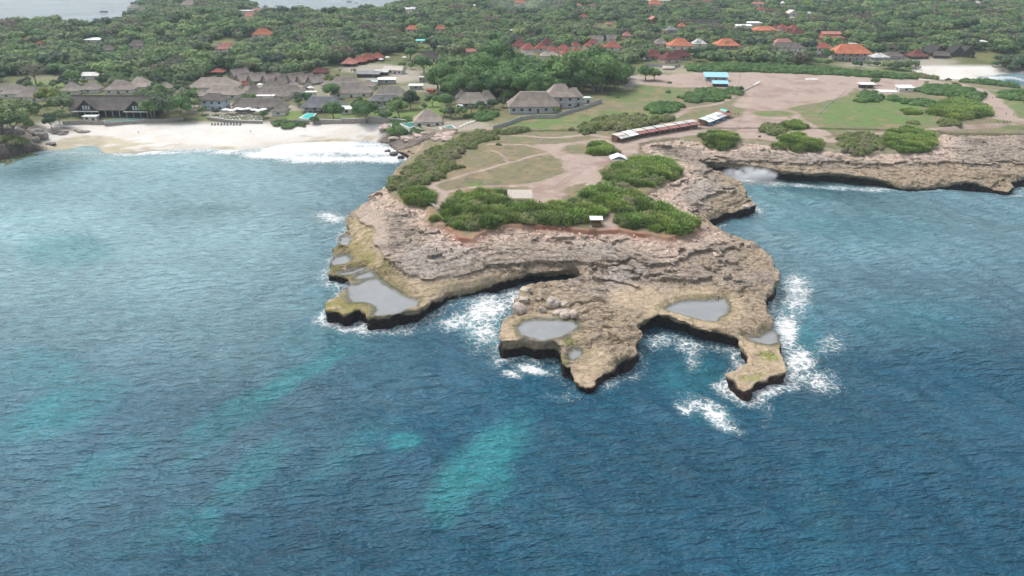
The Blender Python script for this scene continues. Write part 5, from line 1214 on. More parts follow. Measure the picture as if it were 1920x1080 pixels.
# ---------------------------------------------------------------- kiosks and shelters
def shelter(px, py, w, d, h, slope, rm, label, name="shelter", cat="shelter", counter=None, rz=0.0, slats=0, low_wall=None):
    x, y, z = spot(px, py, 11.3); root = empty(name, (x, y + d / 2, z), rz); tag(root, label, cat)
    HOUSES.append((x, y + d / 2, max(w, d) * .6, px - w * 2.5, py - 24, px + w * 2.5, py, y))
    for sx in (-1, 1):
        for sy in (-1, 1): MB().box((sx * (w / 2 - .2), sy * (d / 2 - .2), h / 2 - .4), (.14, .14, h + .7 + (slope if sy > 0 else 0))).obj("post", WOOD, root)
    if slats:
        for i in range(slats):
            a = -w / 2 + w * i / slats; b = a + w / slats - .05
            MB().loft([[(a, -d / 2 - .3, h), (a, d / 2 + .3, h + slope), (a, d / 2 + .3, h + slope - .1), (a, -d / 2 - .3, h - .1)], [(b, -d / 2 - .3, h), (b, d / 2 + .3, h + slope), (b, d / 2 + .3, h + slope - .1), (b, -d / 2 - .3, h - .1)]]).obj("plank", PALEWOOD, root)
    else:
        MB().loft([[(-w / 2 - .2, -d / 2 - .3, h), (-w / 2 - .2, d / 2 + .3, h + slope), (-w / 2 - .2, d / 2 + .3, h + slope - .1), (-w / 2 - .2, -d / 2 - .3, h - .1)], [(w / 2 + .2, -d / 2 - .3, h), (w / 2 + .2, d / 2 + .3, h + slope), (w / 2 + .2, d / 2 + .3, h + slope - .1), (w / 2 + .2, -d / 2 - .3, h - .1)]]).obj("roof", RM[rm], root)
    if counter: MB().box((0, -d / 2 + .2, .55), (w - .3, .3, 1.2)).obj("counter", WM[counter], root); MB().box((0, d / 2 - .3, h / 2), (w - .3, .1, h)).obj("back_wall", WM[counter], root)
    if low_wall: MB().box((0, d / 2 - .3, h / 2), (w - .3, .12, h)).obj("back_wall", WM[low_wall], root)
    return root
shelter(975, 382, 9.5, 5.5, 2.3, 1.5, 'beige', "plank roofed open shelter behind the front thicket", slats=12)
shelter(1118, 425, 4.2, 2.6, 2.6, .35, 'white', "small brown kiosk with a white sheet roof on the edge of the red scarp", name="kiosk", cat="kiosk", counter='brown')
tr = shelter(1160, 310, 7.0, 6.0, 2.6, .0, 'white', "open timber tent with a white canvas roof beside the big thicket", name="tent", cat="tent", counter=None)
roof_gable(7.2, 6.4, 1.5, 2.7, 'y', th=.06).obj("canvas", RM['white'], tr); MB().box((0, .4, .45), (3.5, .9, .9)).obj("bench", WOOD, tr)
H('shed', 1345, 153, 42, .6, -6, 3.2, 2.0, 'blue', 'grey', 3, "grey walled workshop with a pale blue sheet roof on the dirt field", name="workshop", cat="workshop", porch=1)
H('shed', 1352, 163, 28, .6, -6, 2.2, 1.3, 'blue', 'timber', 1, "low lean-to with a pale blue sheet roof in front of the workshop", name="shed", cat="shed")
H('shed', 1626, 166, 26, .5, 0, 2.8, .6, 'white', 'timber', 3, "small dark kiosk with a white roof at the field edge", name="kiosk", cat="kiosk", porch=2)
H('shed', 1699, 172, 27, .6, 4, 2.6, 1.0, 'white', 'white', 1, "white roofed shack against the right hand bushes", name="shack", cat="shack")
H('shed', 170, 229, 24, .5, 0, 2.8, .2, 'white', 'white', 2, "white pool kiosk at the left end of the restaurant terrace", name="kiosk", cat="kiosk")
x, y, z = spot(1660, 171, 11); o = MB().loft([[(-7, -3, 0), (7, -4.5, 0), (6, 1, .5), (-6, 3, .5)], [(-7, -3, .1), (7, -4.5, .1), (6, 1, .6), (-6, 3, .6)]]).obj("tarpaulin", RM['white']); o.location = (x, y, z + .1); tag(o, "flat white tarpaulin spread between the kiosk and the shack", "tarpaulin")
x, y, z = spot(1522, 149, 11); o = MB().box((0, 0, .1), (9, 4, .5)).obj("sheet_pile", RM['white']); o.location = (x, y, z); tag(o, "pile of white sheets lying on the dirt field", "pile")

# ---------------------------------------------------------------- walls
def wall_line(pts, h, th, mat, label, zb=None, name="wall", cat="wall", group=None, cap=None):
    P = [spot(a, b, zb or 8) for a, b in pts]; c = P[len(P) // 2]
    rings_l = []
    root = empty(name, c); tag(root, label, cat, group)
    for i in range(len(P) - 1):
        a, b = P[i], P[i + 1]; L = math.hypot(b[0] - a[0], b[1] - a[1]); rz = math.atan2(b[1] - a[1], b[0] - a[0]); zt = max(a[2], b[2]) + h; zl = min(a[2], b[2]) - 1.0
        MB().box(((a[0] + b[0]) / 2 - c[0], (a[1] + b[1]) / 2 - c[1], (zt + zl) / 2 - c[2]), (L + th * .5, th, zt - zl), rz).obj("panel", mat, root)
        if cap: MB().box(((a[0] + b[0]) / 2 - c[0], (a[1] + b[1]) / 2 - c[1], zt - c[2] + .06), (L + th * .6, th + .15, .14), rz).obj("coping", cap, root)
wall_line([(120, 240), (160, 239), (205, 237), (255, 233), (310, 229), (345, 226)], 1.6, .6, WM['stone'], "low stone wall between the restaurant pool and the sand", cap=WM['stone'])
wall_line([(390, 226), (420, 230), (450, 231), (492, 232)], 1.6, .6, WM['stone'], "stone terrace wall under the beach club parasols", cap=WM['white'])
wall_line([(508, 233), (540, 233), (580, 234)], 2.2, .6, WM['stone'], "stone wall below the villa lawn and hedge", cap=WM['stone'])
wall_line([(588, 233), (640, 232), (690, 231), (760, 234)], 2.2, .6, WM['stone'], "long stone wall right of the turquoise pool above the sand", cap=WM['white'])
wall_line([(925, 243), (950, 236), (975, 226), (1000, 222), (1040, 222), (1062, 214), (1095, 205), (1128, 193)], 2.0, .3, WM['concrete'], "grey block wall round the two big grey villas")
wall_line([(0, 137), (20, 138)], 4, .3, WM['grey'], "grey fence wall panel at the far left edge", name="fence", cat="fence"); wall_line([(25, 136), (55, 132)], 4, .3, WM['grey'], "slanting grey fence wall beside the bare brown tree", name="fence", cat="fence"); wall_line([(114, 133), (178, 134)], 3, .3, WM['grey'], "long grey fence wall behind the small white house", name="fence", cat="fence")
wall_line([(1210, 124), (1262, 128), (1275, 125)], 2.4, .3, WM['concrete'], "plain grey wall in front of the maroon roofed houses")
wall_line([(1392, 172), (1422, 158)], .5, .8, WM['concrete'], "low concrete kerb on the dirt field", name="kerb", cat="kerb"); wall_line([(1413, 161), (1424, 155)], .7, 1.2, WM['white'], "short white slab on the dirt field", name="slab", cat="slab")
wall_line([(1529, 219), (1540, 209), (1551, 199), (1562, 190), (1577, 178), (1592, 165)], .06, .22, WM['concrete'], "thin straight drain edge across the green field", name="drain", cat="drain")
wall_line([(760, 243), (792, 250), (830, 250), (858, 247)], 1.8, .4, WM['cream'], "cream garden wall in front of the peaked villa")
wall_line([(795, 179), (840, 177)], 1.8, .3, WM['white'], "white garden wall at the edge of the grove lawn")
wall_line([(700, 212), (735, 200)], 1.6, .3, WM['white'], "white garden wall running up beside the round bush")

# ---------------------------------------------------------------- swimming pools and terraces
AQUA = water_pool_mat("swimming_pool_water", (0.10, 0.62, 0.60), 0.06, .05); DEEPG = water_pool_mat("green_pool_water", (0.10, 0.30, 0.27), 0.06, .05)
def swim(pts, zoff, mat, deck, label, name="swimming_pool"):
    cx = sum(p[0] for p in pts) / len(pts); cy_ = sum(p[1] for p in pts) / len(pts); z = spot(cx, cy_)[2] + zoff
    P = WP(pts, z); O = offset_poly(list(P), 1.0); c = P.mean(0)
    root = empty(name, (c[0], c[1], z)); tag(root, label, "pool")
    MB().loft([[(a - c[0], b - c[1], -2.5) for a, b in O], [(a - c[0], b - c[1], 0.0) for a, b in O]]).obj("deck", deck, root)
    s = sheet_from_poly("water", [(a - c[0], b - c[1]) for a, b in P], 0.03, mat); s.parent = root
swim([(563, 221), (577, 212), (591, 213), (581, 223)], .9, AQUA, WM['white'], "turquoise swimming pool on the villa lawn")
swim([(196, 226), (268, 222), (268, 225), (198, 229)], 1.0, DEEPG, WM['stone'], "long green swimming pool in front of the beach restaurant")
swim([(752, 232), (770, 229), (785, 233), (768, 239)], 1.2, DEEPG, WM['white'], "raised green pool left of the peaked villa")
swim([(826, 239), (846, 235), (854, 241), (838, 246)], .8, DEEPG, WM['white'], "small green pool on the right terrace of the peaked villa")
LM = simple_mat('white_lounger', (0.75, 0.74, 0.72), .7, .05, 1); DK = simple_mat('charcoal_cushion', (0.05, 0.05, 0.055), .8, .1, 1)
def lounger(px, py, rz, label, group, mat=LM, name="sun_lounger", zoff=0.0):
    x, y, z = spot(px, py); root = empty(name, (x, y, z + zoff), rz); tag(root, label, "lounger", group)
    MB().box((0, 0, .32), (.8, 1.5, .16)).obj("seat", mat, root); MB().loft([[(-.4, .7, .3), (.4, .7, .3), (.4, .75, .45), (-.4, .75, .45)], [(-.4, 1.35, .85), (.4, 1.35, .85), (.4, 1.4, .98), (-.4, 1.4, .98)]]).obj("backrest", mat, root)
    for sx in (-.32, .32):
        for sy in (-.6, .6): MB().box((sx, sy, .12), (.08, .08, .25)).obj("leg", mat, root)
for i, (a, b) in enumerate([(862, 240), (868, 237), (874, 234), (880, 232), (886, 230), (893, 227)]): lounger(a, b, -.7, "white sun lounger in the row along the grey terrace wall", "white loungers on the villa terrace", zoff=.3)
for i in range(10): lounger(397 + i * 5.9, 235 + (i % 2) * .5, .1 * (i % 3), "dark beach lounger in the row on the white sand below the beach club", "dark loungers on the sand", DK)
def parasol(px, py, r, label, group=None, h=2.7):
    x, y, z = spot(px, py); root = empty("parasol", (x, y, z)); tag(root, label, "parasol", group)
    MB().tube([(0, 0, -.2), (0, 0, h + .5)], .05, 5).obj("pole", POSTM, root)
    rings = [[(q * math.cos(t * math.pi / 4), q * math.sin(t * math.pi / 4), zz) for t in range(8)] for q, zz in ((r, h - .12), (r, h), (r * .5, h + .45), (.06, h + .75))]
    MB().loft(rings).obj("canopy", RM['white'], root)
for a, b, lab in [(488, 165, "white parasol between the A-frame huts and the peaked huts"), (583, 171, "white parasol left of the round dark tree"), (715, 117, "white parasol right of the red pavilion row, nearer one"), (727, 113, "white parasol right of the red pavilion row, farther one"), (759, 113, "white parasol by the lane left of the dark hip roof"),
                  (862, 206, "white parasol on the left side of the veranda villa"), (1520, 92, "white parasol near the wide dark brown roof"), (548, 172, "small white parasol on the resort lane")]: parasol(a, b, 2.4, lab)
for i, (a, b) in enumerate([(447, 212), (456, 213), (466, 212), (478, 214), (488, 216), (495, 213), (436, 215), (425, 214)]): parasol(a, b, 2.6, "white square parasol on the crowded beach club terrace", "beach club parasols")
for i in range(26):
    a = 395 + (i * 37) % 100; b = 219 + (i * 13) % 9
    x, y, z = spot(a, b); root = empty("lounge_chair", (x, y, z), i * .9); tag(root, "white lounge chair on the crowded beach club terrace", "chair", "beach club chairs")
    MB().box((0, 0, .3), (1.1, 1.1, .6)).obj("seat", LM, root); MB().box((0, .5, .75), (1.1, .2, .6)).obj("backrest", LM, root)

# ---------------------------------------------------------------- poles and signs
def pole(px, py, h, label, mat=POSTM, arm=True, r=.14, lean=0.0):
    x, y, z = spot(px, py); root = empty("utility_pole", (x, y, z)); tag(root, label, "pole", None)
    MB().tube([(0, 0, -.5), (lean, 0, h)], [r, r * .7], 6).obj("shaft", mat, root)
    if arm:
        MB().box((lean, 0, h - .6), (2.4, .15, .15)).obj("crossarm", mat, root)
        for q in (-1, 0, 1): MB().box((lean + q, 0, h - .35), (.15, .15, .35)).obj("insulator", mat, root)
for a, b, h_, lab, arm in [(615, 125, 18, "tall thin pole at the wood edge above the resort", False), (764, 112, 11, "pale utility pole left of the tall round tree", True), (840, 108, 10, "pale utility pole behind the left end of the grove", True), (869, 122, 10, "white pole rising over the grove", False), (648, 158, 12, "pale pole in front of the thatched roofs", False), (670, 125, 10, "curved lamp pole by the red pavilions", True),
        (1134, 128, 9, "left of the twin utility poles above the grove", True), (1140, 128, 9, "right of the twin utility poles above the grove", True), (1171, 138, 12, "utility pole where the lane meets the dirt field", True), (1195, 178, 9, "thin dark pole standing in the green field", False), (1003, 98, 11, "white pole between the red roofs", True), (536, 180, 8, "pole beside the wide resort roof", False), (512, 200, 8, "pale pole behind the beach club roof", False), (1012, 172, 8, "thin pole behind the broad blunt villa roof", False), (1383, 176, 13, "tall pale lamp post on the dirt field", True)]:
    pole(a, b, h_, lab, arm=arm)
def sign(px, py, w, h, mat, label):
    x, y, z = spot(px, py, 11.2); root = empty("sign_board", (x, y, z), random.uniform(-.2, .2)); tag(root, label, "sign")
    MB().box((0, 0, .5 + h / 2), (w, .1, h)).obj("board", mat, root)
    for sx in (-.4, .4): MB().box((sx * w, .08, .3), (.1, .1, 1.1 + h * .6)).obj("post", WOOD, root)
sign(1099, 248, 3.4, 1.6, WM['timber'], "dark sign board at the edge of the green field"); sign(1014, 268, 1.2, 1.1, RM['mint'], "small pale sign on the dry grass"); sign(1424, 259, 1.3, .8, WM['timber'], "tiny dark sign on the cliff edge path"); sign(1103, 282, .8, .9, WM['white'], "little white board left of the round bush by the track")
# steps and rail at the scarp
x, y, z = spot(1113, 443, 10.0); root = empty("wooden_steps", (x, y, z), 0); tag(root, "brown plank steps going down the red scarp below the kiosk", "steps")
for i in range(6): MB().box((0, .5 * i, .28 * i), (2.6, .5, .12)).obj("tread", WM['brown'], root)
for sx in (-1.35, 1.35): MB().loft([[(sx - .06, -.3, -.25), (sx + .06, -.3, -.25), (sx + .06, -.3, 0), (sx - .06, -.3, 0)], [(sx - .06, 2.9, 1.4), (sx + .06, 2.9, 1.4), (sx + .06, 2.9, 1.65), (sx - .06, 2.9, 1.65)]]).obj("stringer", WM['brown'], root)
x, y, z = spot(813, 392, 11); root = empty("log_rail", (x, y, z)); tag(root, "bleached log rail beside the red path on the left of the headland", "rail")
MB().tube([(-2.6, 5.5, .9), (0, 2.0, .8), (1.6, -2.5, .7)], [.16, .17, .14], 6).obj("rail", PALEWOOD, root)
MB().tube([(-1.0, 5.0, .9), (.9, 2.0, .5), (2.3, -2.2, .5)], [.12, .13, .1], 6).obj("rail", PALEWOOD, root)
for q in ((-2.4, 5.2), (0, 2.0), (1.6, -2.3)): MB().tube([(q[0], q[1], -.4), (q[0], q[1], 1.0)], .12, 5).obj("post", PALEWOOD, root)

# ---------------------------------------------------------------- people
SKIN = simple_mat('skin', (0.32, 0.19, 0.13), .6, .05, 3); HAIR = simple_mat('dark_hair', (0.02, 0.016, 0.014), .6, .1, 3)
CLOTH = {n: simple_mat('cloth_' + n, c, .85, .1, 3) for n, c in dict(white=(.75, .74, .72), black=(.03, .03, .035), blue=(.10, .22, .50), red=(.45, .06, .05), grey=(.22, .22, .23), khaki=(.34, .27, .17), navy=(.03, .04, .09)).items()}
def body_mesh(pose):
    # joints: pelvis 0 ...
    if pose == 'stand': J = dict(pel=(0, 0, .93), che=(0, 0, 1.28), nec=(0, 0, 1.45), hea=(0, .01, 1.60), top=(0, 0, 1.72), sl=(-.19, 0, 1.40), el=(-.25, .02, 1.13), hl=(-.24, -.06, .86), sr=(.19, 0, 1.40), er=(.25, .02, 1.13), hr=(.24, -.06, .86), kl=(-.11, -.02, .5), fl=(-.12, .02, .09), tl=(-.13, -.16, .05), kr=(.11, -.02, .5), fr=(.12, .02, .09), tr=(.13, -.16, .05))
    elif pose == 'walk': J = dict(pel=(0, 0, .92), che=(0, -.03, 1.27), nec=(0, -.04, 1.44), hea=(0, -.05, 1.59), top=(0, -.05, 1.71), sl=(-.19, 0, 1.39), el=(-.25, .12, 1.15), hl=(-.24, .16, .9), sr=(.19, -.04, 1.39), er=(.25, -.14, 1.16), hr=(.22, -.32, .98), kl=(-.1, -.2, .54), fl=(-.11, -.22, .09), tl=(-.12, -.4, .06), kr=(.1, .1, .5), fr=(.11, .34, .14), tr=(.12, .2, .05))
    else: J = dict(pel=(0, 0, .24), che=(0, .0, .6), nec=(0, -.02, .78), hea=(0, -.03, .93), top=(0, -.03, 1.05), sl=(-.19, 0, .73), el=(-.27, -.14, .5), hl=(-.16, -.34, .46), sr=(.19, 0, .73), er=(.27, -.14, .5), hr=(.16, -.34, .46), kl=(-.14, -.42, .46), fl=(-.14, -.5, .1), tl=(-.15, -.68, .06), kr=(.14, -.42, .46), fr=(.14, -.5, .1), tr=(.15, -.68, .06))
    names = list(J); ix = {n: i for i, n in enumerate(names)}
    E = [('pel', 'che'), ('che', 'nec'), ('nec', 'hea'), ('hea', 'top'), ('che', 'sl'), ('sl', 'el'), ('el', 'hl'), ('che', 'sr'), ('sr', 'er'), ('er', 'hr'), ('pel', 'kl'), ('kl', 'fl'), ('fl', 'tl'), ('pel', 'kr'), ('kr', 'fr'), ('fr', 'tr')]
    R = dict(pel=.16, che=.165, nec=.065, hea=.105, top=.075, sl=.075, el=.05, hl=.04, sr=.075, er=.05, hr=.04, kl=.075, fl=.05, tl=.045, kr=.075, fr=.05, tr=.045)
    me = bpy.data.meshes.new("person_body"); me.from_pydata([J[n] for n in names], [(ix[a], ix[b]) for a, b in E], [])
    ob = bpy.data.objects.new("tmp_person", me); COL.objects.link(ob)
    m = ob.modifiers.new("skin", 'SKIN'); 
    for i, n in enumerate(names): me.skin_vertices[0].data[i].radius = (R[n], R[n] * .8)
    me.skin_vertices[0].data[ix['pel']].use_root = True
    s = ob.modifiers.new("sub", 'SUBSURF'); s.levels = 1; s.render_levels = 1
    dg = bpy.context.evaluated_depsgraph_get(); dg.update()
    out = bpy.data.meshes.new_from_object(ob.evaluated_get(dg))
    bpy.data.objects.remove(ob)
    zz = {n: J[n][2] for n in J}
    mi = []
    for p in out.polygons:
        c = p.center
        if c.z > zz['hea'] + .03 or (c.z > zz['nec'] + .06 and c.y > zz['hea'] * 0 + J['hea'][1] + .05): k = 3
        elif c.z > zz['nec'] - .01: k = 0
        elif pose == 'sit': k = 1 if (c.z > .34 and c.y > -.2) else (2 if c.y > -.40 else 0)
        elif abs(c.x) > .20: k = 1 if c.z > zz['el'] else 0
        elif c.z > .90: k = 1
        elif c.z > .52: k = 2
        else: k = 0
        mi.append(k)
    out.polygons.foreach_set("material_index", mi); out.polygons.foreach_set("use_smooth", [True] * len(mi))
    return out
BODY = {p: body_mesh(p) for p in ('stand', 'walk', 'sit')}
def person(px, py, pose, shirt, shorts, rz, label, group=None, zoff=0.0):
    me = BODY[pose].copy(); me.name = "person"
    for m in (SKIN, CLOTH[shirt], CLOTH[shorts], HAIR): me.materials.append(m)
    o = bpy.data.objects.new("person", me); COL.objects.link(o); x, y, z = spot(px, py, 10)
    o.location = (x, y, z + zoff); o.rotation_euler = (0, 0, math.radians(rz)); tag(o, label, "person", group)
for a in [(993, 382, 'stand', 'black', 'grey', 20, "person in black standing at the corner of the plank shelter"), (999, 383, 'sit', 'grey', 'blue', -20, "person in grey sitting right of the plank shelter"), (1005, 383, 'stand', 'white', 'khaki', 60, "person in white beside the plank shelter"), (1012, 383, 'stand', 'black', 'black', 0, "rightmost person in dark clothes near the plank shelter"),
          (1108, 430, 'stand', 'white', 'white', 0, "person in white at the left side of the brown kiosk"), (819, 472, 'walk', 'black', 'black', 40, "person in black walking on the pale rock of the headland"), (813, 479, 'sit', 'blue', 'blue', -30, "person in blue sitting on the rock beside the walker in black"), (837, 474, 'sit', 'grey', 'black', 10, "small crouching person right of the walker in black"),
          (711, 366, 'stand', 'white', 'grey', 30, "person in a white top on the left rocks below the thicket"), (716, 370, 'stand', 'black', 'black', 0, "person in black beside the white topped one on the left rocks"), (1347, 563, 'stand', 'black', 'grey', 160, "person in dark clothes at the far edge of the lavender tide pool"), (1293, 324, 'stand', 'navy', 'black', 90, "lone dark clothed person on the rock east of the big thicket"),
          (1855, 228, 'sit', 'navy', 'black', 20, "person in navy crouching on the grass edge left of the group"), (1886, 216, 'walk', 'black', 'blue', 200, "person walking on the path behind the cliff edge group"), (1900, 217, 'walk', 'grey', 'grey', 180, "person in grey on the grass right of the path walker"), (1861, 186, 'walk', 'navy', 'black', 170, "person in navy on the path by the parked scooter"), (1378, 217, 'stand', 'black', 'navy', 10, "left of the two people past the last stall"), (1384, 216, 'stand', 'navy', 'black', -10, "right of the two people past the last stall"),
          (665, 256, 'walk', 'white', 'black', 80, "person on the white sand near the surf"), (470, 250, 'walk', 'red', 'navy', 120, "person in red strolling on the sand below the beach club"), (545, 247, 'sit', 'white', 'blue', 10, "person in white sitting on the sand below the villa wall"), (548, 247, 'sit', 'navy', 'black', -10, "person in navy sitting beside the white one on the sand"), (260, 252, 'walk', 'grey', 'khaki', 60, "person in grey walking on the sand below the restaurant"), (1117, 424, 'stand', 'red', 'black', 0, "vendor in red inside the brown kiosk")]: person(*a)
for i, (a, b, s1, s2, p) in enumerate([(1870, 231, 'black', 'khaki', 'stand'), (1874, 233, 'grey', 'navy', 'stand'), (1880, 232, 'black', 'black', 'stand'), (1883, 233, 'navy', 'grey', 'stand'), (1888, 232, 'red', 'black', 'stand'), (1890, 234, 'black', 'blue', 'sit'), (1893, 232, 'navy', 'black', 'stand'), (1896, 233, 'white', 'black', 'stand')]):
    person(a, b, p, s1, s2, i * 47, "person in the group gathered at the right cliff edge", "people at the right cliff edge")

# ---------------------------------------------------------------- scooters, truck, boats
TYRE = simple_mat('tyre_rubber', (0.02, 0.02, 0.02), .8, .1, 3); CHROME = simple_mat('scooter_metal', (0.3, 0.3, 0.3), .3, .1, 2, metal=.8)
def ring(cx, cz, r, w):
    return [[(s * w, cx + q * math.cos(t), cz + q * math.sin(t)) for s, q in ((-1, r), (1, r), (1, r * .72), (-1, r * .72))] for t in [i * math.pi / 5 for i in range(11)]]
def scooter(px, py, rz, col, label):
    x, y, z = spot(px, py, 11); root = empty("scooter", (x, y, z), rz); tag(root, label, "scooter")
    P = simple_mat('scooter_paint_' + label[:6], col, .3, .05, 2)
    for yy in (-.62, .62):
        wv = MB(); rr = ring(yy, .28, .28, .06)
        for i in range(10): wv.loft([rr[i], rr[i + 1]])
        wv.obj("wheel", TYRE, root)
    MB().loft([[(-.14, -.5, .3), (.14, -.5, .3), (.12, -.5, .75), (-.12, -.5, .75)], [(-.16, .0, .22), (.16, .0, .22), (.16, .0, .36), (-.16, .0, .36)], [(-.16, .25, .25), (.16, .25, .25), (.15, .25, .68), (-.15, .25, .68)], [(-.1, .8, .45), (.1, .8, .45), (.1, .8, .72), (-.1, .8, .72)]]).obj("body", P, root)
    MB().box((0, .42, .77), (.26, .75, .1)).obj("seat", DK, root); MB().tube([(-.33, -.48, 1.0), (0, -.55, .98), (.33, -.48, 1.0)], .025, 5).obj("handlebar", CHROME, root); MB().tube([(0, -.62, .28), (0, -.5, .98)], .04, 5).obj("fork", CHROME, root)
scooter(1123, 346, .6, (.35, .05, .04), "red scooter parked at the edge of the dirt plaza"); scooter(1126, 345, .9, (.05, .05, .05), "black scooter next to the red one on the dirt plaza"); scooter(1849, 186, 1.2, (.7, .7, .7), "white scooter parked beside the right hand bushes"); scooter(1862, 216, .3, (.04, .04, .05), "black scooter on the path behind the cliff edge group")
x, y, z = spot(1778, 150, 10); root = empty("pickup_truck", (x, y, z), math.radians(95)); tag(root, "dark pickup truck parked above the little beach", "truck")
BODYP = simple_mat('truck_paint', (0.03, 0.035, 0.04), .35, .1, 1)
MB().loft([[(-.9, -2.5, .5), (.9, -2.5, .5), (.9, 2.5, .5), (-.9, 2.5, .5)], [(-.95, -2.55, .9), (.95, -2.55, .9), (.95, 2.5, .9), (-.95, 2.5, .9)], [(-.9, -2.4, 1.15), (.9, -2.4, 1.15), (.9, 2.45, 1.15), (-.9, 2.45, 1.15)]]).obj("body", BODYP, root)
MB().loft([[(-.85, -1.0, 1.15), (.85, -1.0, 1.15), (.85, .9, 1.15), (-.85, .9, 1.15)], [(-.7, -.5, 1.85), (.7, -.5, 1.85), (.7, .8, 1.85), (-.7, .8, 1.85)]]).obj("cab", GLASS, root)
for sx in (-.85, .85):
    for sy in (-1.6, 1.6):
        wv = MB(); rr = ring(sy, .4, .4, .14)
        for i in range(10): wv.loft([[(a + sx, b, c) for a, b, c in rr[i]], [(a + sx, b, c) for a, b, c in rr[i + 1]]])
        wv.obj("wheel", TYRE, root)
HULL = simple_mat('boat_hull', (0.62, 0.63, 0.64), .5, .1, .5); HULLD = simple_mat('dark_boat_hull', (0.16, 0.19, 0.22), .5, .1, .5)
def boat(px, py, Lm, rz, dark, cabin, label):
    x, y = W(px, py, 0); root = empty("moored_boat", (x, y, 0), rz); tag(root, label, "boat", None); m = HULLD if dark else HULL
    def sec(t, w, dz): return [(t * Lm / 2, -w, .25 + dz), (t * Lm / 2, -w * 1.2, 1.5 + dz), (t * Lm / 2, w * 1.2, 1.5 + dz), (t * Lm / 2, w, .25 + dz), (t * Lm / 2, 0, -.4 + dz)]
    b = Lm * .11
    MB().loft([sec(-1, b * .6, .2), sec(-.6, b, 0), (sec(0, b, 0)), sec(.6, b * .75, .2), sec(1, .06, .9)]).obj("hull", m, root)
    if cabin:
        MB().box((-.1 * Lm, 0, 2.1), (Lm * .55, b * 1.8, 1.3)).obj("cabin", HULL, root); MB().box((-.1 * Lm, 0, 2.85), (Lm * .62, b * 2.1, .2)).obj("roof", RM['white'], root)
    for s in (-1, 1): MB().tube([(-Lm * .42, s * Lm * .28, .2), (0, s * Lm * .3, .15), (Lm * .42, s * Lm * .28, .5)], .16, 5).obj("outrigger", HULL, root)
    for t in (-.25, .25): MB().tube([(t * Lm, -Lm * .29, .3), (t * Lm, 0, 1.7), (t * Lm, Lm * .29, .3)], .1, 5).obj("outrigger_arm", HULL, root)
for a in [(195, 23, 13, .1, True, True, "outrigger boat moored alone off the left wood"), (498, 12, 10, 0, False, True, "pale boat left of the skyline anchorage"), (521, 12, 9, .2, True, False, "low dark boat second from the left in the anchorage"), (563, 12, 15, .05, False, True, "long covered boat in the middle of the anchorage"), (624, 17, 18, 0, True, True, "longest boat moored nearest the far trees"), (655, 4, 10, .3, True, True, "dark boat at the top edge right of the longest one"), (668, 6, 8, -.3, False, False, "small pale boat right of the dark one at the top edge"), (247, 13, 9, .2, False, False, "small pale boat near the left skyline house"), (283, 6, 9, 0, False, True, "pale boat over the left hill at the top edge")]: boat(*a)

# ---------------------------------------------------------------- boulders
BM = simple_mat('pale_boulder', (0.43, 0.37, 0.31), .95, .4, .9, 1.0)
def boulder(px, py, w, h, seed, label, group=None, mat=BM, zg=6.0):
    r = np.random.default_rng(seed); x, y, z = spot(px, py, zg)
    bm = bmesh.new(); bmesh.ops.create_icosphere(bm, subdivisions=3, radius=1.0)
    P = np.array([v.co[:] for v in bm.verts]); sx, sy = w / 2 * r.uniform(.95, 1.05), w / 2 * r.uniform(.65, .9)
    s = .88 + .30 * n3(P[:, 0] + seed * 3, P[:, 1], P[:, 2], .9, 7) + .14 * n3(P[:, 0], P[:, 1] + seed, P[:, 2], .4, 8)
    P = np.sign(P) * np.abs(P) ** .62 * s[:, None]
    for v, p in zip(bm.verts, P): v.co = (p[0] * sx, p[1] * sy, p[2] * h / 2)
    me = bpy.data.meshes.new("boulder"); bm.to_mesh(me); bm.free(); me.materials.append(mat); me.polygons.foreach_set("use_smooth", [True] * len(me.polygons))
    o = bpy.data.objects.new("boulder", me); COL.objects.link(o); o.location = (x, y, z + h * .12); o.rotation_euler = (0, 0, r.uniform(0, 6)); tag(o, label, "boulder", group); return o
for i, (a, b, w, h, lab) in enumerate([(974, 583, 4.2, 3.6, "large pale boulder at the left edge of the front block"), (1035, 574, 4.4, 3.2, "biggest upright boulder in the line above the pale pool"), (1057, 572, 3.2, 1.8, "flat topped boulder right of the biggest upright one"), (1016, 584, 2.6, 2.2, "small pointed boulder between the two large ones"), (986, 545, 4.0, 2.2, "rounded boulder at the inlet corner of the front block"), (1060, 590, 5.0, 2.4, "long low boulder behind the pale pool"), (1075, 591, 3.4, 2.0, "knobbly boulder at the right end of the line"), (1047, 588, 3.6, 2.0, "tilted boulder touching the long low one"),
        (982, 563, 3.8, 1.6, "grey slab boulder upslope of the left edge boulder"), (1002, 537, 3.2, 1.2, "flat slab beside the rounded inlet boulder"), (1403, 462, 1.6, 1.4, "single bright boulder on the right shoulder of the plateau"), (1345, 473, 3.4, .7, "flat pale slab on the right plateau"), (1400, 382, 3.5, 1.6, "pale boulder at the tip of the east lobe")]):
    boulder(a, b, w, h, 40 + i, lab)
for i, (a, b, w, h, lab) in enumerate([(1168, 141, 9, 4, "pale rubble heap at the lane end beside the tree pair"), (1182, 139, 7, 3.5, "white covered mound right of the rubble heap"), (1254, 129, 14, 3, "white rubble pile below the grey wall")]): boulder(a, b, w, h, 80 + i, lab, zg=10)
WETR = simple_mat('wet_dark_rock', (0.07, 0.062, 0.06), .5, .35, .9, 1.0)
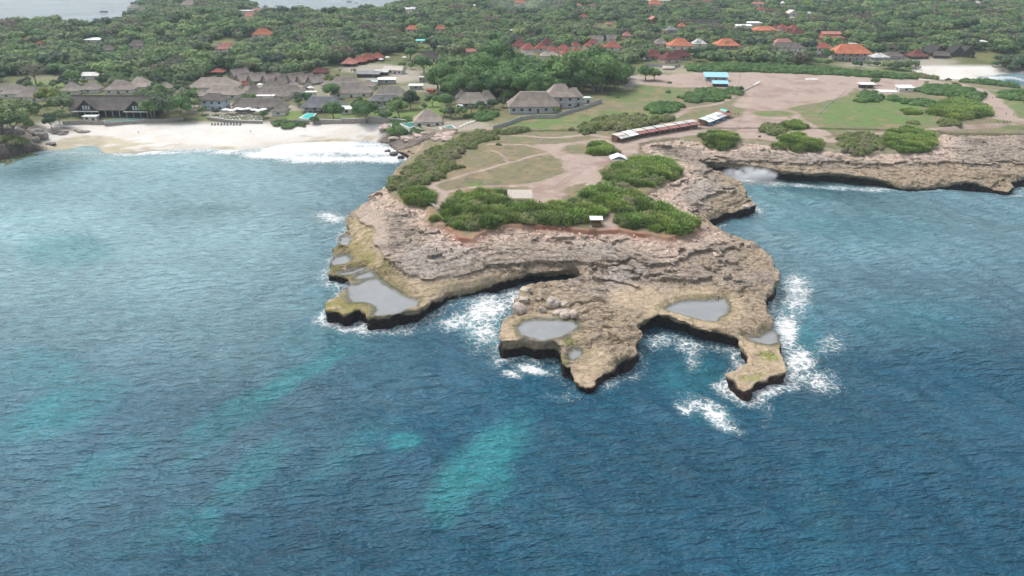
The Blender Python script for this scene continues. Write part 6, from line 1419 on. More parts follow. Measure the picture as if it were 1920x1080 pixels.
for i, (a, b, w, h, lab) in enumerate([(738, 291, 6, 3, "largest dark wet rock awash in the surf below the scrub"), (752, 297, 4, 2.6, "dark rock at the foot of the scrub strip in the surf"), (727, 285, 3.5, 2, "low dark rock in the foam at the end of the sand"), (100, 284, 5, 2, "dark rock at the left end of the beach waterline"), (1912, 139, 9, 5, "dark rock at the mouth of the inlet on the right edge")]): boulder(a, b, w, h, 95 + i, lab, zg=1, mat=WETR)
GREYR = simple_mat('weathered_grey_rock', (0.26, 0.23, 0.205), .95, .4, .5, 1.0); PINKR = simple_mat('pinkish_ledge_rock', (0.42, 0.33, 0.285), .95, .4, .5, 1.0)
_br = random.Random(4)
for i in range(22):
    a, b = _br.uniform(6, 88), _br.uniform(266, 292); b = max(b, 300 - a * .22) if a < 60 else b - 8
    boulder(a, b, _br.uniform(4, 9), _br.uniform(3, 6), 120 + i, "weathered grey rock in the jumble under the left cliff trees", "rocks under the left cliff trees", mat=GREYR, zg=4)
for i in range(14):
    boulder(_br.uniform(96, 165), _br.uniform(243, 252), _br.uniform(2.5, 6), _br.uniform(.8, 1.6), 150 + i, "dark flat rock lying on the sand left of the restaurant wall", "flat rocks at the left end of the sand", mat=GREYR, zg=3)
for i in range(26):
    a = _br.uniform(722, 850); b = _br.uniform(249, 262) + max(0, (790 - a)) * .28 * _br.random()
    boulder(a, b, _br.uniform(3.5, 9), _br.uniform(1.0, 2.4), 170 + i, "flat pinkish rock on the shelf between the sand and the scrub", "pinkish shelf rocks by the sand", mat=PINKR, zg=4)
# rubble strewn below the scarp (countless small stones): one mass
def strew():
    base_v, base_f = [], []
    bm = bmesh.new(); bmesh.ops.create_icosphere(bm, subdivisions=1, radius=1.0); bv = np.array([v.co[:] for v in bm.verts]); bf = np.array([[v.index for v in f.verts] for f in bm.faces]); bm.free()
    r = np.random.default_rng(9); VV, FF, cc = [], [], 0
    x = r.uniform(-65, 290, 26000); y = r.uniform(165, 345, 26000)
    px, py = PX(x, y, 9 + 0 * x); s = sdf(x, y, SOILD); 
    ok = (s < -0.6) & (s > -9) & (r.random(len(x)) < np.exp((s + .6) / 2.8)) & (py > 235) & (px > 640) & (px < 1960)
    x, y, s = x[ok][:2600], y[ok][:2600], s[ok][:2600]
    d, zl, u, h, ss = land_field2d(x, y); k = (d > 1.5) & (ss < -.2); x, y, h = x[k], y[k], h[k]
    for i in range(len(x)):
        sz = .16 + .55 * r.random() ** 3; P = bv * (1 + .3 * r.normal(size=(len(bv), 1)) * .6) * [sz * r.uniform(.8, 1.5), sz * r.uniform(.7, 1.2), sz * r.uniform(.4, .8)]
        a = r.random() * 6.28; ca, sa = math.cos(a), math.sin(a); P = np.c_[P[:, 0] * ca - P[:, 1] * sa, P[:, 0] * sa + P[:, 1] * ca, P[:, 2]] + [x[i], y[i], h[i] + sz * .15]
        VV.append(P); FF.append(bf + cc); cc += len(bv)
    o = mesh_obj("scattered_stones", np.vstack(VV), np.vstack(FF), simple_mat('pink_stone', (0.68, 0.50, 0.40), .95, .25, .4))
    tag(o, "pale pink stones strewn over the rock below the soil edge", "stones", kind="stuff")
strew()
# ---------------------------------------------------------------- foliage
def leaf_mat(name, cols, transl=.25, var=.35):
    m, nt, b = node_mat(name); L = nt.links
    oi = N(nt, "ShaderNodeObjectInfo"); at = N(nt, "ShaderNodeAttribute", attribute_name="leaf_tint")
    cr = N(nt, "ShaderNodeValToRGB"); e = cr.color_ramp.elements
    while len(e) < len(cols): e.new(.5)
    for i, c in enumerate(cols): e[i].position = i / (len(cols) - 1); e[i].color = (*c, 1)
    L.new(oi.outputs['Random'], cr.inputs[0])
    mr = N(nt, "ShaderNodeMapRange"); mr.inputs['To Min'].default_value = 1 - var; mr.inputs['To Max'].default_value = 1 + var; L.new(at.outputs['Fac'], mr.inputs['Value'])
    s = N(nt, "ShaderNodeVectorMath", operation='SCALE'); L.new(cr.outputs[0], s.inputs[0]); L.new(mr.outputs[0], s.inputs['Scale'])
    L.new(s.outputs[0], b.inputs['Base Color']); b.inputs['Roughness'].default_value = .65; b.inputs['Specular IOR Level'].default_value = .25
    tr = N(nt, "ShaderNodeBsdfTranslucent"); ms = N(nt, "ShaderNodeMixShader"); ms.inputs[0].default_value = .3; L.new(s.outputs[0], tr.inputs[0])
    out = [n for n in nt.nodes if n.type == 'OUTPUT_MATERIAL'][0]; L.new(b.outputs[0], ms.inputs[1]); L.new(tr.outputs[0], ms.inputs[2]); L.new(ms.outputs[0], out.inputs[0])
    MATS[name] = m; return m
LEAF = leaf_mat('tree_leaves', [(.045, .085, .048), (.130, .225, .085), (.215, .315, .105), (.085, .145, .068), (.255, .320, .120), (.050, .080, .058), (.205, .235, .120), (.150, .255, .090), (.060, .120, .055)])
LEAF_D = leaf_mat('grove_leaves', [(.090, .180, .060), (.125, .235, .072), (.175, .285, .088)])
LEAF_Y = leaf_mat('yellow_green_leaves', [(.24, .28, .06), (.19, .25, .06)])
LEAF_B = leaf_mat('brownish_leaves', [(.21, .165, .125), (.17, .15, .11), (.23, .195, .15)])
LEAF_P = leaf_mat('palm_fronds', [(.10, .14, .065), (.15, .17, .085), (.085, .12, .06)])
LEAF_S = leaf_mat('thicket_leaves', [(.18, .28, .070), (.24, .35, .080), (.15, .235, .062), (.30, .37, .090), (.22, .28, .09), (.13, .21, .060)], var=.45)
LEAF_O = leaf_mat('olive_bush_leaves', [(.18, .21, .085), (.22, .27, .085), (.15, .19, .07), (.25, .27, .105), (.26, .23, .15)], var=.4)
BARK = simple_mat('grey_bark', (0.22, 0.19, 0.16), .9, .25, 2)

def leafy(seed, rx, rz, z0, nl, nc, leaf, core=True, spread=.62, lobe=(.36, .52)):
    r = np.random.default_rng(seed); C, R = [], []
    for i in range(nl):
        a = r.random() * 6.283; q = spread * math.sqrt(r.random()); hgt = (1 - q * q) * .75 * r.uniform(.35, 1.0)
        C.append((rx * q * math.cos(a) * 1.25, rx * q * math.sin(a) * 1.25, z0 + rz * (.30 + hgt * .9))); R.append(rx * r.uniform(*lobe))
    C = np.array(C); R = np.array(R); V, F, T = [], [], []; n = 0
    for i in range(nl):
        d = r.normal(size=(nc, 3)); d[:, 2] = np.abs(d[:, 2]) * 1.1 - .45; d /= np.linalg.norm(d, axis=1)[:, None]
        P = C[i] + d * R[i] * r.uniform(.86, 1.08, (nc, 1)) * [1, 1, .85]
        ins = np.zeros(nc, bool)
        for j in range(nl):
            if j != i: ins |= np.linalg.norm((P - C[j]) / [1, 1, .85], axis=1) < R[j] * .82
        P, d = P[~ins], d[~ins]
        nn = d + .33 * r.normal(size=d.shape); nn[:, 2] += .35; nn /= np.linalg.norm(nn, axis=1)[:, None]
        up = r.normal(size=nn.shape); t = np.cross(nn, up); t /= np.linalg.norm(t, axis=1)[:, None]; b = np.cross(nn, t)
        s = leaf * r.uniform(.6, 1.25, (len(P), 1)); tint = np.clip(.52 + .2 * r.normal() + .13 * r.normal(size=len(P)), 0, 1)
        q = np.stack([P - t * s * .5, P - b * s * .35, P + t * s * .5, P + b * s * .42], 1)
        V.append(q.reshape(-1, 3)); F.append(np.arange(n, n + 4 * len(P)).reshape(-1, 4)); T.append(np.repeat(tint, 4)); n += 4 * len(P)
    if core:
        bm = bmesh.new(); bmesh.ops.create_icosphere(bm, subdivisions=1, radius=1.0); bv = np.array([v.co[:] for v in bm.verts]); bf = np.array([[v.index for v in f.verts] for f in bm.faces]); bm.free()
        for i in range(nl):
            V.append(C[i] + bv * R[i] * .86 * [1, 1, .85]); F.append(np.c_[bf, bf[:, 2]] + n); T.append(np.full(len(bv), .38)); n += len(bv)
    return np.vstack(V), F, np.concatenate(T)

def leaf_mesh(name, V, F, T, mat):
    faces = []
    for f in F:
        for q in f: faces.append(tuple(q) if q[2] != q[3] else tuple(q[:3]))
    me = bpy.data.meshes.new(name); me.from_pydata(V.tolist(), [], [tuple(int(a) for a in f) for f in faces]); me.materials.append(mat)
    a = me.attributes.new("leaf_tint", 'FLOAT', 'POINT'); a.data.foreach_set("value", T.astype(np.float32))
    return me

def trunk_mesh(seed, h, rx, r0=.28, limbs=4, bare=False):
    r = random.Random(seed); m = MB(); m.tube([(0, 0, -1.0), (r.uniform(-.2, .2), r.uniform(-.2, .2), h * .5), (r.uniform(-.4, .4), r.uniform(-.4, .4), h)], [r0 * 1.3, r0, r0 * .7], 6)
    for i in range(limbs):
        a = 6.283 * i / limbs + r.uniform(-.5, .5); q = rx * r.uniform(.45, .7)
        m.tube([(0, 0, h * .75), (q * .5 * math.cos(a), q * .5 * math.sin(a), h * 1.15), (q * math.cos(a), q * math.sin(a), h * 1.5 + r.uniform(0, 1.5))], [r0 * .6, r0 * .42, r0 * .15], 5)
    me = bpy.data.meshes.new("trunk"); me.from_pydata(m.v, [], m.f); me.materials.append(BARK); return me

TREES = {}
for i in range(4): TREES['mid%d' % i] = (leaf_mesh("crown", *leafy(100 + i, 4.6 + .5 * (i % 3), 5.2 + (i % 2), 2.2, 10 + i, 95, .95), LEAF), trunk_mesh(i, 3.4, 4.2))
for i in range(3): TREES['grove%d' % i] = (leaf_mesh("crown", *leafy(120 + i, 5.6, 6.2, 2.4, 14, 110, .95), LEAF_D), trunk_mesh(20 + i, 3.6, 5, .36, 5))
for i in range(2): TREES['yellow%d' % i] = (leaf_mesh("crown", *leafy(140 + i, 4.6, 5, 2.0, 10, 90, .9), LEAF_Y), trunk_mesh(30 + i, 3, 4))
for i in range(2): TREES['brown%d' % i] = (leaf_mesh("crown", *leafy(150 + i, 5.0, 6, 2.6, 9, 60, .7, core=False, spread=.75), LEAF_B), trunk_mesh(40 + i, 4.4, 5.5, .3, 7))
FAR = [leaf_mesh("crown", *leafy(170 + i, 4.8, 5.4, .6, 8, 26, 1.7), LEAF) for i in range(4)] + [leaf_mesh("crown", *leafy(180, 5.0, 6, 1.5, 7, 26, 1.3, core=False), LEAF_B)]

def frond_mesh(seed, n=13, L=3.6):
    r = random.Random(seed); V, F, T = [], [], []
    for i in range(n):
        a = 6.283 * i / n + r.uniform(-.2, .2); el = r.uniform(-.1, .75); k = 5; pts = []
        for j in range(k + 1):
            t = j / k; rad = L * (t * math.cos(el) * (1 - .15 * t)); zz = L * (t * math.sin(el) - .62 * t * t); pts.append((rad, zz, .48 * math.sin(math.pi * min(1, .15 + t * .85)) + .03))
        base = len(V); ca, sa = math.cos(a), math.sin(a)
        for rad, zz, w in pts:
            for s_, dz in ((-1, -.22), (0, 0), (1, -.22)):
                V.append((rad * ca - s_ * w * sa, rad * sa + s_ * w * ca, zz + dz * w)); T.append(r.uniform(.25, .8))
        for j in range(k):
            b = base + 3 * j
            F += [(b, b + 1, b + 4, b + 3), (b + 1, b + 2, b + 5, b + 4)]
    me = bpy.data.meshes.new("fronds"); me.from_pydata(V, [], F); me.materials.append(LEAF_P)
    at = me.attributes.new("leaf_tint", 'FLOAT', 'POINT'); at.data.foreach_set("value", T); return me
def palm_trunk(seed, h):
    r = random.Random(seed); b = r.uniform(-1, 1); m = MB().tube([(0, 0, -.6), (b * .25, 0, h * .35), (b * .6, .2, h * .7), (b, .3, h)], [.24, .18, .15, .13], 6)
    me = bpy.data.meshes.new("trunk"); me.from_pydata(m.v, [], m.f); me.materials.append(BARK); return me, (b, .3, h)
PALMS = [(frond_mesh(i), *palm_trunk(i, 7.5 + 1.2 * i)) for i in range(3)]

def blades(seed, rx, rz, nb, L, w):
    """mound of long upright leaves"""
    r = np.random.default_rng(seed); V, F, T = [], [], []; n = 0
    sub = [(r.uniform(-.45, .45) * rx, r.uniform(-.45, .45) * rx, r.uniform(.55, .8) * rx, r.uniform(.6, 1.0) * rz, np.clip(r.normal(.5, .2), .1, .9)) for _ in range(6)]
    for k in range(nb):
        cx, cy, cr, ch, ct = sub[k % 6]; q = math.sqrt(r.random()); a = r.random() * 6.283; ox, oy = cx + cr * q * math.cos(a), cy + cr * q * math.sin(a); oz = ch * (1 - q * q) ** .6 - L * .45
        out = np.array([math.cos(a) * q, math.sin(a) * q, 0]) * .8 + r.normal(0, .28, 3); out[2] = 0; side = np.array([-out[1], out[0], 0]) + r.normal(0, .3, 3); side[2] = 0; side /= np.linalg.norm(side) + 1e-6
        l = L * r.uniform(.7, 1.25); ww = w * r.uniform(.7, 1.2); p0 = np.array([ox, oy, oz]); p1 = p0 + out * l * .35 + [0, 0, l * .62]; p2 = p0 + out * l * .85 + [0, 0, l * .85]
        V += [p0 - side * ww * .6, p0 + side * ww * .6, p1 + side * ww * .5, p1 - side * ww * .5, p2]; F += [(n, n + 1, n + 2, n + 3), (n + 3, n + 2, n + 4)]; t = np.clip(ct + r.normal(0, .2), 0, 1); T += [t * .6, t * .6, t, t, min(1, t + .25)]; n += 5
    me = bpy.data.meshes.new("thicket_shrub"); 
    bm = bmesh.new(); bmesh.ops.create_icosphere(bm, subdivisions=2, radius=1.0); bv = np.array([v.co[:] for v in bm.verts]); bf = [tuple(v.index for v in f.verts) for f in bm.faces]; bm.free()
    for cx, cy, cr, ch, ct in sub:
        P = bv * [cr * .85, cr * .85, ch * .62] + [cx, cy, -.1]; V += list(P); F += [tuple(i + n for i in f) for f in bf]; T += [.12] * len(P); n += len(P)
    me.from_pydata([tuple(map(float, v)) for v in V], [], F); me.materials.append(LEAF_S); at = me.attributes.new("leaf_tint", 'FLOAT', 'POINT'); at.data.foreach_set("value", np.array(T, np.float32)); return me
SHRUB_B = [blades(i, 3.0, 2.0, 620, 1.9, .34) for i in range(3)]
def bushm(seed, rx, rz, nl, nc, leaf, mat):
    V, F, T = leafy(seed, rx, rz, -.9, nl, nc, leaf, spread=.8, lobe=(.38, .55)); return leaf_mesh("bush", V, F, T, mat)
SHRUB_O = [bushm(200 + i, 2.8, 2.6, 9, 90, .55, LEAF_O) for i in range(3)]
SHRUB_G = [bushm(210 + i, 3.0, 2.8, 9, 90, .6, LEAF_D) for i in range(2)]

def put_mesh(name, me, x, y, z, s, rz, label, cat, group, sz=1.0):
    o = bpy.data.objects.new(name, me); COL.objects.link(o); o.location = (x, y, z); o.scale = (s, s, s * sz); o.rotation_euler = (0, 0, rz); tag(o, label, cat, group); return o
def put_tree(key, x, y, z, s, rz, label, group, name="tree", sz=1.0):
    cm, tm = TREES[key]; root = empty(name, (x, y, z), rz, s); root.scale = (s, s, s * sz); tag(root, label, "tree", group)
    for nm, me in (("trunk", tm), ("crown", cm)):
        o = bpy.data.objects.new(nm, me); COL.objects.link(o); o.parent = root

# ---------------------------------------------------------------- thickets on the headland and the field
pr = np.random.default_rng(21)
def fill(poly, step, z=Z0, jit=.45):
    z = spot(sum(p[0] for p in poly) / len(poly), sum(p[1] for p in poly) / len(poly))[2]; P = WP(poly, z); x0, y0 = P.min(0); x1, y1 = P.max(0); pts = []
    yy = y0; row = 0
    while yy < y1:
        xx = x0 + (row % 2) * step * .5
        while xx < x1:
            p = (xx + pr.uniform(-jit, jit) * step, yy + pr.uniform(-jit, jit) * step)
            if in_poly(np.array([p[0]]), np.array([p[1]]), P)[0]: pts.append(p)
            xx += step
        yy += step * .87; row += 1
    return pts
THICK = [
 ('O', 3.4, [(730,350),(740,330),(770,305),(800,285),(850,264),(880,252),(900,246),(925,250),(925,262),(900,268),(880,282),(848,298),(842,330),(805,342),(775,352),(748,358)], "olive bush in the scrub strip along the left shore"),
 ('B', 3.0, [(752,372),(768,356),(800,362),(818,370),(815,380),(795,383),(765,379)], "bright leafy bush at the tip of the left scrub strip"),
 ('B', 3.5, [(842,420),(838,402),(852,382),(872,368),(930,364),(948,372),(948,386),(1000,393),(1060,389),(1080,380),(1110,392),(1130,398),(1130,412),(1104,415),(1050,420),(1000,417),(950,414),(905,421),(870,424)], "long leaved shrub in the front thicket of the headland"),
 ('B', 3.5, [(1142,344),(1146,330),(1160,316),(1195,300),(1240,298),(1270,310),(1265,328),(1235,342),(1212,352),(1180,350)], "long leaved shrub in the rounded thicket by the tent"),
 ('B', 3.5, [(1072,378),(1100,358),(1145,350),(1205,362),(1222,378),(1200,388),(1160,394),(1120,394)], "long leaved shrub in the thicket behind the brown kiosk"),
 ('B', 3.5, [(1160,430),(1157,408),(1190,393),(1245,394),(1290,404),(1304,424),(1280,432),(1220,432)], "long leaved shrub in the thicket right of the kiosk"),
 ('B', 3.0, [(1312,266),(1318,254),(1350,250),(1380,258),(1382,266),(1350,268)], "shrub in the clump on the cliff top past the stalls"),
 ('B', 3.0, [(1455,272),(1462,260),(1500,257),(1530,266),(1536,275),(1500,277)], "shrub in the first green clump on the right cliff edge"),
 ('O', 2.8, [(1572,276),(1582,258),(1615,252),(1650,264),(1656,278),(1610,281)], "dark shrub in the middle clump on the right cliff edge"),
 ('B', 3.0, [(1660,262),(1672,250),(1720,242),(1745,248),(1752,262),(1735,276),(1700,280),(1672,276)], "yellow green shrub in the last clump on the right cliff edge"),
 ('O', 2.8, [(1425,246),(1430,236),(1455,236),(1472,245),(1468,252),(1440,252)], "shrub in the oval clump on the dirt right of the stalls"), ('B', 2.6, [(1470,240),(1475,230),(1500,230),(1508,240),(1490,243)], "shrub in the small clump right of the oval one"),
 ('G', 3.6, [(1285,192),(1290,178),(1320,168),(1345,170),(1365,180),(1340,190),(1310,194)], "bush in the big rounded clump below the blue roofed workshop"), ('G', 3.0, [(1368,178),(1370,168),(1385,168),(1388,178)], "dark bush beside the lean-to of the workshop"), ('G', 3.6, [(1218,212),(1222,198),(1250,192),(1275,200),(1272,212),(1245,214)], "bush in the clump behind the market row"),
 ('O', 4.2, [(1080,248),(1100,230),(1150,220),(1205,220),(1250,224),(1280,222),(1255,230),(1190,242),(1165,246),(1120,240),(1100,248)], "scrub bush in the belt behind the near stalls"), ('B', 3.0, [(1108,288),(1112,276),(1130,270),(1150,276),(1152,286),(1130,290)], "shrub in the round clump at the near end of the stalls"),
 ('G', 3.8, [(1605,190),(1612,180),(1630,176),(1655,186),(1650,192),(1625,194)], "bush in the left clump on the far side of the green field"), ('G', 3.2, [(1665,192),(1670,182),(1680,182),(1682,192)], "lone round bush in the middle of the far field edge"), ('G', 3.4, [(1692,196),(1700,186),(1718,190),(1735,188),(1750,196),(1740,202),(1715,198)], "bush in the pair right of the lone round bush"),
 ('B', 4.2, [(1748,214),(1760,200),(1785,188),(1830,192),(1848,204),(1842,216),(1810,224),(1775,222)], "shrub in the large mound at the right of the green field"), ('G', 4.0, [(1718,172),(1745,164),(1780,162),(1815,168),(1845,180),(1835,188),(1800,182),(1750,178)], "dark bush in the belt beside the white roofed shack"), ('O', 2.8, [(1764,236),(1770,228),(1795,228),(1800,234),(1785,238)], "low bush near the crouching person"), ('B', 2.6, [(1690,215),(1694,208),(1722,208),(1724,214)], "small low shrub in the green field"), ('O', 2.4, [(1698,233),(1704,228),(1720,229),(1718,234)], "dull low shrub near the front of the green field"),
 ('G', 4.2, [(1800,158),(1830,150),(1870,152),(1905,158),(1900,166),(1850,162)], "dark bush in the belt above the inlet"), ('G', 4.0, [(1874,188),(1880,176),(1960,168),(1960,192)], "dark bush in the mass at the right edge of the view"), ('G', 4.6, [(1290,137),(1300,128),(1360,124),(1440,126),(1520,128),(1600,134),(1640,135),(1705,140),(1712,150),(1680,147),(1600,143),(1500,140),(1400,135)], "bush in the long hedge behind the dirt field"), ('O', 3.6, [(1712,148),(1715,138),(1735,140),(1752,148),(1745,152)], "grey green bush at the edge of the little beach"),
 ('O', 3.0, [(935,252),(960,244),(975,240),(985,246),(960,252)], "olive bush by the grey villa wall"), ('G', 4.0, [(505,234),(520,230),(532,232),(515,238)], "clipped hedge bush below the square kiosk"), ('G', 3.2, [(538,238),(545,231),(562,231),(572,237)], "clipped hedge bush on the wall below the villa lawn"), ('G', 3.4, [(770,248),(776,243),(800,247),(795,251)], "hedge bush below the raised green pool"),
 ('G', 3.6, [(878,222),(890,214),(925,212),(935,220),(900,226)], "garden bush in front of the veranda villa"), ('G', 3.4, [(720,240),(740,228),(775,232),(760,244)], "low bush on the slope above the beach rocks"), ('O', 3.2, [(0,285),(5,262),(40,258),(72,262),(60,275)], "scrub bush on the low left cliff")]
kinds = {'B': SHRUB_B, 'O': SHRUB_O, 'G': SHRUB_G}
cand = []
for kd, st, poly, lab in THICK:
    for p in fill(poly, st): cand.append((p[0], p[1], kd, lab, st))
for px, py, kd, lab in [(816, 412, 'B', "lone small shrub beside the red path at the scarp"), (858, 366, 'O', "grey bush beside the front thicket edge"), (935, 278, 'O', "tiny round bush at the top of the dry lawn"), (980, 243, 'O', "small dull bush at the edge of the green field"), (1070, 245, 'O', "brownish low bush near the dark sign"), (1095, 255, 'O', "round brown bush left of the near stalls"), (864, 318, 'O', "tiny bush on the dry lawn beside the scrub"), (1143, 175, 'G', "round bush in the green field near the grove"), (1255, 172, 'G', "small double bush in the middle of the green field"), (1158, 181, 'G', "flat bush by the round one in the green field"), (1322, 238, 'O', "round bush in the gap of the market row"),
                        (1275, 182, 'O', "dark bush left of the big rounded clump"), (1255, 155, 'O', "low bush beside the lane tree pair"), (1792, 152, 'O', "small bush right of the pickup truck"), (1738, 151, 'O', "low brown bush on the dirt left of the pickup")]:
    x, y = W(px, py, Z0); cand.append((x, y, kd, lab, 2.4))
CX = np.array([c[0] for c in cand]); CY = np.array([c[1] for c in cand]); CZ = land_height(CX, CY)
order = np.argsort(CY); rest = []; nsh = 0
SPLIT = {"long leaved shrub in the front thicket of the headland": 5, "long leaved shrub in the thicket behind the brown kiosk": 3, "long leaved shrub in the thicket right of the kiosk": 3, "olive bush in the scrub strip along the left shore": 3, "long leaved shrub in the rounded thicket by the tent": 3}
PART = {5: ["at the left end of", "left of the middle of", "in the middle of", "right of the middle of", "at the right end of"], 3: ["at the left end of", "in the middle of", "at the right end of"]}
_pxs = PX(CX, CY, CZ)[0]
for lab, n_ in SPLIT.items():
    jj = [j for j in range(len(cand)) if cand[j][3] == lab]; lo, hi = _pxs[jj].min(), _pxs[jj].max()
    for j in jj:
        t = min(n_ - 1, int((_pxs[j] - lo) / (hi - lo + 1e-6) * n_)); c = cand[j]; cand[j] = (c[0], c[1], c[2], lab.replace("in the", PART[n_][t] + " the", 1) + (", seaward side" if CY[j] < np.median(CY[jj]) else ", landward side"), c[4])
counts = {}
for j in order: counts[cand[j][3]] = counts.get(cand[j][3], 0) + 1
for j in order:
    x, y, kd, lab, st = cand[j]; ms = kinds[kd]
    u_ = pr.random()
    if counts[lab] > 6 and u_ < .10: continue
    if kd == 'B' and counts[lab] > 6 and u_ > .84: ms = SHRUB_O
    s = st / 3.1 * pr.uniform(.58, 1.2) * (.8 if st < 2.6 else 1)
    if any((x - h[0]) ** 2 + (y - h[1]) ** 2 < (h[2] * .8) ** 2 for h in HOUSES): continue
    if nsh < 298:
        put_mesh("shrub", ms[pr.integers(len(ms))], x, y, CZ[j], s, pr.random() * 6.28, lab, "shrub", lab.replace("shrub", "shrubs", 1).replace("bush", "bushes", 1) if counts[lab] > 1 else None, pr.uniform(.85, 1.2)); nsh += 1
    else: rest.append((x, y, CZ[j], s, kd))

# ---------------------------------------------------------------- woods
HA = np.array(HOUSES)
def blocked(x, y, z, s, hcrown):
    """a tree here would stand in a building or hide one that the photograph shows"""
    px, py = PX(x, y, z); k = math.sqrt(x * x + y * y + 8000) / F_PX; r = 4.2 * s / k; top = py - hcrown * s * .95 / k
    if ((x - HA[:, 0]) ** 2 + (y - HA[:, 1]) ** 2 < (HA[:, 2] * .9 + 3.0 * s) ** 2).any(): return True
    return bool(((y < HA[:, 1]) & (px + r * .8 > HA[:, 3]) & (px - r * .8 < HA[:, 5]) & (top < HA[:, 4] + .88 * (HA[:, 6] - HA[:, 4])) & (py > HA[:, 4])).any())
DENSE = [WP([(-250,182),(60,168),(130,160),(300,158),(370,150),(410,132),(600,130),(650,112),(740,104),(800,106),(812,178),(850,183),(960,196),(1060,196),(1110,186),(1150,178),(1185,158),(1175,138),(1200,118),(1300,112),(1440,122),(1620,122),(1700,112),(1850,104),(1870,118),(1960,128),(2250,122),(2250,-40),(-250,-40)], 9.0)]
OPEN_ = [WP(p, 9.0) for p in [[(650,124),(740,118),(830,112),(838,150),(800,176),(700,170),(640,150)], [(1150,150),(1165,128),(1200,118),(1200,150)], [(0,165),(0,138),(60,136),(180,138),(180,150),(110,160)], [(1600,88),(1720,82),(1840,72),(1845,80),(1720,92),(1600,96)]]]
tg = np.random.default_rng(33); tx, ty = [], []
y = 395.0
while y < 1480:
    sp = 7.0 + (y - 400) * .0030; hw = y * .78 + 40; x = -hw + tg.uniform(0, sp)
    n_ = int(2 * hw / sp); xs = -hw + sp * (np.arange(n_) + tg.uniform(-.42, .42, n_)); ys = y + tg.uniform(-.42, .42, n_) * sp
    tx.append(xs); ty.append(ys); y += sp * .9
tx = np.concatenate(tx); ty = np.concatenate(ty)
ok = np.zeros(len(tx), bool)
for P in DENSE: ok |= in_poly(tx, ty, P)
GARD = [(WP(p, 7.0), q) for p, q in [([(-20,245),(-20,168),(300,158),(400,150),(400,205),(350,218),(290,215),(140,215),(110,235),(60,245)], .40), ([(400,212),(400,135),(640,130),(690,175),(700,205),(680,222),(560,212)], .34), ([(690,222),(700,165),(800,165),(850,180),(960,200),(960,225),(860,232),(760,232)], .22), ([(1200,128),(1200,100),(1700,100),(1720,126),(1500,130)], .5)]]
for P, q in GARD: ok |= in_poly(tx, ty, P) & (tg.random(len(tx)) < q)
for P in OPEN_: ok &= ~(in_poly(tx, ty, P) & (tg.random(len(tx)) < .88))
tx, ty = tx[ok], ty[ok]
ok = fbm2(tx, ty * .7, 55, 3, 301) < .30 + .2 * tg.random(len(tx)); tx, ty = tx[ok], ty[ok]
th, tc_ = land_h(tx, ty); ok = (tc_ > 6) & (th > 1.2); tx, ty, th = tx[ok], ty[ok], th[ok]
tpx, tpy = PX(tx, ty, th)
ok = (tpx > -160) & (tpx < 2080); tx, ty, th, tpx, tpy = [a[ok] for a in (tx, ty, th, tpx, tpy)]
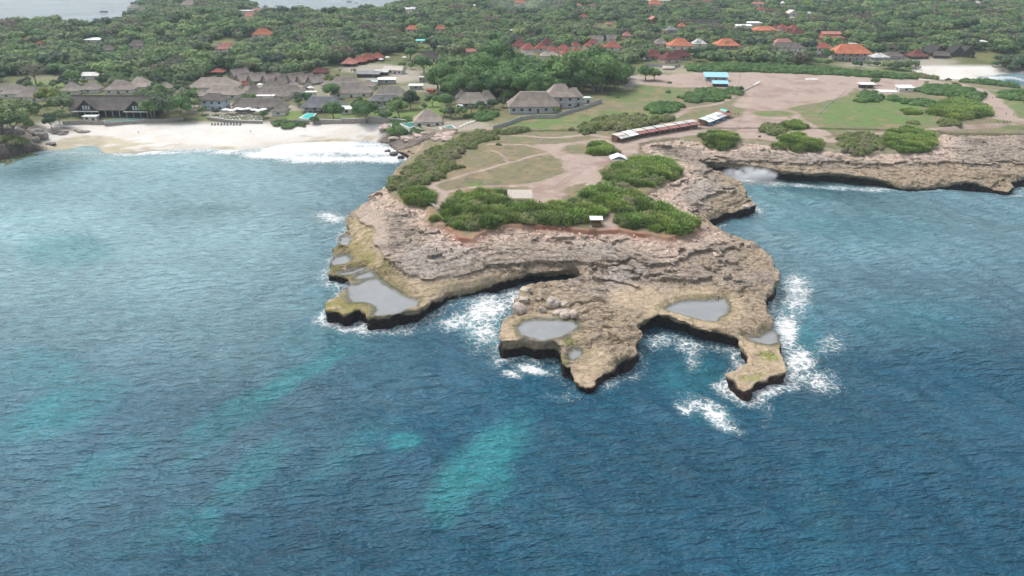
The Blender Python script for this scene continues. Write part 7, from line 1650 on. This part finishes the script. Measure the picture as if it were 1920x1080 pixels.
# hand-set trees that can be told apart
special = [('grove0', 622, 186, 1.12, "round dark tree standing alone among the resort roofs"), ('grove1', 795, 138, 1.35, "tall round tree at the lane left of the grove"), ('grove2', 625, 224, 1.1, "dense tree in front of the white glass fronted villa"), ('grove0', 687, 234, 1.4, "broad dark tree at the right end of the long beach wall"), ('mid0', 745, 208, 1.1, "olive tree on the lawn left of the grove"), ('mid1', 748, 222, 1.15, "dark rounded tree on the slope above the beach rocks"), ('mid2', 725, 228, .7, "thin pale tree on the slope above the beach rocks"), ('mid3', 770, 205, 1.2, "broad olive tree at the edge of the grove lawn"),
  ('grove1', 838, 207, 1.0, "round tree left of the veranda villa"), ('mid0', 900, 208, .7, "small tree at the right of the veranda villa porch"), ('mid2', 925, 205, .7, "leafy tree between the veranda villa and the broad blunt villa"), ('mid3', 845, 222, .75, "pale bushy tree behind the peaked villa"), ('mid1', 865, 222, .7, "pale bushy tree right of the peaked villa"), ('yellow0', 1046, 213, .5, "small bright tree against the broad blunt villa"),
  ('grove2', 1210, 150, 1.1, "left of the two joined trees at the lane end"), ('grove0', 1226, 151, .95, "right of the two joined trees at the lane end"), ('mid1', 30, 258, 1.9, "large leafy tree on the left cliff above the beach"), ('mid3', 62, 262, 1.4, "leafy tree at the beach end of the left cliff"), ('mid0', 285, 226, 1.5, "spreading tree covering the right gable of the restaurant"), ('mid2', 318, 224, 1.7, "big olive tree in the clump between the restaurant and the beach lane"), ('grove1', 340, 226, 1.45, "dark tree at the beach lane"), ('mid3', 305, 210, 1.75, "tall tree behind the clump by the restaurant"), ('mid1', 352, 208, 1.4, "grey green tree left of the pale blue beach house"), ('mid0', 380, 216, .6, "small orange tinged tree at the beach lane"), ('mid2', 405, 216, .45, "little tree before the pale blue beach house"),
  ('grove1', 8, 252, 1.5, "dark tree at the left edge of the view on the cliff"), ('mid3', 45, 275, .8, "small tree leaning over the left cliff edge"), ('mid2', 120, 215, 1.4, "tree left of the restaurant gable"), ('yellow1', 90, 196, 1.35, "bright yellow green tree left of the restaurant"), ('mid0', 140, 212, .9, "small tree hugging the left gable of the restaurant"), ('grove2', 138, 158, 1.1, "dark dense tree left of the small white house"), ('brown0', 68, 160, 1.7, "tall bare brownish tree in the left woods"), ('brown1', 95, 130, 1.2, "second bare brownish tree behind the tall one"), ('brown0', 468, 138, 1.1, "leafless pale trunked tree behind the A-frame row"), ('grove0', 770, 112, 1.1, "dark round tree behind the white parasols"), ('mid1', 670, 214, .9, "layered green tree left of the modern compound"), ('grove1', 770, 192, .8, "dark tree at the right of the modern compound"), ('mid0', 690, 205, .6, "small tree in the compound garden"),
  ('yellow0', 330, 104, 1.2, "left of the two yellow green crowns in the left woods"), ('yellow1', 298, 108, 1.1, "right hand neighbour of the yellow crown in the left woods"), ('grove2', 1550, 112, 1.0, "domed grey green tree left of the orange restaurant"), ('mid3', 1290, 108, .9, "tree in front of the orange roofed white house"), ('grove0', 755, 128, .55, "left of the two small round trees at the gabled hall"), ('grove1', 771, 130, .55, "right of the two small round trees at the gabled hall"), ('grove2', 495, 222, .5, "bushy tree at the right end of the beach club terrace"), ('mid1', 560, 196, .8, "grey green tree left of the glass fronted villa"), ('mid0', 575, 192, .8, "rounded tree behind the small white block"), ('grove2', 590, 234, .5, "small tree at the corner of the turquoise pool"), ('mid2', 472, 190, .6, "rounded brown green tree behind the beach club"), ('grove0', 1640, 160, .55, "small tree behind the dark field kiosk")]
for key, a, b, s, lab in special:
    x, y, z = spot(a, b); put_tree(key, x, y, z, s, random.random() * 6.28, lab, None)
SPX = np.array([[spot(a, b)[0], spot(a, b)[1], s] for k, a, b, s, l in special])
isgrove = in_poly(tx, ty, WP([(800,110),(830,98),(900,104),(1000,112),(1100,112),(1165,112),(1180,140),(1160,178),(1110,190),(1050,192),(960,196),(870,186),(815,172)], 9.5))
keepg = ~isgrove | (tg.random(len(tx)) < .45)
order = [j for j in np.argsort(ty) if keepg[j]]; ntree = 0; inst = []
LMK = [(20, 184, "far left bungalow"), (53, 190, "broad left bungalow"), (130, 178, "peaked hut behind the restaurant"), (213, 222, "beach restaurant"), (220, 176, "bungalows behind the restaurant"), (308, 172, "small hut right of the restaurant"), (167, 150, "small white left house"), (68, 160, "tall bare brown tree"), (120, 134, "long grey fence wall"), (30, 136, "slanting grey fence wall"),
 (396, 172, "long thatched roof of the resort"), (400, 208, "pale blue beach house"), (450, 157, "A-frame row's left end"), (500, 158, "A-frame row's middle"), (580, 160, "A-frame row's right end"), (508, 188, "wide resort roof"), (487, 210, "beach club roof"), (602, 212, "glass fronted villa"), (655, 184, "big roof by the round tree"), (600, 142, "dark brown shed"), (672, 122, "red pavilion row"), (738, 140, "gabled hall"), (730, 195, "modern compound"), (783, 120, "dark hip roofed house"), (808, 179, "orange clad hut"),
 (886, 204, "veranda villa"), (800, 240, "peaked villa"), (1000, 213, "broad blunt villa"), (1060, 203, "two storey villa"), (990, 98, "red cluster's left end"), (1057, 98, "red cluster's middle"), (1124, 97, "red cluster's right end"), (1226, 113, "maroon roofed houses"), (1278, 93, "orange roofed white house"), (1365, 93, "orange roofed bungalow"), (1324, 45, "long dark hall"), (1437, 60, "ochre house"), (1478, 96, "wide dark brown roof"), (1545, 97, "red hip roofed white house"), (1598, 116, "orange restaurant"), (1676, 112, "dark thatched hall"), (1724, 113, "brown beach bar"), (1805, 108, "twin black gables"), (1832, 66, "long pale green roof"), (1345, 153, "blue roofed workshop"),
 (490, 70, "white house on the left slope"), (424, 98, "faded roof by the gazebo"), (255, 92, "dark left woodland roof"), (176, 80, "long white woodland roof"), (330, 104, "yellow green crowns"), (74, 88, "small red woodland roof")]
def zone(px, py):
    q = min(LMK, key=lambda l: (l[0] - px) ** 2 + (2.2 * (l[1] - py)) ** 2); dx, dy = px - q[0], 2.2 * (py - q[1]); r = math.hypot(dx, dy)
    d_ = ("right of" if dx > 0 else "left of") if abs(dx) > abs(dy) else ("in front of" if dy > 0 else "behind")
    return "broadleaf tree %s %s the %s" % ("just" if r < 22 else ("a little way" if r < 48 else "well"), d_, q[2])
for j in order:
    x, y, z = tx[j], ty[j], th[j]; px, py = tpx[j], tpy[j]
    s = (tg.uniform(.55, 1.2) + .8 * tg.random() ** 4 if py < 150 or isgrove[j] else tg.uniform(.45, .85)) * (1.42 if isgrove[j] else 1.0)
    if py < 150 and not isgrove[j]: s *= 1.22 if px < 800 else 1.08
    if (not isgrove[j] or py < 138) and blocked(x, y, z, s, 8.2): continue
    if ((SPX[:, 0] - x) ** 2 + (SPX[:, 1] - y) ** 2 < (3.6 * SPX[:, 2] + 2.0) ** 2).any(): continue
    if isgrove[j] and any((x - h[0]) ** 2 + (y - h[1]) ** 2 < (h[2] + 4) ** 2 for h in HOUSES): continue
    u = tg.random()
    if ntree < 252 and -20 < px < 1940:
        if isgrove[j]: key, lab = 'grove%d' % tg.integers(3), "large dark green tree in the %s %s of the dense grove behind the villas" % ("front" if py > 165 else ("middle" if py > 135 else "rear"), ["far left", "left", "centre", "right", "far right"][int(min(4, max(0, (px - 800) / 74)))])
        else:
            lab = zone(px, py); key = 'mid%d' % tg.integers(4)
            if u < .05: key = 'brown%d' % tg.integers(2); lab = lab.replace("broadleaf", "bare brown")
            elif u < .09: key = 'yellow%d' % tg.integers(2); lab = lab.replace("broadleaf", "yellow green")
        put_tree(key, x, y, z, s, tg.random() * 6.28, lab, lab.replace("tree", "trees", 1), sz=tg.uniform(.85, 1.2)); ntree += 1
    else: inst.append((x, y, z - .3, s, 4 if u < .05 else tg.integers(4), tg.random() * 6.28))
# palms
np_ = 0
for px0, py0, rx, ry, n_, lab in [(700, 212, 60, 8, 10, "slim palm in the gardens of the modern compound"), (850, 218, 40, 10, 7, "short palm by the peaked villa"), (1300, 70, 150, 26, 46, "coconut palm in the grove among the orange roofs"), (1100, 62, 90, 20, 22, "coconut palm behind the red roofs"), (1480, 108, 90, 8, 14, "coconut palm above the field hedge"), (560, 150, 90, 10, 9, "palm along the A-frame row"), (1700, 104, 90, 10, 10, "palm at the head of the little beach"), (400, 30, 120, 14, 20, "coconut palm on the left hill"), (150, 205, 60, 12, 5, "palm beside the beach restaurant")]:
    for i in range(n_):
        a, b = px0 + tg.normal() * rx * .55, py0 + tg.normal() * ry * .55; x, y, z = spot(a, max(b, 4))
        if any((x - h[0]) ** 2 + (y - h[1]) ** 2 < (h[2] + .5) ** 2 for h in HOUSES): continue
        fm, tm, tip = PALMS[tg.integers(3)]; s = tg.uniform(.8, 1.2) * (.65 if b > 190 else 1.05); root = empty("palm_tree", (x, y, z), tg.random() * 6.28, s); tag(root, lab, "palm", lab.replace("palm", "palms", 1))
        o = bpy.data.objects.new("trunk", tm); COL.objects.link(o); o.parent = root; o = bpy.data.objects.new("fronds", fm); COL.objects.link(o); o.parent = root; o.location = tip; np_ += 1
# the rest of the woods reads as one mass: instanced on a point cloud
def scatter(name, data, protos, label, cat):
    P = np.array([d[:3] for d in data], np.float32); me = bpy.data.meshes.new(name); me.from_pydata(P.tolist(), [], [])
    for nm, k, tp in (("inst_scale", 3, 'FLOAT'), ("inst_kind", 4, 'INT'), ("inst_rot", 5, 'FLOAT')):
        a = me.attributes.new(nm, tp, 'POINT'); a.data.foreach_set("value", np.array([d[k] for d in data], np.int32 if tp == 'INT' else np.float32))
    ob = bpy.data.objects.new(name, me); COL.objects.link(ob); tag(ob, label, cat, kind="stuff")
    ng = bpy.data.node_groups.new(name, 'GeometryNodeTree'); ng.interface.new_socket("Geometry", in_out='INPUT', socket_type='NodeSocketGeometry'); ng.interface.new_socket("Geometry", in_out='OUTPUT', socket_type='NodeSocketGeometry')
    nn, ll = ng.nodes, ng.links; gi = nn.new("NodeGroupInput"); go = nn.new("NodeGroupOutput")
    g2i = nn.new("GeometryNodeGeometryToInstance"); ii = nn.new("GeometryNodeInstanceOnPoints")
    for po in reversed(protos):
        oi = nn.new("GeometryNodeObjectInfo"); oi.inputs['Object'].default_value = po; oi.transform_space = 'ORIGINAL'; oi.inputs['As Instance'].default_value = True; ll.new(oi.outputs['Geometry'], g2i.inputs[0])
    def attr(nm, tp):
        a = nn.new("GeometryNodeInputNamedAttribute"); a.data_type = tp; a.inputs['Name'].default_value = nm; return a.outputs['Attribute']
    rot = nn.new("ShaderNodeCombineXYZ"); ll.new(attr("inst_rot", 'FLOAT'), rot.inputs['Z'])
    ll.new(gi.outputs[0], ii.inputs['Points']); ll.new(g2i.outputs[0], ii.inputs['Instance']); ii.inputs['Pick Instance'].default_value = True
    ll.new(attr("inst_kind", 'INT'), ii.inputs['Instance Index']); ll.new(rot.outputs[0], ii.inputs['Rotation']); ll.new(attr("inst_scale", 'FLOAT'), ii.inputs['Scale'])
    ll.new(ii.outputs[0], go.inputs[0]); md = ob.modifiers.new("scatter", 'NODES'); md.node_group = ng
    return ob
def proto(me, i):
    o = bpy.data.objects.new("source_crown", me); return o
scatter("distant_woods", inst, [proto(m, i) for i, m in enumerate(FAR)], "closed canopy of the far woods covering the island", "woods")
if rest:
    km = {'B': 0, 'O': 1, 'G': 2}
    scatter("background_scrub", [(x, y, z, s, km[k], tg.random() * 6.28) for x, y, z, s, k in rest], [proto(SHRUB_B[0], 0), proto(SHRUB_O[0], 1), proto(SHRUB_G[0], 2)], "mass of further bushes along the hedge and field edges", "scrub")
print("SHRUBS", nsh, len(rest), "TREES", ntree, len(special), "PALMS", np_, "INST", len(inst), "HOUSES", len(HOUSES))
# ---------------------------------------------------------------- air: sea haze, spray in the cave, thin smoke over the woods
hz = MB().box((500, 5300, 48.5), (13400, 11600, 137)).obj("haze", None)
m = bpy.data.materials.new("sea_haze"); m.use_nodes = True; nt = m.node_tree
for n in list(nt.nodes): nt.nodes.remove(n)
out = nt.nodes.new("ShaderNodeOutputMaterial"); pv = nt.nodes.new("ShaderNodeVolumePrincipled")
pv.inputs['Color'].default_value = (0.74, 0.88, 0.95, 1); pv.inputs['Density'].default_value = 0.00011; pv.inputs['Anisotropy'].default_value = 0.0
nt.links.new(pv.outputs[0], out.inputs['Volume']); hz.data.materials.append(m)
tag(hz, kind="stuff"); hz["label"] = "pale sea haze in the air over the island"
def puff(name, c, size, dens, col, nscale, label, seed=0.0, aniso=0.0):
    bm = bmesh.new(); bmesh.ops.create_icosphere(bm, subdivisions=3, radius=1.0); me = bpy.data.meshes.new(name)
    for v in bm.verts: v.co = (v.co.x * size[0], v.co.y * size[1], v.co.z * size[2])
    bm.to_mesh(me); bm.free(); o = bpy.data.objects.new(name, me); COL.objects.link(o); o.location = c
    m = bpy.data.materials.new(name); m.use_nodes = True; nt = m.node_tree; L = nt.links
    for n in list(nt.nodes): nt.nodes.remove(n)
    out = nt.nodes.new("ShaderNodeOutputMaterial"); pv = nt.nodes.new("ShaderNodeVolumePrincipled"); tc = nt.nodes.new("ShaderNodeTexCoord")
    mp = N(nt, "ShaderNodeMapping"); mp.inputs['Scale'].default_value = (1 / size[0], 1 / size[1], 1 / size[2]); L.new(tc.outputs['Object'], mp.inputs['Vector'])
    ln = N(nt, "ShaderNodeVectorMath", operation='LENGTH'); L.new(mp.outputs[0], ln.inputs[0])
    fo = N(nt, "ShaderNodeMapRange", interpolation_type='SMOOTHSTEP'); fo.inputs['From Min'].default_value = 1.0; fo.inputs['From Max'].default_value = 0.1; L.new(ln.outputs['Value'], fo.inputs['Value'])
    nz = N(nt, "ShaderNodeTexNoise"); nz.inputs['Scale'].default_value = nscale; nz.inputs['Detail'].default_value = 4; L.new(tc.outputs['Object'], nz.inputs['Vector'])
    nr = N(nt, "ShaderNodeMapRange"); nr.inputs['From Min'].default_value = .42; nr.inputs['From Max'].default_value = .68; L.new(nz.outputs['Fac'], nr.inputs['Value'])
    mu = N(nt, "ShaderNodeMath", operation='MULTIPLY'); L.new(fo.outputs[0], mu.inputs[0]); L.new(nr.outputs[0], mu.inputs[1])
    m2 = N(nt, "ShaderNodeMath", operation='MULTIPLY'); L.new(mu.outputs[0], m2.inputs[0]); m2.inputs[1].default_value = dens; L.new(m2.outputs[0], pv.inputs['Density'])
    pv.inputs['Color'].default_value = (*col, 1); L.new(pv.outputs[0], out.inputs['Volume']); o.data.materials.append(m)
    tag(o, kind="stuff"); o["label"] = label; o["category"] = "spray" if "spray" in name else "smoke"
x, y = W(1402, 330, 2.5); puff("sea_spray", (x, y, 3.2), (15, 6, 4.6), .9, (.97, .98, .99), .22, "white spray bursting from the sea cave")
x, y = W(1432, 333, 1.5); puff("sea_spray", (x, y, 2.4), (8, 5, 3.2), 1.0, (.97, .98, .99), .3, "lower spray drifting right of the cave burst")
x, y, z = spot(985, 30); puff("wood_smoke", (x, y, z + 14), (60, 40, 16), .012, (.85, .9, .92), .03, "thin bluish smoke over the far central woods")
